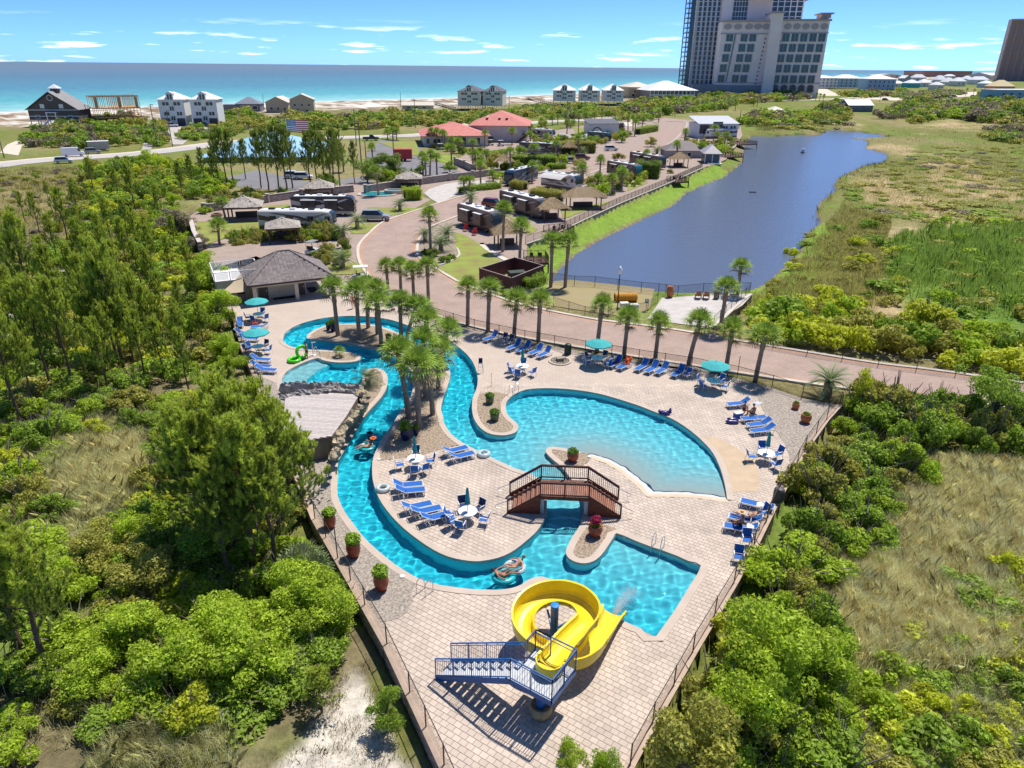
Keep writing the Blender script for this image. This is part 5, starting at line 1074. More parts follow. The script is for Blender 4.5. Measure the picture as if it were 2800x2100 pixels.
def build_firepit():
 q=Zp(2,1265,955);t=thing('fire_pit', 'round ring of pebbles with a stone fire box on the deck', 'fire pit', (q.x,q.y,0));mb=MB();pr=[(1.12,0),(1.12,.10),(.92,.10),(.92,.03)];mb.lathe(pr, n=28, cap=False);mb.build('kerb_ring', M_COPE, t);rg=random.Random(2)
 pm=[MB().blob((0,0,0),(.07,.055,.045),6,4, s_, .2).mesh('pebble', mat('pit_pebble', (.40,.34,.26),.8,.3,12, rand=.3)) for s_ in range(3)]
 for i in range(220):
  a=rg.uniform(0,6.28);r=.88*rg.random()**.5;o=ob('pebble', pm[i % 3], t, (r*math.cos(a), r*math.sin(a),.05 + rg.random()*.03), rg.uniform(0,6), rg.uniform(.7,1.6))
 MB().box((0,0,.2),(.62,.5,.34),.3).build('fire_box', mat('pit_stone', (.24,.2,.16),.9,.2,6,.3), t);MB().box((0,0,.385),(.7,.58,.05),.3).build('cover_slab', mat('pit_stone2', (.32,.28,.23),.9,.2,6), t)
build_firepit()
def ladder(label, a, b, d, name='pool_handrail', hook=.32):
 """two bent grab rails at a and b, reaching over the water in direction d"""
 m=(a + b)/2;t=thing(name, label, 'handrail', m);d=Vector(d).normalized()
 for p in (a, b): p=p - m;MB().tube([p - d*.28, p - d*.28 + Vector((0,0,.55)), p - d*.2 + Vector((0,0,.82)), p + Vector((0,0,.9)), p + d*.2 + Vector((0,0,.82)), p + d*hook + Vector((0,0,.45)), p + d*(hook+.03) + Vector((0,0,-.5))],.024,8).build('rail', M_STEEL, t)
ladder('pair of steel grab rails on the left bank near the slide', Zp(7,275,185), Zp(7,340,205),(.6,.8,0));ladder('pair of steel grab rails at the back of the square pool', Zp(5,1795,1262), Zp(5,1882,1297),(-.55,-.83,0));ladder('pair of looped steel rails at the back of the big pool', Zp(2,818,1262), Zp(2,870,1232),(.5,-.85,0));ladder('looped steel rail beside the small wading-pool planter', Zp(1,880,735), Zp(1,900,760),(.6,-.6,0))
def post_thing(name, label, cat, q, parts):
 t=thing(name, label, cat, (q.x, q.y, 0))
 for nm, mb, m in parts: mb.build(nm, m, t)
 return t
q=Zp(2,545,1060);mb=MB();leg=MB();
for sx in (-1,1):
 for sy in (-1,1): leg.tube([(sx*.26,sy*.26,0),(sx*.15,sy*.15,1.0)],.02,6)
mb2=MB();mb2.box((0,0,1.0),(.36,.34,.04));mb2.box((0,.18,1.2),(.36,.03,.4));leg.bar((-.22,-.22,.35),(.22,-.22,.35),.03);leg.bar((-.19,-.19,.65),(.19,-.19,.65),.03)
post_thing('lifeguard_chair', 'small tall lifeguard chair beside the right river bend', 'chair', q, [('frame', leg, M_STEEL),('seat', mb2, M_NAVY)])
q=Zp(2,642,1180);post_thing('shower_post', 'thin steel shower post standing on the deck by the river', 'post', q, [('pole', MB().tube([(0,0,0),(0,0,1.2),(.03,0,1.25)],.025,8), M_STEEL)])
q=Zp(1,852,735);post_thing('pool_lift', 'white pool lift post beside the man with the green rings', 'pool lift', q, [('pole', MB().tube([(0,0,0),(0,0,1.35)],.05,8), M_WHITE),('arm', MB().bar((0,0,1.3),(.35,.1,1.36),.06), M_WHITE),('base', MB().box((0,0,.03),(.4,.4,.06)), M_WHITE)])
for k, at, lab in ((8,(967,768),'white skimmer lid in the gravel left of the slide'),(5,(1150,370),'white skimmer lid beside the small bridge planter'),(4,(500,395),'white skimmer lid at the left tip of the gravel island'),(7,(0,0),None)):
 if lab: q=Zp(k, *at);o=MB().lathe([(.14,0),(.14,.06),(.10,.08)], n=14).build('skimmer_lid', M_WHITE, loc=(q.x,q.y,.02));tag(o, lab, 'lid')
def cloth_patch(label, c, rz, a, b, m, h=.4, seed=1, name='towel'):
 rg=random.Random(seed);n=8;vs=[]
 for i in range(n+1):
  for j in range(n+1): u, v=i/n-.5, j/n-.5;vs.append((u*a, v*b, .05*math.sin(9*u+seed)*math.cos(7*v) + rg.uniform(-.01,.01) - (.12*max(0, abs(v)-.35)/.15 if b > .5 else 0)))
 k=len(vs);mb=MB();fs=[(i*(n+1)+j, (i+1)*(n+1)+j, (i+1)*(n+1)+j+1, i*(n+1)+j+1) for i in range(n) for j in range(n)];mb.add(vs + [(x,y,z-.02) for x,y,z in vs], fs + [tuple(q+k for q in f[::-1]) for f in fs]);o=mb.build(name, m, loc=(c.x,c.y,h), rz=rz);return tag(o, label, 'towel')
M_ORT=mat('orange_towel', (.78,.12,.03),.9,.15,5);M_REDT=mat('red_towel', (.45,.02,.04),.9,.2,5);M_WHT=mat('white_towel', (.72,.74,.78),.9,.1,5)
q=Zp(2,1845,1022) + Vector((.33,.36,0));o=cloth_patch('orange towel draped over a lounger back by the road', q, R(48),.85,.66, M_ORT, .74,2);o.rotation_euler=(0, R(-50), R(48))
q=Zp(2,1762,1003);cloth_patch('red bag lying on a lounger beside the open parasol', q + Vector((.1,.1,0)),.4,.35,.3, M_REDT, .5,3, 'bag')
q=Zp(1,330,480);cloth_patch('crumpled red towel on the left lounger', q, .2,.6,.5, M_REDT, .5,4);q=Zp(1,268,460);cloth_patch('second crumpled red towel by the left fence', q, .8,.5,.4, M_REDT, .45,5)
q=Zp(6,850,1045);cloth_patch('white and blue towel on the lounger beside the grey litter bin', q, R(-25),.7,.5, M_WHT, .44,6);q=Zp(6,760,1245);cloth_patch('white towel hanging over the lounger of the person in the straw hat', q, R(-18),.6,.8, M_WHT, .6,7)
# ------------------------------------------------------------------ vegetation
def quads_mesh(name, V, m, nv=4):
 """V: (n, nv, 3) polygons"""
 n=len(V);me=bpy.data.meshes.new(name);me.vertices.add(n*nv);me.vertices.foreach_set('co', V.reshape(-1).astype(np.float32));me.loops.add(n*nv);me.loops.foreach_set('vertex_index', np.arange(n*nv, dtype=np.int32))
 me.polygons.add(n);me.polygons.foreach_set('loop_start', np.arange(0, n*nv, nv, dtype=np.int32));me.polygons.foreach_set('loop_total', np.full(n, nv, dtype=np.int32));me.update(calc_edges=True);me.materials.append(m);return me
def unit(a): return a/np.maximum(np.linalg.norm(a, axis=-1, keepdims=True),1e-9)
def leaves(C, Nrm, size, rg, asp=.5, jit=.7):
 """one diamond leaf per centre"""
 n=len(C);nn=unit(Nrm + rg.normal(size=(n,3))*jit);a=unit(np.cross(nn, rg.normal(size=(n,3))));b=np.cross(nn, a);s=(size*rg.uniform(.6,1.35,n))[:,None]
 return np.stack([C - a*s, C + b*s*asp, C + a*s, C - b*s*asp],1)
def lobe_leaves(lobes, n, size, rg, shell=.55, asp=.55):
 L=np.array(lobes);w=L[:,3]**2;pick=rg.choice(len(L), n, p=w/w.sum());d=unit(rg.normal(size=(n,3)) + np.array([0,0,.35]));r=shell + (1-shell)*rg.random(n)**.5
 C=L[pick,:3] + d*(L[pick,3]*r)[:,None]*np.array([1,1,.85]);C[:,2]=np.maximum(C[:,2],.05);return leaves(C, d, size, rg, asp)
M_BARK=mat('pine_bark', (.14,.095,.07),.95,.3,5,.6,14, spec=.1);M_TWIG=mat('grey_twigs', (.20,.165,.13),.95,.2,6)
G_SHRUB=[leaf_mat('leaf_bright', (.42,.55,.045),.3,.9,.45), leaf_mat('leaf_mid', (.31,.44,.05),.3,.9,.42), leaf_mat('leaf_olive', (.44,.43,.085),.3,.9,.42), leaf_mat('leaf_dark', (.23,.32,.05),.3,.9,.38), leaf_mat('leaf_lime', (.58,.62,.05),.25,.9,.45), leaf_mat('leaf_grey', (.30,.26,.16),.3,.9,.3)]
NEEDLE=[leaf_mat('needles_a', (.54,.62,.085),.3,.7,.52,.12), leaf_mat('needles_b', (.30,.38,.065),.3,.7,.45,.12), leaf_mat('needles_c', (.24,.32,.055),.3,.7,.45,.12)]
def mesh_with(me, m): q=me.copy();q.materials.clear();q.materials.append(m);return q
def shrub_meshes():
 out=[]
 for v in range(5):
  rg=np.random.default_rng(100+v);k=[18,24,20,28,16][v];lobes=[]
  for i in range(k):
   a=rg.uniform(0,6.28);r=rg.uniform(0,.72)*(1 if i else 0);z=rg.uniform(.30,.78)*(1-.35*r);lobes.append((r*math.cos(a), r*math.sin(a), z, rg.uniform(.13,.30)))
  out.append(quads_mesh('foliage', lobe_leaves(lobes, 4600,.046, rg, .35), G_SHRUB[0]))
 return out
SHRUB_ME=shrub_meshes();SHRUB_ME=[[mesh_with(me, g) for g in G_SHRUB] for me in SHRUB_ME]
def stems_mesh():
 mb=MB();rg=random.Random(3)
 for i in range(14): a=rg.uniform(0,6.28);r=rg.uniform(.2,.8);mb.tube([(0,0,-.1),(r*.4*math.cos(a), r*.4*math.sin(a),.4),(r*math.cos(a), r*math.sin(a),1.18-.45*r)],[.026,.018,.006],4)
 return mb.mesh('stem', M_TWIG)
STEM_ME=stems_mesh()
def shrub(x, y, z, w, h, kind, label, group, var=None, name='shrub'):
 t=thing(name, label, 'shrub', (x, y, z-.05), random.uniform(0,6.28), group, (w, w*random.uniform(.85,1.15), h));ob('foliage', SHRUB_ME[random.randrange(5) if var is None else var][kind], t);ob('stem', STEM_ME, t);return t
def scatter(poly, gap, rg, n=6000, z=None, exclude=()):
 xs=[p[0] for p in poly];ys=[p[1] for p in poly];out=[];cell={}
 for _ in range(n):
  u, v=rg.uniform(min(xs), max(xs)), rg.uniform(min(ys), max(ys))
  if not inside(u, v, poly): continue
  q=P(u, v, -1 if z is None else z);g=gap*rg.uniform(.75,1.4);k=(int(q.x/gap), int(q.y/gap));ok=True
  for i in (-2,-1,0,1,2):
   for j in (-2,-1,0,1,2):
    for p in cell.get((k[0]+i, k[1]+j),()):
     if (p.x-q.x)**2 + (p.y-q.y)**2 < g*g: ok=False
  if ok and not any(inside(q.x, q.y, e) for e in exclude): cell.setdefault(k, []).append(q);out.append((q, u, v))
 return out
ENC_BIG=offset(ENC, -1.1 if area2(ENC) < 0 else 1.1);ROAD_BIG=offset(ROAD, -1.5 if area2(ROAD) < 0 else 1.5)
DRY_L=px([(120,1230),(300,1160),(430,1200),(400,1330),(360,1480),(200,1500),(150,1400)])
KIND_WORD=('bright green', 'mid-green', 'olive', 'dark green', 'lime', 'greyish')
def shrubs_in(poly, gap, w, h, kinds, label, group, seed, n=6000, excl=True):
 rg=random.Random(seed)
 for q, u, v in scatter(poly, gap, rg, n, exclude=(ENC_BIG, ROAD_BIG, DRY_L) if excl else ()):
  z=gz(q.x, q.y);s=rg.uniform(.75,1.3);kd=rg.choice(kinds);hh=rg.uniform(*h)*s;shrub(q.x, q.y, z, rg.uniform(*w)*s, hh, kd, KIND_WORD[kd] + (' tall ' if hh > (h[0]+h[1])/2 else ' low ') + label, group)
LOW_ME=[]
for v in range(4):
 rg_=np.random.default_rng(150+v);lb=[(rg_.uniform(-.6,.6), rg_.uniform(-.6,.6), rg_.uniform(.3,.75), rg_.uniform(.25,.42)) for _ in range(9)];LOW_ME.append((lobe_leaves(lb, 330,.13, rg_, .75,.6), lobe_leaves(lb, 900,.085, rg_, .6,.6)))
def scrub_mass(poly, gap, w, h, kinds, label, seed, n=1500, hi=0, name='scrub'):
 rg=random.Random(seed);by={}
 for q, u, v in scatter(poly, gap, rg, n, exclude=(ENC_BIG, ROAD_BIG) if hi else ()):
  V=LOW_ME[rg.randrange(4)][hi];a=rg.uniform(0,6.28);s=rg.uniform(.75,1.3);ww, hh=rg.uniform(*w)*s, rg.uniform(*h)*s;c, s_=math.cos(a), math.sin(a);M3=np.array([[c*ww,-s_*ww,0],[s_*ww,c*ww,0],[0,0,hh]]);by.setdefault(rg.choice(kinds),[]).append(V @ M3.T + np.array([q.x, q.y, gz(q.x, q.y)-.05]))
 allV=[];idx=[]
 for i, k in enumerate(by): allV += by[k];idx += [i]*sum(len(x) for x in by[k])
 if not allV: return
 me=quads_mesh(name, np.concatenate(allV), G_SHRUB[list(by)[0]])
 for k in list(by)[1:]: me.materials.append(G_SHRUB[k])
 me.polygons.foreach_set('material_index', idx);o=ob(name, me, kind='stuff');o['label']=label
# pool-side thicket on the left, understorey of the pine wood
shrubs_in([(-150,1120),(0,1080),(420,1040),(520,1090),(620,1200),(740,1330),(850,1445),(975,1665),(985,1740),(930,1790),(860,1850),(700,1960),(560,2010),(420,1950),(250,2020),(100,2150),(-200,2150)],2.2,(1.6,2.6),(1.0,2.1),(0,0,1,1,2,4,0,1), 'leafy shrub in the thicket left of the pool', 'shrubs left of the pool', 11)
scrub_mass([(-100,850),(60,760),(200,640),(330,600),(430,560),(500,600),(545,700),(600,800),(640,900),(680,1010),(600,1080),(400,1030),(0,1100),(-100,1120)],2.4,(1.4,2.3),(.9,2.2),(0,1,1,3,2,4), 'mass of low shrubs under the pines left of the pool', 12,6000,1, 'undergrowth')
scrub_mass([(-60,500),(200,470),(250,510),(140,620),(60,740),(-60,800)],5.0,(.9,1.8),(.5,1.1),(2,2,1,5), 'small shrubs dotted over the open field on the left', 13,6000,1)
scrub_mass([(230,470),(430,455),(560,480),(640,520),(560,560),(430,560),(330,600),(220,640),(150,640),(240,520)],3.2,(1.6,2.6),(1.4,2.8),(0,1,1,2,4,3), 'mass of green bushes behind the pine wood', 14,6000,1, 'undergrowth')
# right of the deck
shrubs_in([(2330,1130),(2420,1060),(2600,1055),(2850,1120),(2850,1240),(2640,1235),(2520,1230),(2420,1190)],2.6,(2.0,3.0),(2.4,3.9),(1,1,2,0,3), 'rounded bush below the right end of the road', 'tall bushes right of the deck', 21)
shrubs_in([(2290,1190),(2250,1310),(2190,1450),(2130,1600),(2180,1640),(2330,1520),(2440,1380),(2500,1290),(2440,1200),(2350,1160)],2.2,(1.9,2.8),(1.7,2.8),(0,1,2,2,1,0), 'rounded bush beside the right fence', 'bushes along the right fence', 22)
shrubs_in([(2120,1620),(2040,1770),(1960,1900),(1880,2030),(1830,2140),(2330,2140),(2320,1980),(2260,1800),(2200,1660)],2.1,(1.8,2.7),(1.7,2.9),(0,0,1,4,2), 'dense bush at the lower right of the deck', 'bushes at the lower right', 23)
scrub_mass([(2330,1790),(2480,1760),(2700,1800),(2900,1850),(2900,2140),(2330,2140),(2290,1900)],1.5,(.8,1.5),(.6,1.3),(0,0,4,1,2), 'knee-high leafy shrubs scattered in the dry grass', 24,6000,1)
scrub_mass([(2640,1560),(2900,1520),(2900,1760),(2700,1740)],2.0,(1.0,1.7),(.7,1.4),(0,4,1), 'small bright shrubs at the right edge of the dry grass', 25,6000,1)
# hedge belt beyond the road and the marsh
scrub_mass([(2050,935),(2090,860),(2200,845),(2330,870),(2500,900),(2650,930),(2850,965),(2850,1040),(2600,1000),(2300,960)],2.3,(1.7,2.6),(1.5,2.7),(0,1,2,4,4,2), 'dense hedge of yellow-green bushes behind the road fence', 31,6000,1, 'hedge_mass')
scrub_mass([(2190,640),(2420,600),(2480,800),(2420,850),(2150,830),(2080,850),(2120,760)],5.5,(.9,1.8),(.6,1.4),(4,2,2,1), 'small shrubs dotted over the marsh', 32,6000,1)
for x, y, w, h, k, lab in ((2335,672,2.6,2.0,4,'bright lime bush in the marsh, nearest the cattails'),(2345,722,3.0,2.0,4,'wide lime bush in the marsh above the hedge'),(2540,905,4.2,3.8,4,'largest lime tree-like bush in the hedge beyond the road'),(2790,985,3.5,2.6,4,'lime bush at the right end of the hedge'),(2620,820,2.0,1.5,1,'dark bush in front of the cattails')): q=GP(x, y);shrub(q.x, q.y, q.z, w, h, k, lab, None)
# coastal scrub
for i, (pl, gp, hh, kd) in enumerate((([(60,412),(75,385),(130,365),(210,352),(390,352),(382,402),(250,416)],4.6,(2.0,3.6),(1,1,2,3,5)),([(215,352),(230,335),(330,330),(395,335),(390,355)],5,(2.5,4),(1,3,2)),([(405,400),(420,360),(440,355),(455,395),(430,410)],4.5,(2.5,4),(1,3)),([(520,395),(500,375),(560,362),(640,352),(700,350),(640,380)],5,(2,3.5),(2,1,1)),([(610,350),(600,322),(690,315),(740,335),(860,330),(1050,322),(1220,322),(1235,340),(1200,352),(1000,362),(860,368),(740,362)],6,(2.4,4.2),(1,1,2,0,3,2)),([(1240,345),(1245,325),(1330,318),(1400,315),(1420,328),(1300,345)],6.5,(2.2,3.6),(1,2,3)),([(1370,322),(1440,302),(1560,300),(1680,306),(1690,325),(1560,332),(1440,330)],7,(2.4,4),(2,1,1,3)),([(1700,330),(1720,290),(1790,280),(1850,282),(1990,278),(1985,305),(1820,320),(1760,345)],7.5,(3,5),(1,1,2,3)),([(1900,300),(1920,270),(2050,262),(2200,262),(2210,275),(2050,290)],9,(3,6),(3,1,2)),
 ([(2030,350),(2060,322),(2110,318),(2210,318),(2320,322),(2310,340),(2200,345),(2060,352)],5.5,(2.2,4),(0,1,2,4)),([(2120,355),(2200,340),(2330,348),(2300,356),(2160,362)],6,(1.2,2.2),(5,5,2)),([(2400,330),(2440,300),(2480,285),(2610,290),(2620,330),(2500,338)],6.5,(2.5,4.5),(0,4,1,3)),([(2610,330),(2600,290),(2680,270),(2800,275),(2900,290),(2900,345),(2760,345)],8,(3,5.5),(2,1,3,5)),([(2690,385),(2720,355),(2780,345),(2900,350),(2900,385),(2800,395)],6,(1.8,3.2),(1,3,0)),([(2440,268),(2600,250),(2640,262),(2500,280)],10,(2,4),(3,5)),([(2300,265),(2380,250),(2470,250),(2480,262),(2360,272)],10,(3,5),(3,1)),([(2240,300),(2330,285),(2330,310),(2250,318)],6,(3,5),(1,3)))):
 nm=('left of the sandy drive', 'behind the unfinished house', 'beside the driveway', 'below the white twin houses', 'on the dunes behind the blue roof', 'beside the red roof', 'below the three white houses', 'in front of the tall hotel', 'at the foot of the tall hotel', 'at the far end of the pond', 'at the reed bed of the pond', 'by the far right highway', 'on the far right dune', 'at the right edge of the marsh', 'along the far highway', 'around the pastel houses', 'by the small house near the highway')[i]
 scrub_mass(pl, gp, (gp*.55, gp*.8), hh, tuple({0: 2,4: 0,1: 1}.get(k, k) for k in kd) + (2,5,3), 'wind-shaped scrub ' + nm, 50+i, 1500)

# ---- pines
def pine_meshes(v):
 rg=np.random.default_rng(300+v);H=10.0;tr=MB();lean=rg.uniform(-.3,.3,2);pts=[(lean[0]*(k/8)**2*1.2 + .08*math.sin(k*1.7+v), lean[1]*(k/8)**2*1.2, H*k/8*.96) for k in range(9)];tr.tube(pts, [.14,.13,.12,.11,.09,.075,.055,.035,.015],7)
 T=np.array(pts);tuft_p=[];tuft_d=[]
 nb=[34,40,28,36][v]
 for b in range(nb):
  f=(.34 + .64*(b/nb)**.85) if v != 2 else (.45 + .52*(b/nb));k=f*8;i=min(int(k),7);base=T[i]*(1-k+i) + T[i+1]*(k-i);a=b*2.4 + rg.uniform(-.5,.5);L_=(2.2*(1-f)**.6 + .55)*rg.uniform(.75,1.25);el=R(rg.uniform(8,38) + 30*f);d=np.array([math.cos(a)*math.cos(el), math.sin(a)*math.cos(el), math.sin(el)]);tip=base + d*L_;tip[2] += .12*L_
  mid=base + d*L_*.5 - np.array([0,0,.05*L_]);tr.tube([base, mid, tip],[.035,.022,.01],4)
  for s in range(int(4 + 4*L_)):
   g=rg.uniform(.35,1.0);p=base + (tip-base)*g + rg.normal(size=3)*np.array([.2,.2,.12])*(.5+L_*.35);tuft_p.append(p);dd=unit(d*.45 + np.array([0,0,1.0]) + rg.normal(size=3)*.25);tuft_d.append(dd)
 for s in range(14): tuft_p.append(T[8] + rg.normal(size=3)*.22 - np.array([0,0,.25]));tuft_d.append(unit(np.array([0,0,1.0]) + rg.normal(size=3)*.3))
 tp=np.array(tuft_p);td=np.array(tuft_d);nn=56;n=len(tp)*nn;P0=np.repeat(tp, nn, 0);D0=np.repeat(td, nn, 0);along=rg.uniform(-.42,.10,n)[:,None];P0=P0 + D0*along;out=unit(np.cross(D0, rg.normal(size=(n,3))));dr=unit(out*rg.uniform(.3,.75,n)[:,None] + D0*rg.uniform(.6,1.1,n)[:,None]);L_=rg.uniform(.18,.28,n)[:,None];sd_=unit(np.cross(dr, rg.normal(size=(n,3))))*.019
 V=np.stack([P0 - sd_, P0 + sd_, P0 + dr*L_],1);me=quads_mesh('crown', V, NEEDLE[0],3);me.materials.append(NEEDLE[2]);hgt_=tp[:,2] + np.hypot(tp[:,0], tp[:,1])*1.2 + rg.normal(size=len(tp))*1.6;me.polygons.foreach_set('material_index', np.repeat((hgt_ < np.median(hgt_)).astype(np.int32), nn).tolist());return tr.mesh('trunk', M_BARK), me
PINES=[]
for v in range(4):
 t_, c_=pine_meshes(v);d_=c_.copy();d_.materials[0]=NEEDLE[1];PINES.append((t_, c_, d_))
def hgt(bx, by, ty, z0=None):
 """height of an upright thing from its foot and top rows in the photo"""
 q=GP(bx, by) if z0 is None else P(bx, by, z0);lo, hi=.2,60
 for _ in range(30):
  m=(lo+hi)/2
  if pix((q.x, q.y, q.z+m))[1] > ty: lo=m
  else: hi=m
 return q, lo
def pine(bx, by, ty, label, group, v=None, dark=0, wide=1.0):
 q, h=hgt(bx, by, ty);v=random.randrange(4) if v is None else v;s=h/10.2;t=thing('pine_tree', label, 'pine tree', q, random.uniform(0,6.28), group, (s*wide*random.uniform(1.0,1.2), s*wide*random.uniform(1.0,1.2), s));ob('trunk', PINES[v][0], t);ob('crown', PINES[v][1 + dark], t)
WOOD='pines in the wood left of the pool'
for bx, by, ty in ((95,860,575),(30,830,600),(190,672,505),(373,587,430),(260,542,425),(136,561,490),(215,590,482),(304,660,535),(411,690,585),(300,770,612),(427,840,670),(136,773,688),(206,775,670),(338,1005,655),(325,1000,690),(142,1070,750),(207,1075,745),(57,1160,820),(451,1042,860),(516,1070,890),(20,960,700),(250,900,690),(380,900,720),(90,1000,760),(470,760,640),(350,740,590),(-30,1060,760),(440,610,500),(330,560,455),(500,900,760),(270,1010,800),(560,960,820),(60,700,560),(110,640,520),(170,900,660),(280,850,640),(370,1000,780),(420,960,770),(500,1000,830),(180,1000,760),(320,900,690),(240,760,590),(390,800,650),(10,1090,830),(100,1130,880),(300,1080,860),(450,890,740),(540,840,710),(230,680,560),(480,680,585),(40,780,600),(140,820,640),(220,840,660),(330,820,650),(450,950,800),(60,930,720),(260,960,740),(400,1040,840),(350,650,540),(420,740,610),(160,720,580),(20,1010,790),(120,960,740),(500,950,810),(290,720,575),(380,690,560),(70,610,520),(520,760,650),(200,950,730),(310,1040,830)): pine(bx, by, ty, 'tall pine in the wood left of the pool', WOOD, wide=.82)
FG='pines beside the rock grotto'
for bx, by, ty, v in ((773,1480,1075,0),(700,1560,1120,1),(600,1540,1110,3),(660,1450,1010,0),(560,1480,1090,1),(842,1440,1165,3),(740,1420,1030,0),(690,1500,1050,3),(800,1400,1100,1),(630,1600,1250,0),(760,1570,1230,3),(520,1400,1090,1)): pine(bx, by, ty, 'bushy pine in the big clump beside the rock grotto', FG, v, wide=1.08)
pine(61,1775,1320,'pine at the left edge of the picture, farther of the two nearest ones',None,0,wide=1.2);pine(140,1850,1450,'nearest pine at the left edge of the picture',None,1,wide=1.2);pine(880,1950,1830,'sapling pine beside the left retaining wall',None,3,wide=1.6)
for i, (bx, by, ty) in enumerate(((600,505,362),(622,515,345),(640,512,352),(672,490,378),(715,515,350),(735,520,345),(765,528,335),(785,528,340),(800,515,348),(850,520,352),(868,515,350),(890,520,360),(915,525,345),(930,515,352),(970,505,382),(560,500,400),(590,520,410),(530,520,420),(500,540,440))): pine(bx, by, ty, 'slender pine in the row before the blue roof', 'pines before the blue roof', dark=1, wide=.85)

# ---- broad-leaved trees
def broad_meshes(v):
 rg=np.random.default_rng(400+v);mb=MB();lobes=[];mb.tube([(0,0,-.2),(.1,0,1.2),(.05,.1,2.4)],[.16,.13,.09],7)
 for i in range(11):
  a=i*2.4;r=rg.uniform(.5,1.5);z=rg.uniform(2.0,4.0) - .35*r;mb.tube([(.05,.05,1.2+.1*i),(r*.5*math.cos(a), r*.5*math.sin(a), z*.8),(r*math.cos(a), r*math.sin(a), z)],[.07,.045,.015],5)
  for k in range(3): lobes.append((r*math.cos(a) + rg.normal()*.35, r*math.sin(a) + rg.normal()*.35, z + rg.normal()*.3, rg.uniform(.4,.75)))
 for i in range(8): a=rg.uniform(0,6.28);r=rg.uniform(.4,1.5);lobes.append((r*math.cos(a), r*math.sin(a), rg.uniform(.7,2.0), rg.uniform(.45,.7)))
 return mb.mesh('trunk', M_TWIG), quads_mesh('crown', lobe_leaves(lobes, 7500,.085, rg, .45), G_SHRUB[0])
BROAD=[broad_meshes(v) for v in range(3)];BROADM=[[mesh_with(c, g) for g in G_SHRUB] for _, c in BROAD]
def broad(bx, by, ty, kind, label, group=None, wide=1.0, v=None):
 q, h=hgt(bx, by, ty);v=random.randrange(3) if v is None else v;s=h/4.4;t=thing('broadleaf_tree', label, 'tree', q, random.uniform(0,6.28), group, (s*wide, s*wide, s));ob('trunk', BROAD[v][0], t);ob('crown', BROADM[v][kind], t)
for bx, by, ty, k, wd, lab in ((575,805,690,0,1.1,'bright leafy tree left of the bath house, the farther one'),(600,900,785,0,1.2,'bright leafy tree at the left fence, middle one'),(560,880,800,0,1.1,'bright leafy tree behind the fence left of the umbrellas'),(615,985,905,0,1.1,'bright leafy tree at the left fence nearest the grotto'),(640,1020,940,0,1.0,'small leafy tree tucked against the left fence'),(415,470,408,0,1.2,'round leafy tree by the coast road'),(475,575,525,0,1.2,'bright leafy tree below the pine row'),(490,645,565,5,1.4,'grey-leaved tree behind the lawn wall'),(540,700,640,5,1.2,'greyish shrub-tree left of the roof terrace'),(1070,480,415,3,1.7,'spreading dark tree by the car park'),(1005,500,440,3,1.2,'dark tree behind the spa pool'),(2355,1150,1010,4,.55,'young light green tree beside the right corner of the fence'),(2700,1180,1010,1,1.0,'big bushy tree below the road at the right edge'),(2010,2060,1830,0,.9,'bright tree at the lower right edge of the deck'),(2080,1950,1690,0,1.1,'bright spreading tree among the lower right bushes'),(2250,1900,1740,0,1.1,'bright tree right of the lower deck corner'),(1850,2180,1930,2,.9,'olive tree overlapping the lower right deck corner'),(1060,2000,1880,1,.7,'young tree by the left wall near the stairs'),(1550,2190,2035,0,.55,'treetop sprig rising into view at the bottom edge, left one'),(1640,2200,2040,0,.5,'treetop sprig rising into view at the bottom edge, right one')): broad(bx, by, ty, k, lab, None, wd)
for bx, by, ty in ((300,1560,1440),(430,1620,1490),(250,1900,1790),(380,1500,1400),(700,1850,1690),(820,1700,1560),(640,1760,1620),(900,1720,1600),(520,1850,1700),(160,1650,1540),(350,1780,1650),(560,1560,1440)): broad(bx, by, ty, random.choice((0,0,1,2)), 'rounded broadleaf bush-tree in the thicket below the pines', 'bush-trees in the left thicket', 1.35)

# ---- palms
M_PTRUNK=mat('palm_trunk', (.33,.25,.19),.95,.35,9,.8,30, spec=.1);M_FROND=leaf_mat('fan_frond', (.30,.42,.06),.3,1.2,.3,.12);M_FRONDG=leaf_mat('grey_frond', (.27,.34,.15),.25,1.2,.3,.1);M_DEAD=leaf_mat('dead_frond', (.34,.25,.13),.3,1.2,.2,.1)
def sabal_crown(v):
 rg=np.random.default_rng(500+v);V=[];pet=MB();nf=34
 for i in range(nf):
  f=i/nf;a=i*2.399;el=R(80 - 105*f**.9) + rg.normal()*.08;L_=.62 + .3*f;d=np.array([math.cos(a)*math.cos(el), math.sin(a)*math.cos(el), math.sin(el)]);b=np.array([0,0,.05*(1-f)]);hub=b + d*L_;hub[2] -= .05*f;pet.tube([b, b + d*L_*.6 + np.array([0,0,.04]), hub],[.022,.016,.012],4)
  side=unit(np.cross(d, np.array([0,0,1.0])) + 1e-6);nrm=np.cross(side, d);nl=15
  for k in range(nl):
   t=(k/(nl-1)-.5)*R(250);ld=unit(d*math.cos(t) + side*math.sin(t) + nrm*.18*math.cos(t*1.5));ln=(.84 if abs(t) < R(90) else .55)*rg.uniform(.8,1.12);w=unit(np.cross(ld, nrm))*.036;m_=hub + ld*ln*.55;tip=hub + ld*ln + np.array([0,0,-.16*ln - .10*f]);V += [[hub - w*.4, hub + w*.4, m_ + w, m_ - w],[m_ - w, m_ + w, tip + w*.12, tip - w*.12]]
 return np.array(V), pet
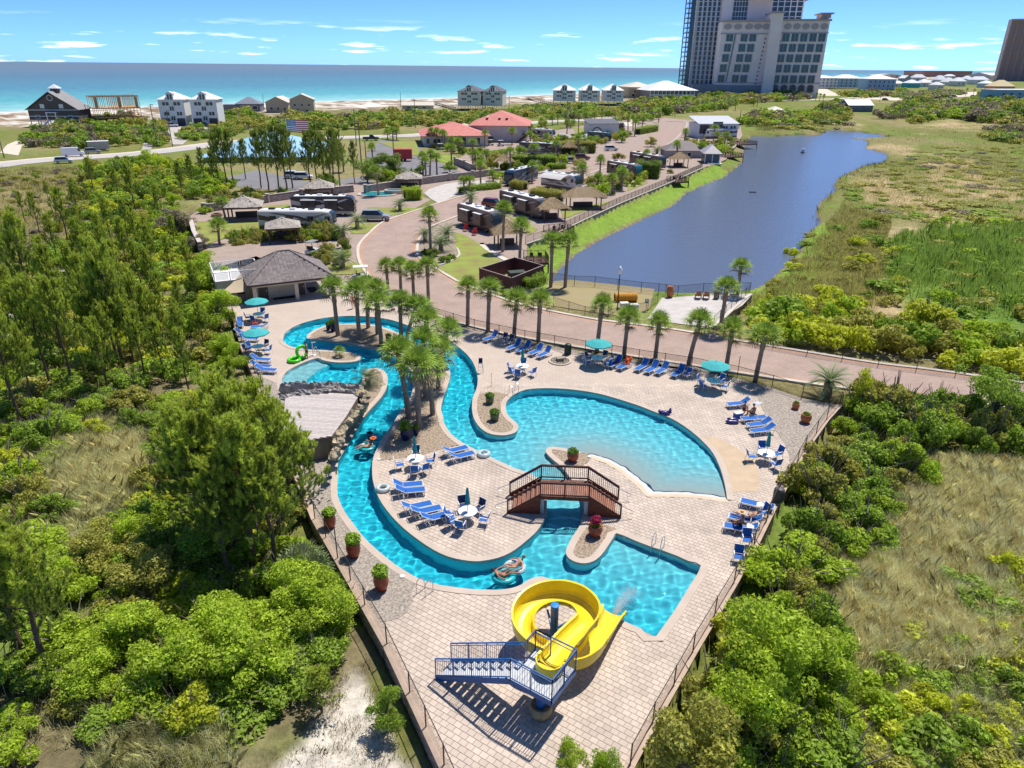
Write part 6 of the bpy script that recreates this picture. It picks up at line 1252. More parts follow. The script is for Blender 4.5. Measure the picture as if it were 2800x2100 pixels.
def trunk_mesh(h, r0=.17, lean=(0,0), boots=True):
 mb=MB();n=12;pts=[];rs=[]
 for k in range(n+1): f=k/n;pts.append((lean[0]*f**1.4, lean[1]*f**1.4, h*f));rs.append(r0*(1.15 - .25*f) + (.05 if boots and f > .72 else 0) + .008*(k % 2))
 mb.tube(pts, rs, 9)
 if boots:
  rg=random.Random(int(h*100));
  for k in range(26):
   f=.7 + .3*k/26;a=k*2.4;c=Vector((lean[0]*f**1.4, lean[1]*f**1.4, h*f));d=Vector((math.cos(a), math.sin(a),0));mb.bar(c + d*.15, c + d*.27 + Vector((0,0,.2)),.06,.03)
 return mb.mesh('trunk', M_PTRUNK)
SAB=[]
for v in range(3): V, pt=sabal_crown(v);k_=len(V)//34*29;SAB.append((quads_mesh('crown', V[:k_], M_FROND), pt.mesh('petiole', M_FROND), quads_mesh('dead_frond', V[k_:][v*40 % 60:] - np.array([0,0,.12]), M_DEAD)))
def palm_at(b, c, label, group=None, k=None, cr=1.0, z=None, name='sabal_palm', grey=False):
 """b: foot pixel, c: crown-centre pixel"""
 if k is not None: ox, oy, s=ZOOMS[k];b=(ox + b[0]/s, oy + b[1]/s);c=(ox + c[0]/s, oy + c[1]/s)
 q, h=hgt(b[0], b[1], c[1], z);tx=pix((q.x, q.y, q.z+h))[0];dx=(c[0]-tx)/ppm((q.x, q.y, q.z+h));dx=max(-1.2, min(1.2, dx));t=thing(name, label, 'palm', q, 0, group)
 ob('trunk', trunk_mesh(h, lean=(dx,0), r0=.15 + .01*min(h, 5)), t);v=random.randrange(3);cw=ob('crown', SAB[v][0], t, (dx,0,h), random.uniform(0,6.28),[cr*random.uniform(.85,1.12) for _ in '123']);ob('petiole', SAB[v][1], cw);ob('dead_frond', SAB[v][2], cw, rz=random.uniform(0,6));return t
ISLP='sabal palms on the pool island'
for b, c, lab in (((1075,555),(1030,130),'sabal palm at the left tip of the palm island'),((1270,585),(1240,160),'second sabal palm from the left tip of the palm island'),((1350,485),(1340,110),'sabal palm with reddish trunk behind the second island palm'),((1435,540),(1420,140),'rearmost sabal palm in the middle of the palm island'),((1470,635),(1430,260),'sabal palm leaning over the inner river bend of the island'),((1650,600),(1640,250),'tall sabal palm at the river bend, left of a close pair'),((1700,605),(1815,300),'sabal palm at the river bend, right of a close pair'),((1715,1300),(1620,720),'large front-left sabal palm of the island clump'),((1810,1400),(1790,830),'frontmost sabal palm of the island clump'),((1935,1270),(1900,850),'sabal palm right of the frontmost one in the island clump'),((1985,1030),(2000,700),'sabal palm at the right rear of the island clump'),((1870,1110),(1850,620),'tall sabal palm at the back of the island clump'),((1850,900),(1880,430),'sabal palm in the narrow neck of the island'),((2035,790),(2065,520),'short sabal palm at the right river bank')): palm_at(b, c, lab, ISLP, 1,1.18, z=.02)
RP='sabal palms along the brick road'
for k, b, c, lab in ((2,(428,632),(432,285),'first roadside palm from the left, left of the lounger row'),(2,(612,688),(625,295),'second roadside palm from the left'),(2,(848,740),(875,405),'third roadside palm from the left'),(2,(1068,785),(1085,415),'fourth roadside palm, above the lounger pair by the fire pit'),(2,(1600,870),(1650,450),'roadside palm behind the open parasol by the fire pit'),(2,(1845,920),(1885,565),'roadside palm above the orange towel'),(3,(290,890),(325,590),'roadside palm in the middle of the lounger row'),(3,(575,955),(675,580),'roadside palm behind the right end of the lounger row'),(3,(900,985),(955,650),'roadside palm with a drooping low frond behind the right parasol'),(3,(1155,1075),(1240,690),'pale roadside palm standing in the right gravel'),('G',(225,1440),(205,1210),'leftmost of four palms beside the road bend'),('G',(355,1460),(345,1205),'second of four palms beside the road bend'),('G',(485,1540),(470,1260),'third of four palms beside the road bend'),('G',(632,1555),(620,1220),'fourth of four palms beside the road bend')): palm_at(b, c, lab, RP, k, 1.1, z=0)
for k, b, c, lab in ((3,(850,650),(910,270),'palm at the block wall of the lakeside patio'),(3,(1000,340),(1030,95),'palm at the water edge behind the lakeside patio'),('G',(1865,1420),(1880,950),'left palm of two at the corner of the pond'),('G',(2010,1420),(2050,950),'right palm of two at the corner of the pond'),('G',(1382,1060),(1395,640),'tall palm beside the nearest thatched hut'),('G',(1550,1190),(1570,810),'palm in front of the nearest thatched hut'),('G',(655,1060),(640,700),'tall palm in the planted bed at the road bend'),('F',(370,800),(355,620),'short palm on the lawn behind the roof terrace'),('F',(430,550),(390,390),'small palm left of the left gazebo'),('G',(995,475),(985,350),'palm at the end of the low hedge by the lane'),('G',(1040,475),(1050,345),'second palm at the end of the low hedge'),('G',(1160,390),(1150,190),'palm behind the lane hedge'),('G',(130,500),(100,250),'palm beside the spa pool'),('G',(1285,350),(1275,290),'small palm behind the low hedge by the blue coach'),('C',(710,640),(715,520),'palm in front of the red roofed building, tallest'),('C',(610,800),(610,600),'palm by the stone gate wall'),('C',(690,860),(680,760),'palm beside the gate wall shrubs'),('C',(180,880),(170,720),'left palm in the car park island'),('C',(240,880),(245,700),'right palm in the car park island'),('C',(370,640),(365,530),'palm at the left of the red roofed building'),('C',(430,650),(430,580),'small palm before the red roofed building'),('C',(490,690),(485,590),'palm before the red roofed building windows'),('C',(1245,620),(1245,550),'small palm left of the grey canopies'),('C',(1110,620),(1100,530),'palm beside the outside stairs'),('C',(1145,625),(1145,560),'second palm beside the outside stairs'),('H',(345,740),(340,590),'white-trunked palm between the coaches'),('H',(500,790),(500,690),'palm behind the big thatched hut'),('H',(640,850),(640,700),'palm right of the big thatched hut'),('H',(740,790),(735,620),'palm in front of the teal coach'),('H',(1300,560),(1295,360),'palm over the far small thatched hut'),('H',(1545,480),(1550,370),'palm in front of the grey lake house'),('H',(1710,340),(1700,250),'palm beside the modern white house'),('H',(300,240),(305,60),'tall palm by the white arch wall'),('H',(180,180),(180,30),'palm in the far row, second'),('H',(600,230),(600,170),'palm in front of the arch'),('H',(650,230),(650,180),'second palm in front of the arch'),('H',(800,230),(800,90),'palm behind the far lot wall'),('H',(850,215),(850,80),'second palm behind the far lot wall'),('H',(1050,110),(1040,20),'far palm by the junction'),('H',(1110,130),(1110,20),'second far palm by the junction')): palm_at(b, c, lab, None, k, 1.15, z=0)
for i, (x, y, h) in enumerate(((1480,345,330),(1510,342,322),(1525,340,318),(1545,338,316),(1570,336,312),(1600,338,315),(1625,336,312),(1645,335,314),(1290,355,340),(1300,356,342),(1060,380,362),(1075,382,358),(1085,383,360),(1180,400,360),(1195,402,362),(1210,405,366),(1780,318,300),(1800,312,296),(1830,305,290),(1865,300,285),(1905,300,280),(1930,300,282),(2060,290,272),(2070,290,275),(2230,275,258),(2240,276,260),(2250,276,262),(2340,265,252),(2360,265,250),(2400,262,250),(2520,268,255),(1990,300,280),(2010,302,284),(1700,330,310),(1720,332,312),(2640,262,245),(2660,262,247))): palm_at((x, y),(x + (x-1400)*.004, h), 'distant palm beside the coast road', 'distant palms by the coast road', None, 1.35, z=0)
# feather palms
def feather_crown(v, nf=26, L0=1.7, droop=.9):
 rg=np.random.default_rng(600+v);V=[];rach=MB()
 for i in range(nf):
  f=i/nf;a=i*2.399;el=R(78 - 75*f);pts=[];d=np.array([math.cos(a), math.sin(a),0]);L_=L0*rg.uniform(.85,1.1)
  for k in range(9): s=k/8;pts.append(np.array([0,0,.1*(1-f)]) + d*(L_*s*math.cos(el*(1-.45*s))) + np.array([0,0,1])*(L_*s*math.sin(el) - droop*L_*s*s*(.35+.5*f)))
  rach.tube(pts, [.03]*5 + [.02,.015,.01,.006],4);side=unit(np.cross(d, np.array([0,0,1.0])))
  for k in range(1,26):
   s=.15 + .85*k/26;x=s*8;j=min(int(x),7);p=pts[j]*(1-x+j) + pts[j+1]*(x-j);tn=unit(pts[j+1]-pts[j]);ll=.42*math.sin(math.pi*(.15+.8*s))
   for sg in (-1,1): ld=unit(side*sg + tn*.7 + np.array([0,0,.35]));w=tn*.016;tip=p + ld*ll - np.array([0,0,.12*ll]);V.append([p - w, p + w, tip + w*.2, tip - w*.2])
 return quads_mesh('crown', np.array(V), M_FRONDG), rach.mesh('rachis', M_FRONDG)
FEA=[feather_crown(0), feather_crown(1,22,1.5,1.0)]
def pindo(b, k, s, label, th=.9, v=0):
 q=Zp(k, *b) if k else P(*b);t=thing('pindo_palm', label, 'palm', (q.x, q.y, 0),0, None, s);ob('trunk', trunk_mesh(th, .27, boots=True), t);c=ob('crown', FEA[v][0], t, (0,0,th), random.uniform(0,6));ob('rachis', FEA[v][1], c)
for b, k, s, lab in (((1770,1205),3,1.35,'grey feather palm in the gravel at the right end of the fence'),((345,650),'G',1.2,'feather palm beside the driveway of the spa pool'),((1760,640),'F',1.25,'feather palm on the lawn by the silver minivan'),((1620,745),'F',1.25,'feather palm beside the brick road bend, upper one'),((1610,1040),'F',1.3,'feather palm by the road right of the bath house'),((1060,590),'G',1.4,'feather palm behind the nearest motorhome'),((760,1060),'G',1.3,'front feather palm in the bed at the road bend'),((820,960),'G',1.4,'rear feather palm in the bed at the road bend'),((600,960),'G',1.2,'left feather palm in the bed at the road bend'),((1720,230),'G',1.2,'feather palm above the hedge by the blue coach'),((2180,330),'G',1.6,'feather palm beside the canopy coach'),((345,460),'H',1.3,'feather palm in front of the tall hedge'),((1090,460),'H',1.5,'dark feather palm by the far coach'),((1380,280),'H',1.4,'silvery feather palm by the road end'),((650,560),'I',.9,'scrubby palmetto at the edge of the pine wood')): pindo(b, k, s, lab)
q=Zp(1,1350,1010);t=thing('sago_palm', 'dark sago palm on the spit beside the grotto', 'palm', (q.x,q.y,0),0, None, 1.0);ob('trunk', trunk_mesh(.5,.2), t);c=ob('crown', mesh_with(FEA[0][0], leaf_mat('sago_leaf', (.05,.12,.025),.3)), t, (0,0,.5));q=Zp(1,1095,745);t=thing('young_palm', 'very small young palm on the wading pool planter', 'palm', (q.x,q.y,0),0, None, .6);ob('trunk', trunk_mesh(.9,.06,boots=False), t);ob('crown', SAB[0][0], t, (0,0,.9),0,.75)
for i, (x, y) in enumerate(((830,1560),(800,1590),(860,1590),(880,1640),(840,1620),(905,1660))):
 q=GP(x, y);t=thing('saw_palmetto', 'saw palmetto fan under the left retaining wall', 'palm', (q.x,q.y,q.z+.3), i, 'palmettos under the left wall', 1.15);ob('crown', mesh_with(SAB[i % 3][0], M_FRONDG) if i < 3 else SAB[i % 3][0], t)

# ---- grasses: uncountable, one object for each stand
def grass(name, label, polys, n, h, col, seed, bend=.5, w=.02, z=None, clump=0, var=.35, col2=None, excl=True):
 rg=np.random.default_rng(seed);X=[];Y=[]
 for poly, sh in polys:
  u=np.array([p[0] for p in poly]);v=np.array([p[1] for p in poly]);W_=[P(a, b, -1) for a, b in poly];xs=[p.x for p in W_];ys=[p.y for p in W_];k=int(n*sh);m_=k*6;x=rg.uniform(min(xs), max(xs), m_);y=rg.uniform(min(ys), max(ys), m_);ok=inside_np(x, y, W_);x, y=x[ok][:k], y[ok][:k];X.append(x);Y.append(y)
 x=np.concatenate(X);y=np.concatenate(Y)
 if clump:
  keep=noise2(x, y, clump, seed) + rg.normal(size=len(x))*.12 > (.42 if clump < 8 else .25);x, y=x[keep], y[keep]
 if excl: ok=~inside_np(x, y, ENC_BIG) & ~inside_np(x, y, ROAD_BIG) & ~inside_np(x, y, POND);x, y=x[ok], y[ok]
 ed=np.full(len(x),1e9)
 for poly, sh in polys: W_=[P(a, b, -1) for a, b in poly];k_=inside_np(x, y, W_);ed=np.where(k_, dist_np(x, y, W_, True), ed)
 keep=ed > (22 if name == 'cattails' else 4.5)*noise2(x, y, 6, seed+9)**2*rg.random(len(x))*1.8;x, y=x[keep], y[keep]
 n=len(x);zz=np.array([gz(a, b) for a, b in zip(x.tolist(), y.tolist())]) if z is None else np.full(n, z)
 hh=h*rg.uniform(.55,1.25,n)*(.45 + .5*noise2(x, y, 3, seed+1) + .6*noise2(x, y, .9, seed+3));a=rg.uniform(0,6.28,n);wind=noise2(x, y, 1.6, seed+2)*11;bd=bend*rg.uniform(.3,1.2,n)*hh;dx=np.cos(a*.8 + wind)*bd;dy=np.sin(a*.8 + wind)*bd;sx=-np.sin(a)*w;sy=np.cos(a)*w
 B=np.stack([x, y, zz],1);M_=B + np.stack([dx*.3, dy*.3, hh*.62],1);T=B + np.stack([dx, dy, hh*.95],1);S=np.stack([sx, sy, np.zeros(n)],1)
 V=np.stack([B - S, B + S, M_ + S*.7, T, M_ - S*.7],1);m=leaf_mat(name + '_blade_%d' % seed, col, var, 1.6,.5,.25,.7,.1, col2=col2);o=ob(name, quads_mesh(name, V, m, 5), kind='stuff');o['label']=label;return o
RIGHT_G=[(2150,1660),(2200,1560),(2330,1500),(2440,1370),(2520,1260),(2700,1260),(2900,1260),(2900,1800),(2700,1830),(2350,1880),(2260,1760)]
grass('dry_grass', 'tall straw-coloured grass right of the deck', [(RIGHT_G, 1.0)],140000,1.1,(.95,.80,.44),71,.5,.011, col2=(.60,.50,.20));grass('dry_grass', 'dry grass among the low shrubs at the lower right', [([(2250,1780),(2900,1760),(2900,2140),(1850,2140),(2000,1950)],1.0)],26000,.6,(.9,.75,.4),72,.7,.014, col2=(.2,.22,.05))
grass('cattails', 'dense dark green cattails in the marsh', [([(2440,650),(2560,625),(2900,610),(3000,900),(2650,880),(2440,830),(2400,760)],1.0)],60000,1.7,(.32,.44,.08),73,.35,.028, clump=9, col2=(.20,.30,.06));grass('marsh_grass', 'olive and tan marsh grass between the pond and the cattails', [([(1960,905),(1990,815),(2070,800),(2160,735),(2200,670),(2250,620),(2300,560),(2440,600),(2420,700),(2450,840),(2300,860),(2120,840)],.5),([(2300,560),(2290,500),(2440,440),(2600,420),(2900,440),(2900,620),(2560,620),(2440,600)],.35),([(2430,425),(2360,370),(2500,345),(2900,345),(2900,440),(2600,420)],.15)],95000,.75,(.34,.36,.08),74,.6,.022, col2=(.52,.41,.19))
grass('dry_grass', 'patches of dry grass between the shrubs left of the pool', [([(120,1230),(300,1160),(430,1200),(380,1330),(340,1480),(200,1500),(150,1400)],.5),([(0,1080),(300,1060),(700,1300),(860,1500),(950,1750),(600,1950),(0,2100)],.4),([(380,1960),(640,1960),(700,2130),(200,2130)],.1)],48000,.95,(.85,.72,.38),75,.7,.013, clump=3.0, col2=(.2,.2,.06));grass('wood_grass', 'thin grass and pine litter under the pine wood', [([(-80,850),(200,620),(430,560),(560,700),(660,960),(500,1040),(0,1090)],1.0)],26000,.55,(.36,.36,.12),76,.5,.02, col2=(.25,.17,.09))
grass('field_grass', 'pale grass in the open field on the left', [([(-100,470),(240,462),(330,560),(200,640),(60,760),(-100,830)],1.0)],30000,.5,(.48,.42,.17),77,.5,.035, clump=6, col2=(.17,.19,.05));grass('bank_reeds', 'fringe of reeds along the far bank of the pond', [([(2062,372),(2060,350),(2180,340),(2330,350),(2450,372),(2440,380),(2330,362),(2180,366)],.5),([(2100,775),(2200,655),(2230,570),(2290,480),(2420,425),(2440,440),(2310,500),(2255,570),(2225,660),(2130,780),(2070,803)],.5)],16000,1.0,(.20,.17,.06),78,.4,.03, col2=(.12,.15,.03), excl=False)
grass('sand_tufts', 'sparse grass tufts on the white sand at the lower left', [([(680,2130),(790,1960),(930,1830),(1010,1800),(1140,2080),(1150,2150)],1.0)],3500,.22,(.30,.26,.12),79,.8,.012, clump=.9, excl=False)
grass('verge_grass', 'rough grass at the foot of the right retaining wall', [([(2310,1130),(2240,1260),(2180,1370),(2080,1540),(1960,1740),(1850,1930),(1760,2120),(1830,2120),(1990,1840),(2150,1570),(2270,1340),(2340,1180)],.5),([(850,1440),(970,1670),(1040,1790),(1120,1960),(1200,2140),(1130,2140),(1040,1900),(940,1700),(820,1470)],.5)],16000,.5,(.34,.36,.10),80,.6,.014, col2=(.42,.34,.16))
for i, (x, y, h) in enumerate(((1165,488,440),(1195,480,432),(1300,470,425),(1330,462,420),(1395,470,415),(1460,455,405),(1520,440,395),(1580,425,380),(1455,500,455),(1640,480,440),(1700,520,475),(1765,455,420),(1400,395,360),(1450,382,350),(1490,375,340),(1550,368,335),(1755,360,325),(1735,372,335),(1870,395,360),(1950,385,350),(1235,455,405),(1020,445,405),(940,470,420),(905,500,450),(1980,405,370))): palm_at((x, y),(x + (x-1400)*.01, h), 'garden palm among the motorhome lots', 'garden palms among the motorhome lots', None, 1.25, z=0)
grass('dry_grass', 'clearing of tall dry grass among the left shrubs', [([(110,1220),(300,1150),(440,1190),(410,1340),(370,1490),(200,1510),(140,1400)],1.0)],22000,1.0,(.9,.76,.42),81,.7,.013, col2=(.66,.54,.24))
scrub_mass([(2330,560),(2300,500),(2440,440),(2600,400),(2900,400),(2900,620),(2560,620),(2440,600)],6.0,(1.6,3.4),(.35,.8),(2,2,1,5,2), 'low olive sedge mounds mottling the marsh', 83,4000)
scrub_mass([(2430,640),(2560,610),(2900,600),(2950,900),(2650,890),(2420,830),(2380,740)],4.5,(1.2,2.6),(.8,1.6),(1,2,1,0), 'reedy green clumps among the cattails', 84,3000)
for bx, by, ty in ((1230,472,438),(1350,452,415),(1420,432,396),(1500,415,380),(1620,402,368),(1700,390,356),(1780,402,372),(1860,412,382),(1250,402,370),(1480,352,326),(1560,350,324),(1680,346,318),(1930,352,326),(1020,470,430),(900,522,472),(700,562,522),(1150,482,450),(1400,500,462),(1580,470,432),(1300,345,322)): broad(bx, by, ty, random.choice((1,3,2,1)), 'leafy garden tree among the resort lots', 'garden trees among the resort lots', 1.3)
# ------------------------------------------------------------------ houses
GLASS=mat('dark_window_glass', (.03,.045,.05),.12,.2,1, spec=.6);GLASSG=mat('green_window_glass', (.035,.075,.07),.12,.2,1, spec=.6);M_TRIM=mat('white_trim', (.80,.79,.76),.6,.04,2)
M_WSIDE=mat('white_siding', (.74,.73,.70),.75,.05,1.5,.05,20);M_WROOF=mat('white_metal_roof', (.72,.72,.72),.45,.06,1, spec=.4)
def pane(parent, c, w, h, nrm, m=None, frame=True, fm=None, d=.06):
 """window standing proud on a wall whose outward normal is nrm"""
 nrm=Vector(nrm).normalized();an=math.atan2(nrm.y, nrm.x) + math.pi/2;c=Vector(c)
 wn=MB().box(c + nrm*.02,(w, d, h), an).build('window', m or GLASS, parent)
 if frame:
  mb=MB();t=Vector((math.cos(an), math.sin(an),0));f=max(.06, min(w, h)*.09)
  for s_ in (-1,1): mb.bar(c + t*s_*w/2 + nrm*.06 - Vector((0,0,h/2)), c + t*s_*w/2 + nrm*.06 + Vector((0,0,h/2)), f, f, up=nrm);mb.bar(c - t*w/2 + nrm*.06 + Vector((0,0,s_*h/2)), c + t*w/2 + nrm*.06 + Vector((0,0,s_*h/2)), f, f)
  mb.build('frame', fm or M_TRIM, wn)
 return wn
def roof_mesh(kind, hw, hd, z, rise, ov=.5, ridge=.35):
 a, b=hw+ov, hd+ov;mb=MB();th=.14
 if kind == 'hip':
  r=max(a-b, a*ridge*.3,.05) if a > b else .05;s_=max(b-a, .05) if b > a else .05
  top=[(-r,-s_,z+rise),(r,-s_,z+rise),(r,s_,z+rise),(-r,s_,z+rise)];e=[(-a,-b,z),(a,-b,z),(a,b,z),(-a,b,z)];mb.add(e + top + [(x,y,q-th) for x,y,q in e],[(0,1,5,4),(1,2,6,5),(2,3,7,6),(3,0,4,7),(4,5,6,7),(11,10,9,8),(0,8,9,1),(1,9,10,2),(2,10,11,3),(3,11,8,0)])
 elif kind == 'gable':      # ridge runs front to back, gable faces the front
  v=[(-a,-b,z),(0,-b,z+rise),(a,-b,z),(-a,b,z),(0,b,z+rise),(a,b,z)];mb.add(v + [(x,y,q-th) for x,y,q in v],[(0,1,4,3),(1,2,5,4),(6,9,10,7),(7,10,11,8),(0,6,7,1),(1,7,8,2),(3,4,10,9),(4,5,11,10),(0,3,9,6),(2,8,11,5)])
 elif kind == 'gable_x':
  v=[(-a,-b,z),(-a,0,z+rise),(-a,b,z),(a,-b,z),(a,0,z+rise),(a,b,z)];mb.add(v + [(x,y,q-th) for x,y,q in v],[(0,3,4,1),(1,4,5,2),(6,7,10,9),(7,8,11,10),(0,1,7,6),(1,2,8,7),(3,9,10,4),(4,10,11,5),(0,6,9,3),(2,5,11,8)])
 elif kind == 'shed': mb.add([(-a,-b,z),(a,-b,z),(a,b,z+rise),(-a,b,z+rise),(-a,-b,z-th),(a,-b,z-th),(a,b,z+rise-th),(-a,b,z+rise-th)],[(0,1,2,3),(7,6,5,4),(0,4,5,1),(1,5,6,2),(2,6,7,3),(3,7,4,0)])
 else: mb.box((0,0,z+rise/2),(2*a,2*b,rise))
 return mb
def house(label, x0, x1, yb, ye, ya, depth, wall, roof, kind='hip', wins=(), side_wins=(), stilts=0, turn=0.0, name='beach_house', glass_=None, ov=.45, doors=(), group=None, chimney=None, seam=True, cat='house'):
 """front face from pixel x0 to x1 on row yb;ye eave row, ya ridge row;windows as fractions of the front"""
 A=P(x0, yb);B=P(x1, yb);q, he=hgt((x0+x1)/2, yb, ye, 0);_, ht=hgt((x0+x1)/2, yb, ya, 0);w=(B-A).length;view=math.atan2(B.y-A.y, B.x-A.x) + turn;hw, hd=w/2, depth/2
 X=Vector((math.cos(view), math.sin(view),0));Yv=Vector((-X.y, X.x, 0));c=(A+B)/2 + Yv*hd;t=thing(name, label, cat, (c.x, c.y, 0), view, group);z0=stilts
 mb=MB();mb.box((0,0,(z0+he)/2),(w, depth, he-z0))
 if kind == 'gable': mb.add([(-hw,-hd,he),(hw,-hd,he),(0,-hd,he+(ht-he)*.93)],[(0,1,2)]);mb.add([(-hw,hd,he),(hw,hd,he),(0,hd,he+(ht-he)*.93)],[(1,0,2)])
 if kind == 'gable_x': mb.add([(-hw,-hd,he),(-hw,hd,he),(-hw,0,he+(ht-he)*.93)],[(1,0,2)]);mb.add([(hw,-hd,he),(hw,hd,he),(hw,0,he+(ht-he)*.93)],[(0,1,2)])
 mb.build('wall', wall, t);rf=roof_mesh(kind, hw, hd, he, max(.1, ht-he), ov).build('roof', roof, t)
 H=he - z0
 for u, v, ww, hh in wins: pane(t, (-hw + u*w, -hd, z0 + v*H), ww*w, hh*H, (0,-1,0), glass_, True)
 for sd_, u, v, ww, hh in side_wins: pane(t, (sd_*hw, -hd + u*depth, z0 + v*H), ww*depth, hh*H, (sd_,0,0), glass_, True)
 for u, ww, hh, m in doors: MB().box((-hw + u*w, -hd-.03, z0 + hh*H/2 + .02),(ww*w, .08, hh*H)).build('door', m, t)
 if stilts:
  n=max(3, int(w/3.2))
  for i in range(n):
   for y in (-hd+.2,0, hd-.2): MB().box((-hw+.2 + (w-.4)*i/(n-1), y, z0/2),(.3,.3,z0)).build('stilt', M_TRIM, t)
 return t, X, Yv, c, hw, hd, he, ht
TWIN_W=[(.22,.84,.13,.14),(.36,.84,.13,.14),(.66,.84,.13,.14),(.80,.84,.13,.14),(.46,.66,.08,.16),(.55,.66,.08,.16),(.22,.47,.1,.14),(.33,.47,.1,.14),(.72,.47,.1,.14),(.83,.47,.1,.14),(.46,.30,.08,.16),(.55,.30,.08,.16)]
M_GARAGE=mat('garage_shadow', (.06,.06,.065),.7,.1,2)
def dormer(t, x, y, z, w, d, h, wall, roof):
 dm=MB().box((x, y, z+h/2),(w, d, h)).build('dormer', wall, t);mb=MB();a=w/2+.2;b=d/2+.2;mb.add([(x-a,y-b,z+h),(x+a,y-b,z+h),(x+a,y+b,z+h),(x-a,y+b,z+h),(x,y-b,z+h+w*.3),(x,y+b,z+h+w*.3)],[(0,1,4),(2,3,5),(1,2,5,4),(3,0,4,5),(3,2,1,0)]);mb.build('dormer_roof', roof, t)
 for s_ in (-1,1): MB().box((x + s_*w*.2, y-d/2-.02, z+h*.55),(w*.26,.08, h*.7)).build('window', GLASSG, dm)
M_GREYSH=mat('grey_cedar_siding', (.135,.11,.095),.85,.15,2,.1,10);M_DROOF=mat('dark_blue_grey_roof', (.10,.105,.13),.7,.1,1)
M_TANW=mat('tan_stucco', (.50,.43,.31),.85,.06,1);M_TANR=mat('pale_tan_roof', (.60,.54,.44),.6,.06,1)
r_=house('dark grey gabled beach house on stilts with white trim at the far left', 88,221,347,300,250,13, M_GREYSH, mat('grey_shingle_far', (.26,.25,.25),.8,.12,1), 'gable', [(.17,.35,.09,.3),(.83,.35,.09,.3)],(),2.6,.03, ov=.8)
t, X, Yv, c, hw, hd, he, ht=r_
for z in (he-.1, he-2.6,2.8): MB().box((0,-hd-.05,z),(2*hw,.1,.28)).build('trim_band', M_TRIM, t)
for s_ in (-1,1): MB().box((s_*hw*.38,-hd-.05,he+1.4),(1.7,.12,1.7)).build('shutter', M_TRIM, t)
MB().tube([(1.1*math.cos(k*.524),-hd-.1, he+4.7+1.1*math.sin(k*.524)) for k in range(12)],.14,6, closed=True).build('round_window', M_TRIM, t);MB().box((0,0,ht+.3),(2.8,2.8,1.6)).build('cupola', M_GREYSH, t);mb=roof_mesh('hip', 1.4,1.4, ht+1.1,1.6,.7);mb.build('cupola_roof', M_WROOF, t);MB().box((-hw*.55,0,he+3.4),(1,1,3.6)).build('chimney', M_GREYSH, t)
MB().box((0,-hd-1.2,5.9),(4.2,2.6,.25)).build('porch_roof', M_TRIM, t)
for s_ in (-1.8,1.8): MB().box((s_,-hd-2.3,3.4),(.3,.3,5)).build('porch_post', M_TRIM, t)
mb=MB();mb.bar((1.5,-hd-2.3,2.7),(4.5,-hd-5.0,.1),1.6,.2);mb.bar((-1.5,-hd-2.3,2.7),(-3.5,-hd-5.0,.1),1.6,.2);mb.build('porch_stair', M_TRIM, t)
# unfinished timber frame
def build_frame():
 A=P(268,345);B=P(392,340);w=(B-A).length;an=math.atan2(B.y-A.y, B.x-A.x);q, h=hgt(330,343,264,0);t=thing('timber_frame_house', 'unfinished house of bare orange timber framing on piles', 'house', (A+B)/2, an);m=mat('fresh_lumber', (.68,.36,.14),.8,.2,1);md=mat('pile_timber', (.30,.19,.10),.9,.2,1);dep=11;z1, z2, z3=h*.28, h*.60, h
 for lv in (z1, z2, z3):
  for y in (0, dep): MB().box((0,y,lv),(w,.25,.35)).build('beam', m, t)
  for x in (-w/2, w/2): MB().box((x,dep/2,lv),(.25,dep,.35)).build('beam', m, t)
 for lv in (z1, z2): MB().box((0,dep/2,lv+.25),(w,dep,.06)).build('subfloor', m, t)
 n=26
 for i in range(n+1):
  x=-w/2 + w*i/n
  for y in (0, dep):
   if (i*7) % 9 != 4 or y: MB().box((x,y,(z2+z3)/2),(.16,.16,z3-z2)).build('stud', m, t)
   if i % 2 == 0: MB().box((x,y,(z1+z2)/2),(.16,.16,z2-z1)).build('stud', m, t)
  if i % 4 == 0:
   for y in (0, dep/2, dep): MB().box((x,y,z1/2),(.32,.32,z1)).build('pile', md, t)
 for i in range(8): x=-w/2 + w*(i+.5)/8;MB().box((x,0,(z2+z3)/2),(w/14,.08,(z3-z2)*.9)).build('sheathing', m, t) if i in (0,4,7) else None
 for i in range(14): x=-w/2 + w*i/13;MB().box((x,dep/2,z3+.15),(.1,dep,.25)).build('joist', m, t)
build_frame()
for i, (x0, x1) in enumerate(((444,512),(530,600))):
 t, X, Yv, c, hw, hd, he, ht=house('white four-storey beach house, ' + ('left' if i == 0 else 'right') + ' twin beside the driveway', x0, x1,345,272,252,13, M_WSIDE, M_WROOF, 'hip', [w for w in TWIN_W],(),0,.06, glass_=GLASSG, group='white twin houses')
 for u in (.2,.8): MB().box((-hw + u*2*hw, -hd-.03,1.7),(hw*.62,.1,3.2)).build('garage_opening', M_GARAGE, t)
 dormer(t, 0,-hd+.8, he-.6, hw*.55,2.5,3.0, M_WSIDE, M_WROOF)
house('grey low house with screened porch at the dune edge', 646,712,305,284,266,12, mat('grey_screen_house', (.16,.17,.19),.7), mat('slate_roof', (.20,.22,.26),.6,.08,1), 'hip', [(.3,.5,.2,.5),(.55,.5,.2,.5),(.8,.5,.2,.5)], name='beach_house');house('small grey annex beside the screened house', 612,645,302,288,286,8, mat('grey_annex', (.33,.31,.28),.8), mat('slate_roof', (.20,.22,.26),.6), 'flat')
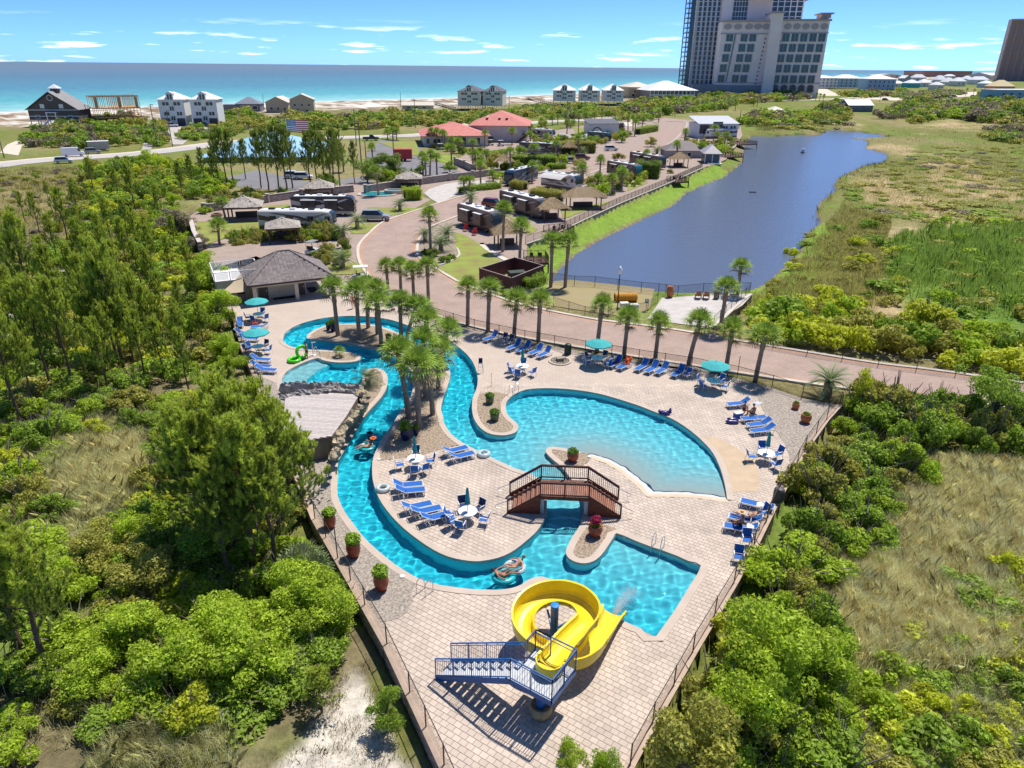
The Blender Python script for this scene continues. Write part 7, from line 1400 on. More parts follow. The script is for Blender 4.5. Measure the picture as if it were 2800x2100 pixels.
house('tan house with pale roof and dormer at the dunes, left wing', 728,790,308,280,264,14, M_TANW, M_TANR, 'gable', [(.25,.4,.12,.3),(.55,.4,.1,.3),(.85,.35,.1,.3)],(),0,-.1);house('taller tan house wing with monopitch tower at the dunes', 796,860,312,272,257,13, M_TANW, M_TANR, 'gable', [(.2,.62,.1,.16),(.5,.62,.1,.13),(.8,.62,.1,.13),(.3,.3,.1,.14),(.7,.25,.12,.1)],(),0,.08)
house('low tan beach pavilion with pale roof', 1100,1186,304,288,279,10, M_TANW, M_TANR, 'gable_x', [(.2,.5,.12,.4),(.45,.5,.1,.4),(.7,.5,.1,.4)], stilts=1.0)
house('small pointed roof of the beach pavilion entrance', 1108,1128,302,290,276,5, M_TANW, M_DROOF, 'hip')
for i, (x0, x1) in enumerate(((1252,1314),(1320,1374))):
 t, X, Yv, c, hw, hd, he, ht=house('white house with dark roof, ' + ('left' if i == 0 else 'right') + ' one of the joined pair', x0, x1,302,250,234,22, mat('cream_siding', (.68,.64,.55),.75,.05,1), M_DROOF, 'hip', [w for w in TWIN_W if w[1] > .2],[(-1,.15,.75,.12,.2),(-1,.15,.4,.12,.2)],2.6,-.22, glass_=GLASSG, group='dark-roofed pair');dormer(t, 0,-hd+.8, he-.6, hw*.5,2.5,3.2, M_WSIDE, M_DROOF)
for i, (x0, x1) in enumerate(((1512,1572),(1584,1638),(1650,1702))):
 t, X, Yv, c, hw, hd, he, ht=house('white beach house with white roof, ' + ('left', 'middle', 'right')[i] + ' one of three in a row', x0, x1,289,247,231,30, M_WSIDE, M_WROOF, 'hip', [w for w in TWIN_W if w[1] > .2],[(-1,.2,.3,.06,.12),(-1,.5,.3,.06,.12)],3.0,-.2, group='three white houses');dormer(t, 0,-hd+1.0, he-.8, hw*.5,3,3.6, M_WSIDE, M_WROOF)
house('yellow-tan house with broad pale roof left of the hotel', 1716,1790,268,238,225,30, mat('yellow_tan', (.55,.44,.25),.8,.06,1), M_TANR, 'hip', [(.25,.6,.06,.2),(.5,.6,.06,.2),(.2,.25,.1,.25),(.6,.25,.1,.25)])
t, X, Yv, c, hw, hd, he, ht=house('large white pavilion with verandas below the hotel', 1775,1895,272,247,222,34, mat('veranda_shade', (.34,.31,.28),.8), M_WROOF, 'hip', [(.12+.095*i,.7,.05,.26) for i in range(9)], ov=3.0)
for i in range(12):
 MB().box((-hw + 2*hw*i/11,-hd-1.6, he/2),(.5,.5,he)).build('veranda_post', M_TRIM, t)
for z in (he*.5, he*.12): MB().box((0,-hd-1.6,z),(2*hw+1,.4,.9)).build('veranda_rail', M_TRIM, t)
# right-hand pastel houses
PAST=[(2225,2283,243,213,206,(.62,.66,.70)),(2284,2350,243,214,204,(.34,.50,.62)),(2372,2438,258,216,204,(.28,.45,.62)),(2338,2366,234,222,216,(.62,.60,.56)),(2440,2475,238,228,221,(.66,.62,.55)),(2484,2516,240,227,218,(.06,.40,.40)),(2518,2545,238,226,216,(.60,.58,.54)),(2532,2562,234,230,219,(.70,.68,.65)),(2560,2590,231,218,206,(.72,.70,.68)),(2585,2612,234,224,212,(.66,.66,.68)),(2612,2640,236,222,212,(.70,.66,.62)),(2470,2490,226,214,206,(.40,.40,.40)),(2500,2530,222,212,203,(.70,.66,.62)),(2638,2660,225,216,207,(.72,.70,.68)),(2660,2705,231,218,209,(.70,.70,.70)),(2395,2465,214,206,202,(.55,.48,.42)),(2590,2612,214,208,203,(.6,.6,.62)),(2560,2580,246,232,224,(.68,.66,.62)),(2690,2715,240,228,220,(.5,.6,.62))]
for i, (x0, x1, yb, ye, ya, cl) in enumerate(PAST):
 big=x1-x0 > 50
 house(('white', 'pale blue', 'sky blue', 'small white', 'small cream', 'teal', 'cream', 'white gabled', 'tall white', 'grey-white', 'pinkish white', 'grey pointed', 'far pink-white', 'far white', 'broad white', 'brown far', 'tiny grey', 'low cream', 'blue-grey')[i] + ' pastel house with white roof right of the hotel', x0, x1, yb, ye, ya, 26 if big else 14, mat('pastel_%d' % i, cl, .8,.06,.5), M_WROOF, 'hip' if i % 4 != 3 else 'gable', [(.1+.16*k,.2+.3*j,.06,.17) for k in range(6) for j in range(3)] if big else [(.3,.55,.14,.3),(.7,.55,.14,.3)],(),1.5 if big else 0,(-.25 if big else .1*(i % 3 - 1)), group='pastel houses right of the hotel')
t, *_=house('long reddish brown apartment block on the far beach', 2518,2655,211,197,194,60, mat('red_brown_stucco', (.38,.20,.16),.8,.1,.2), mat('red_brown_roof', (.30,.17,.15),.8), 'flat', [(.03+.06*k,.35+.35*j,.03,.2) for k in range(16) for j in range(2)], name='apartment_block', cat='building');house('long white low hall at the right edge of the horizon', 2706,2830,218,206,199,60, mat('white_hall', (.62,.58,.60),.8), M_WROOF, 'gable_x', [(.1+.1*k,.5,.04,.3) for k in range(9)], name='hall', cat='building')
house('orange house with tan roof beside the far highway', 2722,2772,252,236,219,18, mat('orange_stucco', (.56,.27,.13),.8,.06,.5), mat('straw_roof', (.62,.50,.28),.7), 'hip', [(.2,.6,.12,.2),(.5,.6,.12,.2),(.8,.6,.12,.2)]);house('sky blue shop building at the right edge', 2724,2840,279,247,245,20, mat('sky_blue_wall', (.20,.42,.56),.8,.05,.5), M_TRIM, 'flat', [(.12,.7,.08,.2),(.3,.7,.08,.2),(.5,.7,.08,.2),(.15,.25,.1,.4),(.35,.25,.1,.4),(.55,.25,.1,.4)])
house('dark blue-grey house with white roof near the far highway', 2318,2385,306,288,273,12, mat('slate_blue_wall', (.16,.18,.25),.8,.06,1), M_WROOF, 'gable_x', [(.2,.5,.1,.3),(.5,.5,.1,.3),(.8,.5,.1,.3)])
house('flat white hip-roofed pavilion at the end of the pond', 2098,2172,317,313,293,18, mat('pavilion_shade', (.3,.28,.25),.8), M_TANR, 'hip', (), name='pavilion', ov=1.2)

# ------------------------------------------------------------------ tall hotel tower and its podium
M_PINK=mat('pinkish_stucco', (.88,.74,.67),.85,.05,.1);M_PTRIM=mat('rose_grey_trim', (.45,.36,.345),.8,.06,.2);M_TOWG=mat('tower_glass', (.045,.06,.065),.15,.25,.15, spec=.6);M_PANEL=mat('oval_panel', (.42,.37,.345),.85,.06,.3)
def build_hotel():
 yb=266;base=P(2070, yb);s=ppm(base);an=R(-9);t=thing('hotel_tower', 'tall pinkish hotel tower with glass bays and window podium', 'hotel', base, an);m=lambda px_: px_/s;X=Vector((math.cos(an), math.sin(an),0))
 u=lambda px_: (px_-2080)*.966/s                                # across
 vt=lambda y: (yb - y)/s*1.0                               # up
 H0=vt(82)
 def blockx(nm, x0, x1, y0, y1, z0, z1, mm): return MB().box(((x0+x1)/2,(y0+y1)/2,(z0+z1)/2),(x1-x0, y1-y0, z1-z0)).build(nm, mm, t)
 # podium wings
 rw=(u(2112), u(2242));lw=(u(1962), u(2092));zb=0;zt=vt(78)
 pod=blockx('podium_wing', rw[0], rw[1],0,40, zb, zt, M_PINK);pl=blockx('podium_wing', lw[0], lw[1],3,40, zb, vt(80), M_PINK);pier=blockx('corner_pier', u(2088), u(2118),-4,30, zb, vt(62), M_PINK)
 for (x0, x1), y, top in ((rw, 0, vt(78)),(lw, 3, vt(80))):
  for z, hgt_, pr in ((top, m(5),1.2),(top - m(30), m(2.5),.6),(vt(230), m(2),.5)): MB().box(((x0+x1)/2, y-.3, z),(x1-x0+2*pr, 2*pr, hgt_)).build('cornice', M_PTRIM, t)
 MB().box((u(2103),12, vt(61)),(m(34),36, m(4))).build('cornice', M_PTRIM, t);MB().box((u(2233),14, vt(68)),(m(24),20, m(10))).build('roof_pavilion', M_PTRIM, t);MB().box((u(2233),14, vt(62)),(m(34),26, m(3))).build('roof_pavilion', M_PTRIM, t)
 wm=MB().box((0,0,0),(m(7.5),.8, m(19))).mesh('window', GLASSG);om=MB().lathe([(m(8),-.4),(m(8),.4)], n=14).mesh('oval_panel', M_PANEL)
 rows=[119,144,169,194,220]
 for k in range(5):
  cx=2134 + k*23.5
  for y in rows:
   for d in (-4.8,4.8): ob('window', wm, t, (u(cx+d - (y-119)*.10),-.3, vt(y)))
  o=ob('oval_panel', om, t, (u(cx+1),-.3, vt(93)));o.rotation_euler=(R(90),0,0);o.scale=(1.15,.95,1)
  MB().tube([(u(cx-9+ -9),-.3, vt(252)),(u(cx-18+0),-.3, vt(238)),(u(cx-9),-.3, vt(233)),(u(cx),-.3, vt(238)),(u(cx),-.3, vt(252))], m(1.2),4).build('arch', M_PTRIM, t);MB().box((u(cx-9),-.2, vt(243)),(m(13),.7, m(18))).build('arch_opening', GLASS, t)
 for k, cx in enumerate((1986,2025,2048)):
  for y in rows:
   for d in (-4.8,4.8): ob('window', wm, t, (u(cx+d - (y-119)*.10),2.7, vt(y)))
 for cx in (1978,2005,2034,2058,2080): o=ob('oval_panel', om, t, (u(cx),2.7, vt(93)));o.rotation_euler=(R(90),0,0);o.scale=(1.3,.9,1)
 sm=MB().box((0,0,0),(m(3),.8, m(4))).mesh('window', GLASS)
 for k in range(22): ob('window', sm, t, (u(2001 - k*.5),2.7, vt(112 + k*5.4)))
 for k in range(12): ob('window', sm, t, (u(2082 - k*.9),2.6, vt(122 + k*10)));ob('window', sm, t, (u(2120 - k*1.0),-.4, vt(128 + k*9)))
 # tower shafts behind
 top=vt(-170)
 blockx('tower_shaft', u(1896), u(1972),44,90,0, top, M_PINK);blockx('tower_shaft', u(1968), u(1998),40,90,0, top, M_PINK);blockx('tower_shaft', u(1998), u(2042),44,90,0, top, M_TOWG);blockx('tower_shaft', u(2040), u(2106),38,84,0, vt(20), M_PINK);blockx('tower_shaft', u(2060), u(2128),60,96,0, top, M_PINK);blockx('tower_shaft', u(2106), u(2196),48,96,0, vt(14), M_PTRIM);blockx('tower_shaft', u(2100), u(2190),52,100,0, top, M_PTRIM);MB().box((u(2072),40, vt(18)),(m(80),50, m(4))).build('cornice', M_PTRIM, t);MB().box((u(2200),60, vt(18)),(m(22),30, m(5))).build('cornice', M_PTRIM, t)
 MB().box((u(1893),62, top/2),(m(20),30, top)).build('glass_bay', GLASSG, t)
 for cx in (1908,1921,1934,1947,1960): MB().box((u(cx),43.6, top/2),(m(6.5),.8, top)).build('glass_strip', M_TOWG, t)
 fl=0;z=vt(250);sl=MB().box((0,0,0),(m(78),1.6,.5)).mesh('floor_band', M_TRIM);sl2=MB().box((0,0,0),(m(44),1.4,.5)).mesh('floor_band', M_TRIM);sl3=MB().box((0,0,0),(m(90),1.6,.7)).mesh('floor_band', M_TRIM);bal=MB().box((0,0,0),(m(20),8,.4)).mesh('balcony', M_TRIM);dk=MB().box((0,0,0),(m(13),.8, m(13))).mesh('window', GLASS)
 while z < top:
  ob('floor_band', sl, t, (u(1934),43.2, z));
  if z > vt(75): ob('floor_band', sl2, t, (u(2020),43.2, z))
  if z > vt(85):
   ob('floor_band', sl3, t, (u(2150),47.5, z))
   for k in range(5): ob('window', dk, t, (u(2116 + k*17.5),47.6, z + m(6.5)))
  ob('balcony', bal, t, (u(1882),58, z));z += m(12.5)
 for cx in (1896,1914.5,1927.5,1940.5,1953.5,1972): MB().box((u(cx),42.8, top/2),(m(2.6),1.8, top)).build('mullion', M_TRIM, t)
 for cx in (2000,2008,2016,2024,2032,2040): MB().box((u(cx),43.2,(top+vt(75))/2),(m(1.2),1.2, top-vt(75))).build('mullion', M_TRIM, t)
 for cx in (2107,2124.5,2142,2159.5,2177,2194): MB().box((u(cx),47.0,(top+vt(85))/2),(m(3),1.8, top-vt(85))).build('mullion', M_TRIM, t)
 # construction scaffold on the left flank
 sc=MB();msc=mat('scaffold_steel', (.12,.14,.18),.5)
 for x in (1868,1878): sc.bar((u(x),56,0),(u(x),56, top),1.0)
 z=0
 while z < top: sc.bar((u(1868),56, z),(u(1890),56, z+m(2)),.7);z += m(12.5)
 sc.build('scaffold', msc, t)
 blockx('ground_plinth', u(1900), u(2100),1,44,0, m(30), mat('grey_plinth', (.30,.30,.31),.8,.1,.2))
build_hotel()
def build_tower2():
 base=P(2830,222);s=ppm(base);t=thing('condo_tower', 'reddish brown condominium tower cut by the right edge', 'tower', base, R(-25));w=190/s;h=152/s;d=60/s;MB().box((0,0,h/2),(w,d,h)).build('shaft', mat('red_brown_tower', (.74,.50,.43),.8,.08,.05), t);MB().box((0,0,h*1.02),(w*.6,d,h*.05)).build('roof_house', mat('red_brown_tower', (.34,.19,.16),.8), t);mg=mat('tower_balcony', (.42,.28,.26),.7);st=MB().box((0,0,0),(w*.045,.03*w,h*.96)).mesh('balcony_stack', mg);bd=MB().box((0,0,0),(w,.035*w,h*.006)).mesh('floor_band', mat('tower_band', (.46,.30,.26),.8))
 for k in range(11): ob('balcony_stack', st, t, (-w*.46 + k*w*.092,-d/2, h*.48))
 for k in range(28): ob('floor_band', bd, t, (0,-d/2-.01*w, h*(k+.5)/28))
build_tower2()
# ------------------------------------------------------------------ resort buildings in the middle distance
M_REDR=mat('red_tile_roof', (.55,.185,.15),.7,.12,.6,.2,8);M_PLAIN=mat('resort_stucco', (.66,.60,.55),.85,.05,.6)
r_=house('long low resort hall with pale red hip roof', 1160,1335,400,371,340,24, M_PLAIN, M_REDR, 'hip', [(.06,.5,.05,.5),(.2,.5,.12,.45),(.62,.5,.07,.7),(.85,.5,.06,.6)],(),0,.10, ov=1.0, name='resort_hall', cat='building');t=r_[0]
r_=house('two-storey resort building with red hip roof and outside stair', 1290,1440,388,343,308,26, M_PLAIN, M_REDR, 'hip', [(.35,.2,.1,.28),(.06,.75,.06,.25)],[(1,.3,.6,.2,.3)],0,-.12, ov=1.2, name='resort_building', cat='building');t, X, Yv, c, hw, hd, he, ht=r_
for f in (.3,.55,.7): MB().box((-hw + f*2*hw*.9,-hd*.25,(he+ht)/2+.2),(.9, hd*1.0,.3)).build('roof_rib', mat('pale_rib', (.62,.42,.34),.7), t)
st=MB();st.bar((hw-3.5,-hd-3.2,.1),(hw+.2,-hd-1.0,he*.5),1.3,.25);st.build('outside_stair', M_DARKW, t);mb=MB();mb.bar((hw-3.5,-hd-3.9,1.1),(hw+.2,-hd-1.7,he*.5+1),.1,.1);mb.box((hw-.4,-hd-1.0,he*.5),(2.6,2.2,.2));mb.box((hw-.4,-hd-2.0,he*.5+1),(2.6,.1,.1));mb.build('stair_rail', M_DARKW, t)
r_=house('white arched portico wall with dark sloping top', 1608,1692,372,338,328,7, mat('portico_white', (.70,.68,.65),.8,.05,1), M_DROOF, 'shed', [(.42,.22,.22,.34)],(),0,.12, name='portico', cat='building', ov=.4);t, X, Yv, c, hw, hd, he, ht=r_
MB().tube([(-hw*.45+ 2.0*math.cos(math.pi*k/10),-hd-.08,1.0+2.3*math.sin(math.pi*k/10)) for k in range(11)],.2,6).build('arch_trim', M_DROOF, t)
r_=house('blue metal-roofed hall behind the pines', 560,850,442,428,372,34, mat('blue_hall_wall', (.40,.44,.48),.8), mat('pale_blue_metal', (.30,.52,.68),.5,.06,.4), 'hip', [(.1+.2*k,.4,.08,.5) for k in range(5)],(),0,.05, name='hall', cat='building', ov=1.5)
r_=house('modern white and charcoal house by the pond', 1908,2015,378,338,322,12, M_WSIDE, mat('light_metal_roof', (.50,.51,.53),.5), 'shed', [(.12,.72,.09,.14),(.30,.60,.09,.3),(.62,.7,.10,.3),(.70,.7,.06,.3),(.83,.75,.06,.2),(.91,.75,.06,.2)],(),0,.03, name='lake_house', glass_=GLASS);t, X, Yv, c, hw, hd, he, ht=r_
MB().box((-hw*.05,-hd-.05, he*.55),(hw*.5,.2, he*1.15)).build('charcoal_bay', mat('charcoal_cladding', (.08,.08,.085),.7), t);MB().box((-hw*.72,-hd-.04, he*.62),(hw*.5,.14, he*.6)).build('charcoal_bay', mat('charcoal_cladding', (.08,.08,.085),.7), t);MB().box((-hw*.42,-hd-.12, he*.6),(hw*.22,.14, he*.55)).build('timber_bay', mat('tan_timber', (.34,.22,.13),.8), t)
r_=house('grey lake house with dark hip roof and screened porch', 1822,1925,432,412,388,8, mat('lake_grey_wall', (.36,.34,.33),.8,.06,1), mat('dark_taupe_roof', (.20,.165,.16),.7,.1,1), 'hip', [(.25,.5,.1,.5),(.6,.5,.1,.5)],(),0,-.02, name='lake_house');r_=house('glazed pavilion of the grey lake house on white posts', 1927,1965,447,420,398,7, mat('porch_screen', (.10,.115,.12),.4,.1,2, spec=.5), mat('zinc_roof', (.36,.33,.34),.5,.08,1), 'hip', (),(),0,-.15, name='pavilion', ov=.7);t, X, Yv, c, hw, hd, he, ht=r_
for x in (-hw, 0, hw): MB().box((x, -hd-.1, he/2),(.22,.22,he)).build('corner_post', M_TRIM, t)
MB().box((hw*.3,-hd-.8,.1),(hw*2,2.2,.3)).build('white_deck', M_TRIM, t)
for x0, x1, yb, ye, ya, lab in ((1512,1570,384,378,366,'grey hip-roofed canopy behind the tall hedge, left one'),(1588,1650,386,379,366,'grey hip-roofed canopy behind the tall hedge, right one'),(1500,1545,400,394,388,'small grey canopy at the hedge corner'),(1460,1488,420,414,406,'tiny pale canopy behind the clipped hedge')):
 t, X, Yv, c, hw, hd, he, ht=house(lab, x0, x1, yb, ye, ya, 7, mat('canopy_dark', (.10,.095,.09),.8), mat('grey_canopy', (.38,.35,.33),.7,.1,1), 'hip', (), name='canopy', cat='canopy', ov=.8)

# ------------------------------------------------------------------ shelters: shingled gazebos and thatched huts
M_THATCH=mat('palm_thatch', (.44,.32,.19),.95,.3,7,.5,20, spec=.05, island=.2);M_TPOST=mat('hut_post', (.13,.085,.05),.9,.2,4);M_GAZR=mat('gazebo_shingle', (.40,.35,.30),.9,.15,4,.2,20, rand=.15, island=.15)
def gazebo(label, k, at, w, rz, he=2.6, rise=1.5):
 q=Zp(k, *at);t=thing('gazebo', label, 'gazebo', (q.x,q.y,0), rz);a=w/2;E=[Vector((-a,-a,he)), Vector((a,-a,he)), Vector((a,a,he)), Vector((-a,a,he))];top=Vector((0,0,he+rise));mb=MB();mb.add(E + [top],[(0,1,4),(1,2,4),(2,3,4),(3,0,4),(3,2,1,0)]);rf=mb.build('roof', mat('gazebo_underlay', (.24,.21,.18),.9), t)
 for i in range(4): shingle_face(rf, (E[i], E[(i+1) % 4], top, top),.42,.7, M_GAZR, cap=40);MB().bar(E[i], top, .2,.06).build('ridge_cap', M_GAZR, rf)
 mb=MB()
 for i in range(4): mb.bar(E[i]*.92 - Vector((0,0,.05)), E[(i+1) % 4]*.92 - Vector((0,0,.05)),.15,.25)
 mb.build('beam', M_TPOST, t)
 for x in (-1,1):
  for y in (-1,1): MB().box((x*a*.82, y*a*.82, he/2),(.24,.24,he)).build('post', M_TPOST, t)
 MB().box((0,a*.5,.5),(w*.6,.7,1.0)).build('counter', mat('dark_counter', (.07,.06,.055),.6), t)
 return t
gazebo('shingled gazebo on the left lawn beside the fire ring', 'F', (640,545),6.4,.25);gazebo('shingled gazebo behind the rear left motorhome', 'F', (1390,345),6.0,.2);gazebo('shingled gazebo between the motorhomes and the bath house', 'F', (1025,760),5.4,.3,2.4,1.2);gazebo('shingled gazebo beside the stone wall and spa pool', 'G', (440,425),6.0,.1,2.5,1.4)
def tiki(label, k, at, w, d, rz, he=2.3, rise=1.7):
 q=Zp(k, *at);t=thing('thatched_hut', label, 'hut', (q.x,q.y,0), rz);rg=random.Random(int(at[0]));a, b=w/2, d/2;r=max(0.05, a-b);E=[(-a,-b,he),(a,-b,he),(a,b,he),(-a,b,he)];mb=MB();mb.add(E + [(-r,0,he+rise),(r,0,he+rise)],[(0,1,5,4),(1,2,5),(2,3,4,5),(3,0,4),(3,2,1,0)]);rf=mb.build('roof', mat('thatch_core', (.30,.22,.13),.95,.2,5), t);mb=MB()
 for i in range(900):                                  # hanging palm strands
  f=rg.random()**.8;th=rg.uniform(0,6.28);cx=max(-a, min(a, a*1.45*math.cos(th)));cy=max(-b, min(b, b*1.45*math.sin(th)));ed=Vector((cx, cy, he));tp=Vector((max(-r, min(r, cx)),0, he+rise));p=ed + (tp-ed)*(1-f) ;dn=(ed-tp).normalized();L_=rg.uniform(.3,.7);s_=dn.cross(Vector((0,0,1))).normalized()*rg.uniform(.02,.05);nn=s_.cross(dn).normalized();nn=nn if nn.z > 0 else -nn;p=p + nn*.04;e=p + dn*L_ + nn*rg.uniform(-.02,.08) - Vector((0,0,.1 if f > .85 else 0));mb.add([p-s_, p+s_, e+s_*.6, e-s_*.6],[(0,1,2,3)])
 mb.build('thatch', M_THATCH, rf, kind='stuff')
 for x in (-1,1):
  for y in (-1,1): MB().lathe([(.12,0),(.11,he)],(x*a*.72, y*b*.72,0),8).build('post', M_TPOST, t)
 MB().box((0,b*.2,.5),(w*.45,.6,1.0)).build('bar_counter', mat('bar_timber', (.12,.08,.06),.7), t)
 for i in range(3): MB().lathe([(.16,.68),(.16,.74)],((i-1)*.7,-b*.25,0),10).build('stool_seat', M_DARKW, t);MB().lathe([(.03,0),(.03,.68)],((i-1)*.7,-b*.25,0),6).build('stool_leg', M_IRON, t)
tiki('pale thatched hut beside the nearest motorhome', 'G', (1430,1000),5.0,4.6,.2);tiki('brown thatched hut with a pale ridge stripe by the pond wall', 'G', (1870,735),5.6,5.0,.3);tiki('largest straw-coloured thatched hut at the pond wall', 'H', (350,985),8.6,5.5,.12,2.4,1.6);tiki('thatched hut beside the gate behind the low hedge', 'C', (880,830),5.2,5.0,.1);tiki('small thatched hut near the grey lake house', 'H', (1310,575),5.6,5.0,.1);tiki('orange-brown hut roof peeping over the hedge', 'C', (1440,700),4.5,4.0,.1)

# ------------------------------------------------------------------ motorhomes
M_RUB=mat('tyre_rubber', (.02,.02,.02),.8);M_RVW=mat('coach_white', (.74,.73,.70),.3,.06,.5, spec=.5);M_RVROOF=mat('coach_roof', (.70,.70,.69),.6,.08,1);M_RIM=mat('alloy_rim', (.5,.5,.52),.3,.1,2, metal=.8)
def coach(label, rear, front, k, base, accent, accent2, L=None, awn=False, slide=True, wind=None):
 a, b=Zp(k, *rear), Zp(k, *front);d=b - a;rz=math.atan2(d.y, d.x);L=L or min(13.5, max(8.5, d.length));c=(a+b)/2;t=thing('motorhome', label, 'motorhome', (c.x,c.y,0), rz);h, w=3.55,2.55;z0=.45;hw=w/2;nm=label[:14]
 mb_=mat('coach_base_' + nm, base, .3,.05,.4, spec=.5);ma=mat('coach_accent_' + nm, accent, .3,.1,.4, spec=.5);mc=mat('coach_accent2_' + nm, accent2,.3,.1,.4, spec=.5)
 sec=[]                                            # rounded shell: body section swept nose to tail
 for x, s_, zt in ((-L/2,.97,h-.12),(-L/2+.12,1,h),(L/2-1.5,1,h),(L/2-.7,1,h-.1),(L/2-.25,.97,h-.45),(L/2-.05,.93,h-.95),(L/2,.9,1.2),(L/2-.02,.9,z0)):
  y=hw*s_;sec.append([(x,-y,z0),(x,-y,zt-.18),(x,-y+.1,zt-.05),(x,-y+.3,zt),(x,y-.3,zt),(x,y-.1,zt-.05),(x,y,zt-.18),(x,y,z0)])
 m=8;mb=MB();mb.add([v for s_ in sec for v in s_],[(i*m+j, i*m+(j+1) % m, (i+1)*m+(j+1) % m, (i+1)*m+j) for i in range(len(sec)-1) for j in range(m)] + [tuple(range(m))[::-1]]);mb.build('body', mb_, t)
 MB().box((-.55,0,h+.012),(L-2.2,w-.5,.05)).build('roof_skin', M_RVROOF, t)
 mb=MB();mb.add([(L/2-.66,-hw*.9,h-.14),(L/2-.66,hw*.9,h-.14),(L/2+.012,hw*.86,1.55),(L/2+.012,-hw*.86,1.55),(L/2-.23,hw*.9,h-.45),(L/2-.23,-hw*.9,h-.45),(L/2-.02,hw*.88,h-.95),(L/2-.02,-hw*.88,h-.95)],[(0,5,4,1),(5,7,6,4),(7,3,2,6)]);o=mb.build('windshield', wind or mat('coach_glass', (.03,.05,.06),.08,.1,1, spec=.7), t);o.location=(.03,0,.03)
 for s_ in (-1,1):
  y=s_*(hw+.012)
  def side(nm_, pts, mm, off=0.0):
   mb=MB();mb.add([(x, y + s_*off, z) for x, z in pts],[tuple(range(len(pts))) if s_ < 0 else tuple(range(len(pts)))[::-1]]);mb.build(nm_, mm, t)
  side('lower_panel', [(-L/2+.1,z0),(L/2-.15,z0),(L/2-.15,.85),(-L/2+.1,1.0)], ma)
  side('swoosh', [(-L/2+.1,2.1),(-L/2+.1,2.9),(-L*.1,2.0),(L*.2,1.2),(L*.05,1.2)], ma, .006);side('swoosh', [(-L/2+.1,1.15),(-L*.15,1.25),(L*.15,2.0),(L/2-.9,3.1),(L/2-1.5,3.1),(L*.08,2.3),(-L*.2,1.6)], mc, .009);side('swoosh', [(-L*.35,3.2),(L*.0,2.5),(L*.3,1.3),(L*.34,1.3),(L*.05,2.75),(-L*.25,3.2)], ma, .012)
  for x, ww in ((-L*.3,1.1),(-L*.08,1.3),(L*.2,1.0),(L/2-.95,.8)): MB().box((x, y, 2.35),(ww,.06,.75)).build('window', GLASS, t)
  for x in (-L/2+2.2,-L/2+3.3, L/2-2.2): wl=MB().lathe([(.16,-.14),(.44,-.14),(.48,-.08),(.48,.08),(.44,.14),(.16,.14)], n=18).build('wheel', M_RUB, t, loc=(x, s_*(hw-.16),.48));wl.rotation_euler=(R(90),0,0);MB().lathe([(.0,-.15),(.27,-.15),(.27,.15),(0,.15)], n=14, cap=False).build('rim', M_RIM, wl)
  MB().box((L/2-.1, s_*(hw-.3),.95),(.22,.4,.2)).build('headlight', mat('lamp_lens', (.75,.76,.78),.15), t);MB().box((L/2+.12, s_*(hw+.2),2.2),(.12,.2,.4)).build('mirror', M_IRON, t)
 if slide:
  for x, ww in ((-L*.22, L*.22),(L*.14, L*.2)): s2=MB().box((x, -hw-.3,2.0),(ww,.62,1.9)).build('slide_out', mb_, t);MB().box((x, -hw-.62,2.3),(ww*.4,.05,.7)).build('window', GLASS, s2);MB().box((x, -hw-.35,2.98),(ww+.1,.8,.06)).build('topper', M_RVROOF, s2)
 for i, x in enumerate((-L*.33,-L*.05, L*.2)): ac=MB().box((x, 0, h+.16),(1.0,.75,.26)).build('air_conditioner', M_IRON if i % 2 == 0 else M_RVW, t);
 for i, x in enumerate((-L*.2, L*.08, L*.32)): MB().box((x, .55, h+.08),(.4,.4,.1)).build('roof_vent', M_IRON, t)
 if awn:
  mb=MB();n=6;vs=[]
  for i in range(n+1):
   f=i/n;vs += [(-L*.36,-hw - f*2.8, h-.1 - .75*f*f),(L*.3,-hw - f*2.8, h-.1 - .75*f*f)]
  mb.add(vs, [(2*i,2*i+1,2*i+3,2*i+2) for i in range(n)]);mb.build('awning', mat('awning_cloth', (.66,.63,.60),.8,.05,1, trans=.2), t)
 return t
coach('cream and brown motorhome parked front-right on the left lots', (800,665),(1545,672), 'F', (.70,.66,.58),(.10,.07,.055),(.30,.25,.2), slide=False);coach('black and silver motorhome parked behind the cream one', (1120,505),(1745,505), 'F', (.035,.035,.04),(.45,.44,.43),(.6,.6,.6));coach('copper-brown motorhome nearest the road bend', (985,770),(1345,885), 'G', (.16,.105,.08),(.05,.035,.03),(.36,.28,.22));coach('dark brown motorhome parked beside the red car', (1400,620),(1800,735), 'G', (.13,.085,.07),(.04,.035,.04),(.42,.38,.35));coach('blue motorhome facing the lane beside the low hedge', (1690,340),(1435,405), 'G', (.02,.06,.10),(.25,.28,.3),(.05,.18,.28), slide=False)
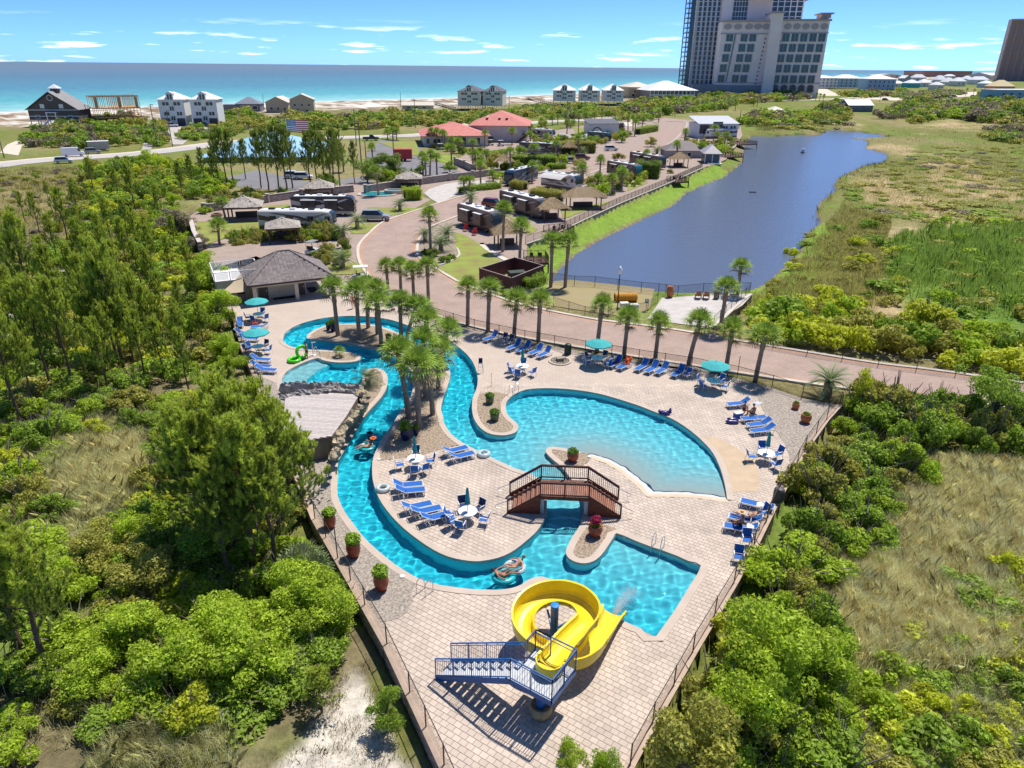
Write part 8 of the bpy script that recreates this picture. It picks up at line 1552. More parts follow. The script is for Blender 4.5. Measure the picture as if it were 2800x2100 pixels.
coach('white-roofed motorhome with its awning spread', (1800,405),(2145,455), 'G', (.66,.63,.58),(.15,.11,.08),(.4,.36,.3), awn=True, slide=False);coach('brown motorhome with a teal windscreen facing the pond', (620,650),(905,705), 'H', (.18,.12,.10),(.07,.05,.045),(.4,.33,.28), wind=mat('teal_screen', (.03,.16,.18),.1,.1,1, spec=.7));coach('dark motorhome half behind the tall hedge near the pond', (830,545),(1165,610), 'H', (.16,.09,.07),(.04,.04,.06),(.3,.24,.2));coach('pale motorhome in front of the modern white house', (1900,285),(1540,290), 'H', (.66,.64,.60),(.12,.09,.08),(.3,.27,.25), slide=False);coach('long dark motorhome behind the clipped hedges', (985,690),(1400,715), 'C', (.06,.05,.05),(.25,.24,.23),(.45,.43,.4), slide=False);coach('white motorhome near the outside stair', (1110,560),(1305,570), 'C', (.62,.60,.58),(.1,.09,.09),(.3,.28,.27), L=10, slide=False);coach('teal motorhome under the grey canopy', (1640,590),(1760,600), 'C', (.05,.11,.13),(.2,.2,.2),(.35,.3,.25), L=9, slide=False);coach('copper motorhome right of the white portico', (1760,500),(1890,505), 'C', (.15,.08,.06),(.05,.04,.04),(.3,.2,.15), L=9, slide=False)

# ------------------------------------------------------------------ cars and carts
def car(label, at, k, rz, col, kind='suv', s=1.0, name='car'):
 q=Zp(k, *at) if k else P(*at);t=thing(name, label, {'van': 'van', 'pickup': 'pickup'}.get(kind, 'car'),(q.x,q.y,.02), rz, None, s);mc=mat('paint_%d_%d_%d' % tuple(int(c*99) for c in col), col, .25,.03,.5, spec=.6)
 prof={'suv': [(-2.3,.35),(-2.35,.9),(-2.2,1.05),(1.15,1.0),(2.2,.85),(2.3,.6),(2.25,.35)], 'van': [(-2.8,.4),(-2.85,2.3),(-2.7,2.45),(1.3,2.45),(2.0,1.4),(2.7,1.15),(2.8,.8),(2.75,.4)], 'pickup': [(-2.7,.45),(-2.75,1.05),(-.6,1.1),(1.3,1.1),(2.5,1.0),(2.6,.7),(2.55,.45)]}[kind];cab={'suv': [(-2.15,1.03),(-1.95,1.62),(-.2,1.70),(.5,1.62),(1.2,1.02)], 'van': [(1.32,1.5),(1.32,2.3),(1.5,2.2),(1.98,1.45)], 'pickup': [(-.6,1.08),(-.45,1.75),(.6,1.78),(1.3,1.1)]}[kind];W_=.92 if kind != 'van' else 1.0
 def ex(nm, pr, w, m, par=t, w2=None):
  n=len(pr);w2=w2 or w;ws=[w2 if z > 1.3 and w2 != w else w for x, z in pr];mb=MB();mb.add([(x,-ws[i],z) for i, (x,z) in enumerate(pr)] + [(x,ws[i],z) for i, (x,z) in enumerate(pr)],[tuple(range(n)), tuple(n+i for i in range(n))[::-1]] + [(i, n+i, n+(i+1) % n, (i+1) % n) for i in range(n)]);return mb.build(nm, m, par)
 ex('body', prof, W_, mc)
 if kind == 'van': ex('cab_glass', cab, W_+.01, GLASS)
 else: ex('greenhouse', cab, W_-.04, GLASS, w2=W_-.2);xs=[p[0] for p in cab if p[1] > 1.3];MB().box(((min(xs)+max(xs))/2,0, max(p[1] for p in cab)+.01),(max(xs)-min(xs),2*W_-.42,.05)).build('roof', mc, t)
 if kind == 'pickup': MB().box((-1.7,0,1.12),(1.9,1.6,.04)).build('bed', M_IRON, t)
 for x in (-1.45 if kind != 'van' else -1.8,1.45 if kind != 'van' else 1.9):
  for s_ in (-1,1): w=MB().lathe([(.14,-.11),(.33,-.11),(.36,-.06),(.36,.06),(.33,.11),(.14,.11)], n=14).build('wheel', M_RUB, t, loc=(x, s_*(W_-.08),.36));w.rotation_euler=(R(90),0,0);MB().lathe([(0,-.115),(.2,-.115),(.2,.115),(0,.115)], n=10, cap=False).build('rim', M_RIM, w)
 for s_ in (-1,1): fx=prof[-2][0];MB().box((fx-.05, s_*(W_-.2),.75),(.12,.3,.16)).build('headlight', mat('lamp_lens', (.75,.76,.78),.15), t);MB().box((-prof[-2][0]+.0, s_*(W_-.15),.85),(.1,.2,.25)).build('tail_light', mat('tail_lens', (.3,.01,.01),.3), t)
 return t
SIL, WHT, RED, BLK=(.32,.32,.34),(.76,.76,.77),(.20,.025,.02),(.03,.03,.035)
car('silver minivan on the driveway by the brick road', (1945,565), 'F', .05, SIL, 'suv', 1.12);car('dark red car parked beside the dark brown motorhome', (1290,615), 'G', -.5, RED);car('white delivery van on the coast road', (202,428), None, R(28), WHT, 'van', 1.05);car('white sport-utility car driving on the coast road', (176,446), None, R(25), WHT);car('silver car parked behind the white van', (255,420), None, R(28), SIL);car('white pickup on the drive beside the unfinished house', (402,357), None, R(70), WHT, 'pickup');car('dark pickup on the coast road near the flag', (1015,384), None, R(15), BLK, 'pickup', 1.1);car('white car beside the second grey canopy', (1671,412), None, .2, WHT);car('silver pickup in front of the feather palm', (1556,447), None, .1, SIL, 'pickup');car('brown car behind the silver pickup', (1592,437), None, .1,(.16,.05,.03));car('white car parked behind the pine row, left one', (805,487), None, .1, WHT);car('white car parked behind the pine row, right one', (830,490), None, .1, WHT)
for i, (x, y, c) in enumerate(((2499,271,BLK),(2609,266,BLK),(2600,272,WHT),(2660,266,SIL),(2420,275,BLK),(2735,268,WHT),(1560,289,RED),(1695,289,WHT),(470,347,WHT),(560,347,BLK),(1345,303,WHT))): car(('black car on the far highway', 'dark car on the far highway near the blue shop', 'white car on the far highway verge', 'silver car on the far highway', 'small dark car below the sky blue house', 'white car by the blue shop', 'red car under the white trio', 'white car under the white trio', 'white car under the left twin house', 'dark car between the twin houses', 'white car under the dark-roofed pair')[i],(x, y), None, .3, c, 'suv', 1.15)
q=P(1103,440);t=thing('utility_trailer', 'bright red box trailer in the car park', 'trailer', (q.x,q.y,0),.1);MB().box((0,0,2.0),(5.2,2.4,2.7)).build('box', mat('red_trailer', (.55,.05,.06),.5,.08,1), t);MB().box((2.9,0,.7),(1.2,.1,.1)).build('tow_bar', M_IRON, t)
for x in (-.5,.5): w=MB().lathe([(.4,-1.2),(.4,1.2)], n=12).build('wheel_pair', M_RUB, t, loc=(x,0,.42));w.rotation_euler=(R(90),0,0)
q=P(272,412);t=thing('cargo_trailer', 'white and brown trailer behind the silver car', 'trailer', (q.x,q.y,0), R(28));MB().box((0,0,1.7),(6,2.4,2.3)).build('box', mat('trailer_tan', (.5,.42,.38),.6), t);MB().box((0,0,2.9),(6.1,2.5,.1)).build('roof', M_WHITE, t);MB().box((0,0,.4),(4,2,.3)).build('chassis', M_IRON, t)
def cart(label, q, rz, roofm):
 t=thing('golf_cart', label, 'golf cart', (q.x,q.y,0), rz);MB().box((0,0,.45),(2.3,1.15,.4)).build('body', M_RVW, t);MB().box((.0,0,1.9),(1.9,1.2,.08)).build('roof', roofm, t);MB().box((-.3,0,.8),(.5,1.05,.12)).build('seat', M_IRON, t);MB().box((-.55,0,1.05),(.1,1.05,.45)).build('seat_back', M_IRON, t)
 for x in (-.85,.85):
  for y in (-.52,.52): MB().bar((x*.9,y,.6),(x*.8,y,1.88),.04).build('roof_post', M_IRON, t);w=MB().lathe([(.24,-.1),(.24,.1)], n=10).build('wheel', M_RUB, t, loc=(x*.9,y,.24));w.rotation_euler=(R(90),0,0)
cart('golf cart with white and grey roof behind the pool palms', Zp('F',1800,1170),.2, M_RVW);cart('golf cart behind the bath house bushes', Zp('F',1310,900),1.2, mat('grey_cart_roof', (.25,.25,.25),.6));cart('white golf cart left of the resort building steps', Zp('C',760,625),.4, M_RVW);cart('second white golf cart near the resort building steps', Zp('C',850,630),.4, M_RVW);cart('golf cart under the little roof by the white gate', Zp('C',330,660),.1, M_RVW)
def bike(label, q, rz):
 t=thing('bicycle', label, 'bicycle', (q.x,q.y,0), rz)
 for x in (-.52,.52): MB().tube([(x+.33*math.cos(k*.4488),0,.34+.33*math.sin(k*.4488)) for k in range(14)],.022,6, closed=True).build('wheel', M_RUB, t)
 mb=MB();mb.tube([(-.52,0,.34),(-.15,0,.75),(.38,0,.78),(.52,0,.34)],.02,6);mb.tube([(-.15,0,.75),(.0,0,.32),(.38,0,.78)],.02,6);mb.tube([(-.52,0,.34),(.0,0,.32)],.018,6);mb.tube([(.38,-.28,1.0),(.38,0,.98),(.38,.28,1.0)],.016,6);mb.tube([(.38,0,.78),(.38,0,.98)],.018,6);mb.build('frame', M_IRON, t);MB().box((-.2,0,.9),(.26,.14,.06)).build('saddle', M_IRON, t)
bike('black bicycle at the rack behind the island palms', Zp('F',1620,1180),.3);bike('second bicycle at the rack behind the island palms', Zp('F',1690,1175),.5)

# ------------------------------------------------------------------ hedges, walls, decks, boat-side structures
def hedge(label, k, a, b, w, h, kind=1, name='hedge'):
 p, q=Zp(k, *a), Zp(k, *b);d=q-p;L=d.length;t=thing(name, label, 'hedge', ((p.x+q.x)/2,(p.y+q.y)/2,0), math.atan2(d.y, d.x));rg=np.random.default_rng(int(a[0]+b[1]));n=int(min(9000, max(1200,220*(L*h*2 + L*w))));f=rg.random(n);x=rg.uniform(-L/2, L/2, n);y=np.where(f < .5, np.where(rg.random(n) < .5,-w/2, w/2), rg.uniform(-w/2, w/2, n));z=np.where(f < .5, rg.uniform(.05, h, n), h)
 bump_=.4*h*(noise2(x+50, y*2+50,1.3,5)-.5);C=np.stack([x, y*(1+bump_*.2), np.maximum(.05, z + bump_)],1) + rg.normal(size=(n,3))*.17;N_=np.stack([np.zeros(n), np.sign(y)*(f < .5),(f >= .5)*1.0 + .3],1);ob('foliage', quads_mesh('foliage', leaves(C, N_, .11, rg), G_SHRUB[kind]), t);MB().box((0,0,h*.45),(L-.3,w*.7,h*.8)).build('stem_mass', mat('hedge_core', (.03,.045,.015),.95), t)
for a in (('tall clipped hedge in front of the grey canopies','C',(1350,690),(1670,690),2.4,3.4,2),('long green hedge behind the thatched hut by the gate','C',(940,800),(1330,810),2.2,2.8,1),('low trimmed hedge along the lane','G',(950,470),(1345,420),1.8,1.1,1),('tall dark hedge beside the teal-fronted motorhome','H',(870,680),(1120,690),3.0,3.6,3),('hedge between the awning coach and the dark motorhome','G',(1680,520),(1970,560),2.6,1.9,2),('small clipped hedge by the blue coach','G',(1480,420),(1610,440),2.0,1.5,2),('short hedge beside the silver pickup','C',(1280,830),(1410,825),1.6,1.2,1),('clipped hedge beside the brown dumpster fence','G',(1590,1440),(1800,1370),1.2,1.0,1),('low hedge behind the red building lawn','C',(760,715),(890,690),1.6,1.0,1),('green hedge before the far lots','H',(890,250),(1080,215),3.0,2.4,1),('rounded shrub row beside the spa pool','G',(390,540),(550,530),3.0,2.2,0)): hedge(*a)
for k, at, w, h, kd, lab in (('G',(780,1170),1.3,1.2,1,'clipped round shrub at the bed edge, left one'),('G',(862,1135),1.1,1.0,1,'clipped round shrub at the bed edge, right one'),('G',(700,1110),1.6,1.4,3,'dark shrub in the bed at the road bend'),('G',(600,1090),1.3,1.1,3,'low dark shrub at the left of the bed'),('G',(1410,1500),1.2,1.0,1,'round shrub in front of the brown dumpster fence'),('H',(1230,640),1.5,1.3,2,'yellowish shrub at the pond wall'),('F',(1075,465),1.2,1.1,1,'round shrub between the left gazebo and coach'),('F',(1180,810),.1,.1,1,None),('H',(700,490),2.6,1.8,2,'bush behind the teal-fronted motorhome'),('F',(820,820),.1,.1,1,None),('C',(1900,370),.1,.1,0,None),('G',(2060,330),1.4,1.0,1,'small bush at the awning coach driveway')):
 if lab: q=Zp(k, *at);shrub(q.x, q.y, 0, w, h, kd, lab, None)
for i, (pl, gp) in enumerate((([(560,600),(620,575),(760,560),(800,545),(690,545),(580,560)],3.2),([(1020,480),(1120,490),(1140,505),(1060,515),(1010,500)],3.4),([(1290,455),(1420,470),(1500,440),(1560,420),(1620,425),(1560,450),(1440,500),(1390,520),(1330,490)],5.0),([(1560,540),(1640,560),(1740,520),(1800,480),(1760,470),(1660,500)],5.0),([(1430,420),(1500,395),(1560,380),(1700,365),(1730,380),(1600,415),(1500,430)],5.5),([(1180,410),(1290,420),(1340,440),(1250,430)],4.0),([(1870,400),(1940,400),(2010,385),(1990,430),(1900,440)],5.0),([(820,760),(900,700),(960,690),(940,740)],4.0))):
 (scrub_mass if gp > 4.5 else shrubs_in)(pl, gp*.6,(1.1,2.0),(.9,2.5),(0,1,2,3,2), 'garden bush ' + ('behind the left gazebos', 'beside the spa pool lot', 'among the coaches by the lane', 'beside the pond-side coaches', 'around the grey canopies', 'along the resort hall', 'around the lake houses', 'right of the bath house')[i], *(() if gp > 4.5 else ('garden bushes',)),200+i, 900, *((1,) if gp > 4.5 else (False,)))
for pl, nm in (([(632,660),(742,648),(748,676),(640,688)], 'left'),([(788,655),(916,642),(922,674),(796,682)], 'right')): shrubs_in(pl, 1.5,(1.1,1.7),(1.5,2.4),(2,1,2,0), 'bush in the row ' + nm + ' of the small gazebo roof', 'bush rows behind the bath house', 240,900, False)
M_STONE=mat('grey_stone_wall', (.36,.31,.27),.9,.2,2,.4,10, island=.2, rand=.2);M_STONECAP=mat('stone_cap', (.52,.46,.40),.9,.1,2)
def low_wall(label, pts, h=1.5, th=.35, pillars=True):
 t=thing('stone_wall', label, 'wall', (pts[0].x, pts[0].y, 0));o=pts[0].copy();o.z=0;pts=[p - o for p in pts];bm_=MB().box((0,0,0),(.62,th+.04,.27)).mesh('block', M_STONE);ms=[]
 for i in range(len(pts)-1):
  p, q=pts[i], pts[i+1];d=q-p;an=math.atan2(d.y, d.x);MB().bar(p + Vector((0,0,h/2)), q + Vector((0,0,h/2)), th, h).build('wall_core', mat('stone_core', (.2,.175,.15),.9), t);MB().bar(p + Vector((0,0,h+.05)), q + Vector((0,0,h+.05)), th+.14,.1).build('cap', M_STONECAP, t);n=max(1, int(d.length/.66))
  for r_ in range(int(h/.29)):
   for j in range(n): f=(j + (.5 if r_ % 2 else 1.0))/n;f=min(f, 1 - .3/n);c=p + d*f;ms.append((c + o, Matrix.Translation((c.x, c.y, .16 + r_*.29)) @ Matrix.Rotation(an, 4, 'Z')))
  if pillars: MB().box(p + Vector((0,0,h/2+.12)),(.7,.7,h+.25)).build('pillar', M_STONE, t);MB().box(p + Vector((0,0,h+.30)),(.85,.85,.12)).build('pillar_cap', M_STONECAP, t)
 pieces('block', bm_, [m_ for _, m_ in ms], t, 120)
low_wall('grey stone wall behind the lane and the spa pool', Z('G', [(0,470),(300,420),(560,385),(850,345),(1080,320),(1350,285)]));low_wall('stone wall behind the left gazebos', Z('F', [(220,480),(520,440),(860,380),(1200,330),(1720,275)]),1.4);low_wall('stone wall on the left side of the lawn', Z('F', [(90,640),(130,780),(190,900)]),1.7,.5, False);low_wall('stone gate wall near the red-roofed hall', Z('C', [(455,790),(540,820),(620,860)]),1.8)
PW_L=px([(1440,668),(1507,646),(1600,601),(1698,556),(1828,502),(1923,459)]);block_wall('long brown block wall along the pond below the motorhome lots', PW_L, -1.6,.02, side=-1, blk=(.5,.24), mcap=mat('pond_cap', (.5,.43,.35),.85,.1,1))
fence('black picket fence on the pond wall below the motorhome lots', [p + Vector((0,0,.1)) for p in offset(PW_L, -.25, False)],1.15,2.2, z=.1, kind='picket', m=M_IRON, name='picket_fence')
M_DKDECK=mat('dark_stained_deck', (.11,.055,.04),.8,.2,4, rand=.1)
def platform(label, k, at, w, d, rz, z=.05, drop=1.7, rail=True):
 q=Zp(k, *at);t=thing('timber_platform', label, 'deck', (q.x,q.y,z), rz);n=max(4, int(w/.2))
 bm_=MB().box((0,0,0),(w/n-.015,d,.04)).mesh('plank', M_DKDECK)
 for i in range(n): ob('plank', bm_, t, (-w/2 + w*(i+.5)/n, 0,0))
 co=[Vector((-w/2,-d/2,0)), Vector((w/2,-d/2,0)), Vector((w/2,d/2,0)), Vector((-w/2,d/2,0))]
 for p in co: MB().box(p - Vector((0,0,drop/2)),(.18,.18,drop)).build('pile', M_DKDECK, t)
 if rail:
  for i in range(3): mb=MB();rail_panel(mb, co[i], co[i+1],1.05,.1,.16,.09);mb.build('railing', M_DKDECK, t)
 MB().box((0,-d/2,-.15),(w,.06,.25)).build('fascia', M_DKDECK, t)
 for i in range(2): MB().box((w*(.2-.4*i),0,.45),(.5,.5,.06)).build('bench_seat', M_DKDECK, t);MB().box((w*(.2-.4*i),.22,.75),(.5,.06,.6)).build('bench_back', M_DKDECK, t)
platform('dark timber deck above the bank beside the nearest hut', 'G', (1715,1150),3.2,3.4,.1);platform('dark timber deck built out from the pond wall', 'G', (1945,865),4.2,3.0,.5);platform('small timber deck halfway along the pond wall', 'H', (1300,720),4.0,3.6,.4);platform('large timber terrace with benches by the modern house', 'H', (1940,340),8,8,.4);platform('timber terrace steps below the grey lake house', 'H', (1820,470),7,5,.4)
def dumpster():
 c=[Zp('G',1150,1375), Zp('G',1470,1480), Zp('G',1785,1345), Zp('G',1500,1260)];o=sum(c, Vector())/4;o.z=0;t=thing('board_enclosure', 'dark brown board fence enclosure with open top by the road', 'enclosure', o);m=mat('brown_board', (.105,.04,.032),.7,.2,3, rand=.12);c=[p - o for p in c]
 for i in range(4):
  p, q=c[i], c[(i+1) % 4];d=q-p;n=int(d.length/.3);an=math.atan2(d.y, d.x);me=MB().box((0,0,0),(d.length/n-.012,.05,1.9)).mesh('board', m)
  for j in range(n): w=p + d*((j+.5)/n);ob('board', me, t, (w.x, w.y, .97), an)
  MB().bar(p + Vector((0,0,1.95)), q + Vector((0,0,1.95)),.12,.05).build('cap_rail', mat('pale_cap_rail', (.36,.29,.25),.8), t);MB().box(p + Vector((0,0,1.0)),(.14,.14,2.0)).build('corner_post', m, t)
 MB().box((.6,.6,.6),(2.2,1.4,1.2),.3).build('skip', mat('skip_green', (.05,.06,.05),.7), t)
dumpster()
# lake patio and dog run
fence('dark chain-link fence between the patio and the pond', Z(2,[(1200,245),(1395,272),(1580,278),(2000,330),(2157,345)]) + Z(3,[(378,335),(482,348),(700,325),(860,322),(1105,318)]),1.3,3.2, z=.02, m=M_IRON);fence('low chain-link fence of the dog run along the road', Z(2,[(1205,455),(1490,545),(1700,575),(2060,500),(2150,420)]),1.1,3.0, z=.02);fence('short fence on the block wall of the patio', Z(3,[(795,590),(990,420),(1105,318)]),1.0,2.2, z=.06, m=M_IRON)
fence('dark chain-link fence in front of the marsh hedge', px([(1925,916),(2070,948),(2206,972),(2400,1003),(2611,1030),(2900,1075)]),1.25,3.2, z=-.02, m=M_IRON)
block_wall('tan stacked-block wall under the right edge of the lakeside patio', Z(3,[(800,610),(900,530),(990,445),(1060,380),(1128,335)]),-1.6,.04, side=-1, blk=(.5,.24), mcap=mat('patio_cap', (.56,.5,.42),.85,.1,1))
q=Zp(2,1785,495);t=thing('lamp_post', 'black lamp post with white acorn globe at the dog run', 'street lamp', (q.x,q.y,0));_, hh=hgt(1150+1785/3.3185,700+495/3.3185,700+165/3.3185,0);MB().lathe([(.14,0),(.14,.3),(.06,.5),(.05,hh-.1),(.1,hh)], n=12).build('pole', M_IRON, t);MB().lathe([(.12,hh),(.24,hh+.25),(.25,hh+.5),(.14,hh+.8),(.03,hh+.95)], n=14).build('globe', mat('opal_glass', (.85,.86,.88),.3), t, smooth=True)
q=Zp(2,1858,410);t=thing('dog_tunnel', 'ribbed orange crawl tunnel in the dog run', 'tunnel', (q.x,q.y,.5),.05);mo=mat('orange_plastic', (.62,.27,.02),.5,.1,3);mb=MB();n=18;vs=[];ns=25
for i in range(ns): r_=.52 + (.04 if i % 2 else 0);vs += [(-1.35 + 2.7*i/(ns-1), r_*math.cos(2*math.pi*k/n), r_*math.sin(2*math.pi*k/n)) for k in range(n)]
mb.add(vs, [(i*n+k, i*n+(k+1) % n, (i+1)*n+(k+1) % n, (i+1)*n+k) for i in range(ns-1) for k in range(n)]).build('tube', mo, t)
for x in (-.9,.9): MB().box((x,0,-.42),(.2,1.0,.16)).build('foot', M_DARKW, t)
for i, at in enumerate(((1845,478),(1935,495))): q=Zp(2, *at);t=thing('utility_box', ('left' if i == 0 else 'right') + ' white utility box behind the road palms', 'utility box', (q.x,q.y,0),.15);MB().box((0,0,.35),(.9,.6,.7)).build('cabinet', M_WHITE, t);MB().box((0,0,.73),(.98,.68,.07)).build('lid', M_WHITE, t)
q=Zp(3,210,470);t=thing('small_sign', 'small blue sign on a post at the dog run gate', 'sign', (q.x,q.y,0));MB().box((0,0,.6),(.05,.05,1.2)).build('post', M_IRON, t);MB().box((0,-.04,1.15),(.42,.03,.5)).build('sign_board', mat('sign_blue', (.06,.16,.35),.5), t);MB().box((0,-.06,1.2),(.28,.01,.26)).build('symbol', M_WHITE, t)
q=Zp(3,415,355);t=thing('garden_urn', 'tall terracotta urn at the corner of the lakeside patio', 'urn', (q.x,q.y,0));MB().lathe([(.3,0),(.42,.35),(.47,.8),(.4,1.15),(.3,1.3),(.36,1.38),(.28,1.38),(.25,1.2)], n=20).build('body', M_ORPOT, t, smooth=True)
for i, at in enumerate(((660,365),(728,368))):
 q=Zp(3, *at);t=thing('deck_chair', ('left' if i == 0 else 'right') + ' reddish wooden deck chair on the lakeside patio', 'chair', (q.x,q.y,0), R(80));mw=mat('red_cedar', (.30,.13,.075),.7,.2,4);MB().box((0,0,.38),(.6,.6,.05)).build('seat', mw, t);mb=MB();mb.bar((-.28,0,.38),(-.5,0,1.05),.6,.04,up=(1,0,0));mb.build('backrest', mw, t)
 for y in (-.34,.34): MB().box((0,y,.58),(.75,.12,.04)).build('arm', mw, t);MB().box((.28,y,.29),(.07,.07,.58)).build('leg', mw, t);MB().box((-.3,y,.29),(.07,.07,.58)).build('leg', mw, t)
bin_('striped grey bin on the lakeside patio', Zp(3,817,370),(.2,.19,.18))
# spa pool, fire ring and red chairs on the lots
q=Zp('F',1960,300);t=thing('garden_pool', 'small turquoise garden pool with raised spa', 'pool', (q.x,q.y,0),.05);mw=ripple_mat('garden_pool_water', (.02,.28,.30),.1,5,.3,.03);MB().lathe([(2.9,0),(2.9,.16),(2.4,.16),(2.4,.05)], n=26, cap=False).build('kerb', M_COPE, t);MB().lathe([(.0,.1),(2.45,.1)], n=26, cap=False).build('water', mw, t);MB().lathe([(1.5,0),(1.5,.75),(1.15,.75),(1.15,.6)],(2.4,1.4,0),22, False).build('spa_wall', M_COPE, t);MB().lathe([(0,.66),(1.2,.66)],(2.4,1.4,0),22, False).build('spa_water', mw, t);t.scale=(1.5,1.1,1)
q=Zp('F',345,520);t=thing('fire_ring', 'round brick fire ring beside the left gazebo', 'fire pit', (q.x,q.y,0));MB().lathe([(1.0,0),(1.0,.5),(.7,.5),(.7,.1)], n=20, cap=False).build('brick_ring', mat('pit_brick', (.33,.2,.14),.9,.2,5), t);MB().lathe([(0,.15),(.72,.15)], n=16, cap=False).build('ash_bed', M_SOIL, t)
for i, at in enumerate(((1010,850),(1100,890))):
 q=Zp('G', *at);t=thing('camp_chair', ('left' if i == 0 else 'right') + ' bright red lawn chair beside the copper motorhome', 'chair', (q.x,q.y,0), R(100));mr=mat('red_resin', (.55,.03,.03),.5);MB().box((0,0,.4),(.6,.6,.05)).build('seat', mr, t);mb=MB();mb.bar((-.28,0,.4),(-.5,0,1.25),.62,.04,up=(1,0,0));mb.build('backrest', mr, t)
 for y in (-.33,.33): MB().box((0,y,.6),(.7,.1,.04)).build('arm', mr, t);MB().box((.28,y,.3),(.06,.06,.6)).build('leg', mr, t);MB().box((-.3,y,.3),(.06,.06,.6)).build('leg', mr, t)
# utility poles, street lights and the flag
M_POLE=mat('weathered_pole', (.20,.16,.13),.9,.2,2)
for i, (x, yb, yt, lab) in enumerate(((432,402,285,'utility pole at the driveway of the twin houses, left one'),(472,400,302,'utility pole at the driveway of the twin houses, right one'),(975,400,297,'utility pole by the coast road near the flag'),(990,470,330,'tall pole at the car park trees'),(1001,435,385,'short lamp pole at the car park'),(1077,430,367,'teal-headed lamp pole left of the red trailer'),(1136,350,270,'utility pole right of the beach pavilion'),(1097,305,252,'tall thin pole at the beach pavilion'),(1392,318,262,'pole right of the dark-roofed pair'),(1590,289,240,'pole in front of the white trio, left one'),(1625,289,250,'pole in front of the white trio, right one'),(12,432,375,'pole at the left edge by the sandy drive'),(820,405,375,'lamp pole in front of the blue roof'),(2020,352,300,'pole beside the modern house'),(2405,278,255,'leaning pole by the far highway'),(1845,320,278,'pole at the road junction'),(723,300,258,'thin mast left of the tan house'))):
 q, h=hgt(x, yb, yt, 0);t=thing('utility_pole', lab, 'pole', (q.x,q.y,0));MB().lathe([(.17,0),(.12,h)], n=8).build('pole', M_POLE, t)
 if i in (0,2,3,5,6): MB().box((0,0,h-.6),(2.0,.14,.14)).build('cross_arm', M_POLE, t)
 if i in (0,1,5,12): MB().box((.5,0,h-.1),(1.0,.25,.15)).build('lamp_head', M_IRON, t)
q, h=hgt(790,400,324,0);t=thing('flag', 'United States flag on a pole above the blue roof', 'flag', (q.x,q.y,0));MB().lathe([(.12,0),(.06,h),(.1,h+.15)], n=8).build('pole', M_WHITE, t);W_, H_=7.2,4.0;fz=h-.3
for i in range(13): mb=MB();n=10;z0=fz - H_*i/13;z1=fz - H_*(i+1)/13;mb.add([(.15+W_*k/n, .35*math.sin(k*.9), z0 - .25*k/n) for k in range(n+1)] + [(.15+W_*k/n, .35*math.sin(k*.9), z1 - .25*k/n) for k in range(n+1)],[(k,k+1,n+2+k,n+1+k) for k in range(n)]);mb.build('stripe', mat('flag_red', (.45,.02,.04),.8) if i % 2 == 0 else M_WHITE, t)
mb=MB();n=4;mb.add([(.16+W_*.4*k/n, .35*math.sin(k*.9)-.04, fz+.01 - .1*k/n) for k in range(n+1)] + [(.16+W_*.4*k/n, .35*math.sin(k*.9)-.04, fz-H_*7/13 - .1*k/n) for k in range(n+1)],[(k,k+1,n+2+k,n+1+k) for k in range(n)]);cn=mb.build('canton', mat('flag_blue', (.02,.03,.16),.8), t)
sm=MB().lathe([(0,-.02),(.13,-.02),(.13,.02),(0,.02)], n=5, cap=False).mesh('star', M_WHITE)
for r_ in range(9):
 for k in range(6 if r_ % 2 == 0 else 5): x=.35 + W_*.4*(k + (.25 if r_ % 2 == 0 else .75))/6.2;s_=ob('star', sm, cn, (x, .35*math.sin((x-.16)/(W_*.4)*4*.9)-.1, fz - .18 - r_*H_*7/13/9.4 - .1*(x/(W_*.4))));s_.rotation_euler=(R(90),0,0)
# pond fountain and a resting bird raft
q=P(2195,418, POND_Z);spray('fountain_spray', 'white fountain spray far out on the pond', (q.x,q.y,POND_Z+.2),(0,0,.001),.1,900,8,2.0,.14);t=thing('fountain_float', 'dark float of the pond fountain', 'fountain', (q.x,q.y,POND_Z));MB().lathe([(.8,-.1),(.9,.1),(.3,.3)], n=14).build('float_ring', M_IRON, t)
q=P(2058,526, POND_Z);o=MB().box((0,0,.08),(1.6,.5,.2)).build('pond_buoy', M_IRON, loc=q);tag(o, 'small dark float lying on the open pond', 'float')
# wooden walkways over the dunes
for i, (a, b) in enumerate((((1190,285),(1245,300)),((1440,272),(1505,285)))):
 p, q=P(*a), P(*b);d=q-p;t=thing('dune_walkway', ('left' if i == 0 else 'right') + ' timber walkway crossing the dunes to the beach', 'walkway', (p.x,p.y,1.2));MB().bar((0,0,0),(d.x,d.y,0),2.2,.2).build('deck', M_TWIG, t)
 for s_ in (-1,1): n_=Vector((d.y,-d.x,0)).normalized()*1.1*s_;MB().bar(n_ + Vector((0,0,1.1)), n_ + Vector((d.x,d.y,1.1)),.12).build('hand_rail', M_TWIG, t)
 for k in range(14): f=k/13;MB().box((d.x*f,d.y*f,-.5),(.2,2.2,1.6)).build('trestle', M_TWIG, t)
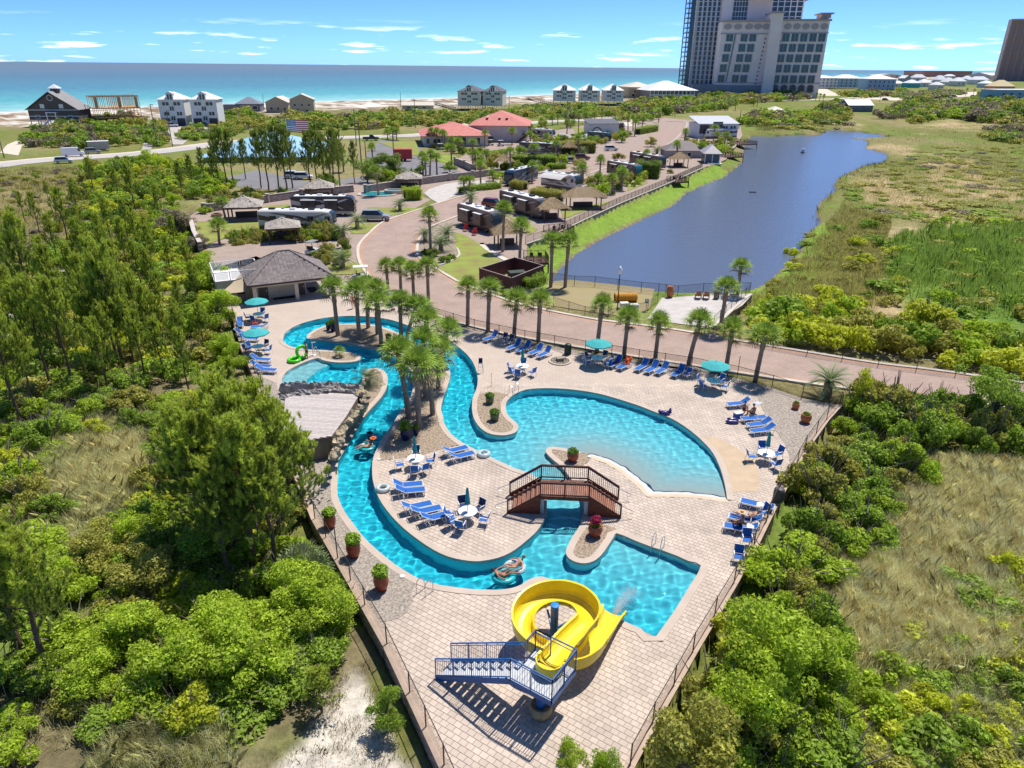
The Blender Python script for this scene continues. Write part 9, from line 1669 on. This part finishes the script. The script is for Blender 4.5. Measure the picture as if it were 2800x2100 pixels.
# ------------------------------------------------------------------ people
SKIN=[mat('skin_a', (.50,.27,.18),.55,.06,4), mat('skin_b', (.36,.17,.10),.55,.06,4)];HAIR=mat('dark_hair', (.05,.03,.02),.6,.2,20);HAIR2=mat('fair_hair', (.28,.19,.09),.6,.2,20)
def skinned(name, pts, edges, rad, m, parent, root=0):
 me=bpy.data.meshes.new(name);me.from_pydata([tuple(p) for p in pts], edges, []);o=ob(name, me, parent);me.materials.append(m);md=o.modifiers.new('skin', 'SKIN');md.use_smooth_shade=True
 for i, r_ in enumerate(rad): me.skin_vertices[0].data[i].radius=(r_, r_);me.skin_vertices[0].data[i].use_root=(i == root)
 sb=o.modifiers.new('sub', 'SUBSURF');sb.levels=1;sb.render_levels=1;return o
EDG=[(0,1),(1,2),(2,3),(3,4),(2,5),(5,6),(6,7),(7,8),(2,9),(9,10),(10,11),(11,12),(0,13),(13,14),(14,15),(15,16),(0,17),(17,18),(18,19),(19,20)]
RAD=[.135,.125,.14,.055,.055,.055,.045,.036,.03,.055,.045,.036,.03,.085,.062,.042,.04,.085,.062,.042,.04]
def person(label, loc, rz, J, wear, skin=0, hair=HAIR, hat=None):
 """J: pelvis, waist, chest, neck, head base, L shoulder elbow wrist hand, R ..., L hip knee ankle toe, R ..."""
 t=thing('person', label, 'person', loc, rz);skinned('body', J, EDG, RAD, SKIN[skin], t);hd=Vector(J[4]) + (Vector(J[4])-Vector(J[3])).normalized()*.10
 MB().blob(hd, (.085,.1,.12),12,9,1,.02).build('head', SKIN[skin], t, smooth=True);fwd=Vector((0,-1,0));MB().blob(hd + Vector((0,-.1,-.01)),(.016,.022,.026),6,5,2,0).build('nose', SKIN[skin], t)
 MB().blob(hd + Vector((0,.02,.035)),(.096,.105,.105),12,7,3,.03).build('hair', hair, t, smooth=True)
 if hat: MB().lathe([(.26,0),(.25,.02),(.11,.03),(.10,.12),(.03,.14)], hd + Vector((0,0,.07)),16).build('hat', hat, t)
 v=[Vector(p) for p in J]
 for w, m in wear:
  if w == 'shorts': skinned('shorts', [v[0]+Vector((0,0,.05)), v[0]-Vector((0,0,.02)), v[13],(v[13]+v[14])/2+(v[14]-v[13])*.15, v[17],(v[17]+v[18])/2+(v[18]-v[17])*.15],[(0,1),(1,2),(2,3),(1,4),(4,5)],[.15,.15,.11,.095,.11,.095], m, t)
  if w == 'shirt': skinned('shirt', [v[0]+(v[1]-v[0])*.2, v[1], v[2]+(v[3]-v[2])*.2, v[5],(v[5]+v[6])/2, v[9],(v[9]+v[10])/2],[(0,1),(1,2),(2,3),(3,4),(2,5),(5,6)],[.15,.145,.155,.085,.07,.085,.07], m, t)
  if w == 'swimsuit': skinned('swimsuit', [v[0]-Vector((0,0,.02)), v[1], v[2]],[(0,1),(1,2)],[.145,.135,.15], m, t)
 return t
def pose(kind):
 if kind == 'stand': return [(0,0,.92),(0,0,1.1),(0,.01,1.34),(0,0,1.5),(0,-.02,1.56),(.19,0,1.40),(.24,-.04,1.14),(.22,-.2,.95),(.22,-.27,.9),(-.19,0,1.40),(-.25,-.02,1.14),(-.22,-.18,.93),(-.22,-.25,.88),(.1,0,.88),(.11,-.03,.5),(.11,.03,.08),(.12,-.14,.03),(-.1,0,.88),(-.11,.02,.5),(-.11,.05,.08),(-.12,-.12,.03)]
 if kind == 'sit': return [(0,0,.12),(0,.03,.3),(0,.02,.54),(0,-.02,.69),(0,-.05,.75),(.19,0,.6),(.25,-.1,.36),(.2,-.3,.25),(.19,-.37,.24),(-.19,0,.6),(-.25,-.1,.36),(-.2,-.3,.25),(-.19,-.37,.24),(.1,-.06,.1),(.12,-.48,.16),(.12,-.52,-.28),(.12,-.66,-.34),(-.1,-.06,.1),(-.12,-.48,.16),(-.12,-.52,-.28),(-.12,-.66,-.34)]
 if kind == 'recline': return [(0,0,.12),(0,.16,.2),(0,.36,.36),(0,.48,.47),(0,.52,.53),(.19,.4,.42),(.28,.15,.3),(.16,-.02,.38),(.1,-.05,.44),(-.19,.4,.42),(-.28,.15,.3),(-.16,-.02,.38),(-.1,-.05,.44),(.1,-.06,.12),(.12,-.46,.3),(.12,-.85,.1),(.13,-.95,.16),(-.1,-.06,.12),(-.12,-.48,.16),(-.12,-.9,.1),(-.13,-1.0,.16)]
 if kind == 'float': return [(0,0,.05),(0,.16,.12),(0,.38,.26),(0,.5,.36),(0,.54,.42),(.2,.4,.3),(.42,.25,.25),(.5,.05,.22),(.52,-.03,.22),(-.2,.4,.3),(-.42,.25,.25),(-.5,.05,.22),(-.52,-.03,.22),(.1,-.05,.08),(.14,-.42,.3),(.14,-.78,.2),(.15,-.9,.24),(-.1,-.05,.08),(-.14,-.42,.3),(-.14,-.78,.2),(-.15,-.9,.24)]
 if kind == 'wade': return [(0,0,-.55),(0,.02,-.35),(0,.02,-.1),(0,0,.05),(0,-.03,.11),(.19,0,-.03),(.33,-.15,-.12),(.38,-.36,-.14),(.38,-.43,-.14),(-.19,0,-.03),(-.33,-.15,-.12),(-.38,-.36,-.14),(-.38,-.43,-.14),(.1,0,-.58),(.11,-.05,-.9),(.11,.0,-1.2),(.11,-.12,-1.22),(-.1,0,-.58),(-.11,-.05,-.9),(-.11,.0,-1.2),(-.11,-.12,-1.22)]
M_TRUNKS=mat('navy_trunks', (.03,.035,.06),.8,.2,6);M_ORSH=mat('orange_shirt', (.75,.16,.06),.85,.1,6);M_BLSH=mat('blue_shirt', (.03,.10,.30),.85,.1,6);M_BIK=mat('dark_swimsuit', (.03,.03,.05),.7,.2,6);M_STRAW=mat('straw_hat', (.62,.42,.22),.85,.15,12);M_WHSW=mat('white_swimsuit', (.6,.62,.66),.8,.1,6)
q=Zp(1,800,765);person('shirtless man in navy trunks holding a green ring on the left deck', (q.x,q.y,.01), R(-60), pose('stand'),[('shorts', M_TRUNKS)],0)
q=Zp(1,1215,310);person('person in an orange top standing behind the island palms', (q.x,q.y,.01), R(10), pose('stand'),[('shirt', M_ORSH),('shorts', M_ORSH)],0)
q=P(900+410/3.6867,1150+150/3.6867, WL);person('person in blue with a wide dark hat wading in the river', (q.x,q.y,WL), R(20), pose('wade'),[('shirt', M_BLSH)],0, HAIR, mat('navy_hat', (.05,.05,.09),.8))
q=P(900+425/3.6867,1150+205/3.6867, WL);person('bather leaning beside the tube in the river', (q.x,q.y,WL+.02), R(60), pose('wade'),[('swimsuit', M_BIK)],1)
q=P(900+380/3.6867,1150+275/3.6867, WL);ring('pale aqua tube carrying a bather down the river', (q.x,q.y,WL+.05),.5,.16, M_AQUA);person('bather in an orange cap reclining in the aqua tube in the river', (q.x,q.y,WL+.05), R(-50), pose('float'),[('swimsuit', M_BIK)],0, HAIR, M_ORSH)
q=P(1300+285/3.6867,1150+1580/3.6867, WL);ring('turquoise tube carrying a bather below the round deck', (q.x,q.y,WL+.06),.52,.18, M_AQUA);person('dark-haired bather sitting in the turquoise tube', (q.x,q.y,WL+.08), R(100), pose('float'),[('swimsuit', M_BIK)],1)
q=P(1300+395/3.6867,1150+1490/3.6867, WL);ring('clear tube carrying the second bather below the round deck', (q.x,q.y,WL+.06),.5,.17, M_CLEAR);person('bather stretched out in the clear tube', (q.x,q.y,WL+.08), R(-60), pose('float'),[('swimsuit', M_WHSW)],0, HAIR2)
q=Zp(3,1050,1375);person('dark-haired bather sitting by the blue cooler on the right', (q.x,q.y,.3), R(140), pose('sit'),[('swimsuit', M_BIK)],1);q=Zp(3,1130,1405);person('bather sitting on the flat lounger under a striped towel', (q.x,q.y,.36), R(200), pose('sit'),[('shorts', M_TRUNKS)],1, HAIR)
q=Zp(6,735,1150);person('sunbather reclining and reading on the lounger by the right fence', (q.x,q.y,.42), R(-112), pose('recline'),[('shorts', M_WHSW)],0, HAIR2);q=Zp(6,680,1205);person('tanned person bent forward in a straw hat on the lounger by the right fence', (q.x,q.y,.40), R(-100), pose('sit'),[('shorts', M_TRUNKS)],1, HAIR, M_STRAW)
q=Zp(3,1000,1395);t=thing('cooler', 'blue and white cooler beside the seated bathers', 'cooler', (q.x,q.y,0),.3);MB().box((0,0,.2),(.6,.4,.4)).build('tub', M_SLING, t);MB().box((0,0,.43),(.64,.44,.07)).build('lid', M_WHITE, t)
mstr=mat('striped_towel', (.55,.58,.65),.9,.1,5);q=Zp(3,1160,1360);o=cloth_patch('dark and white striped towel over the seated bather', q, .5,.7,.5, mstr, .95,9)
drop_unused()
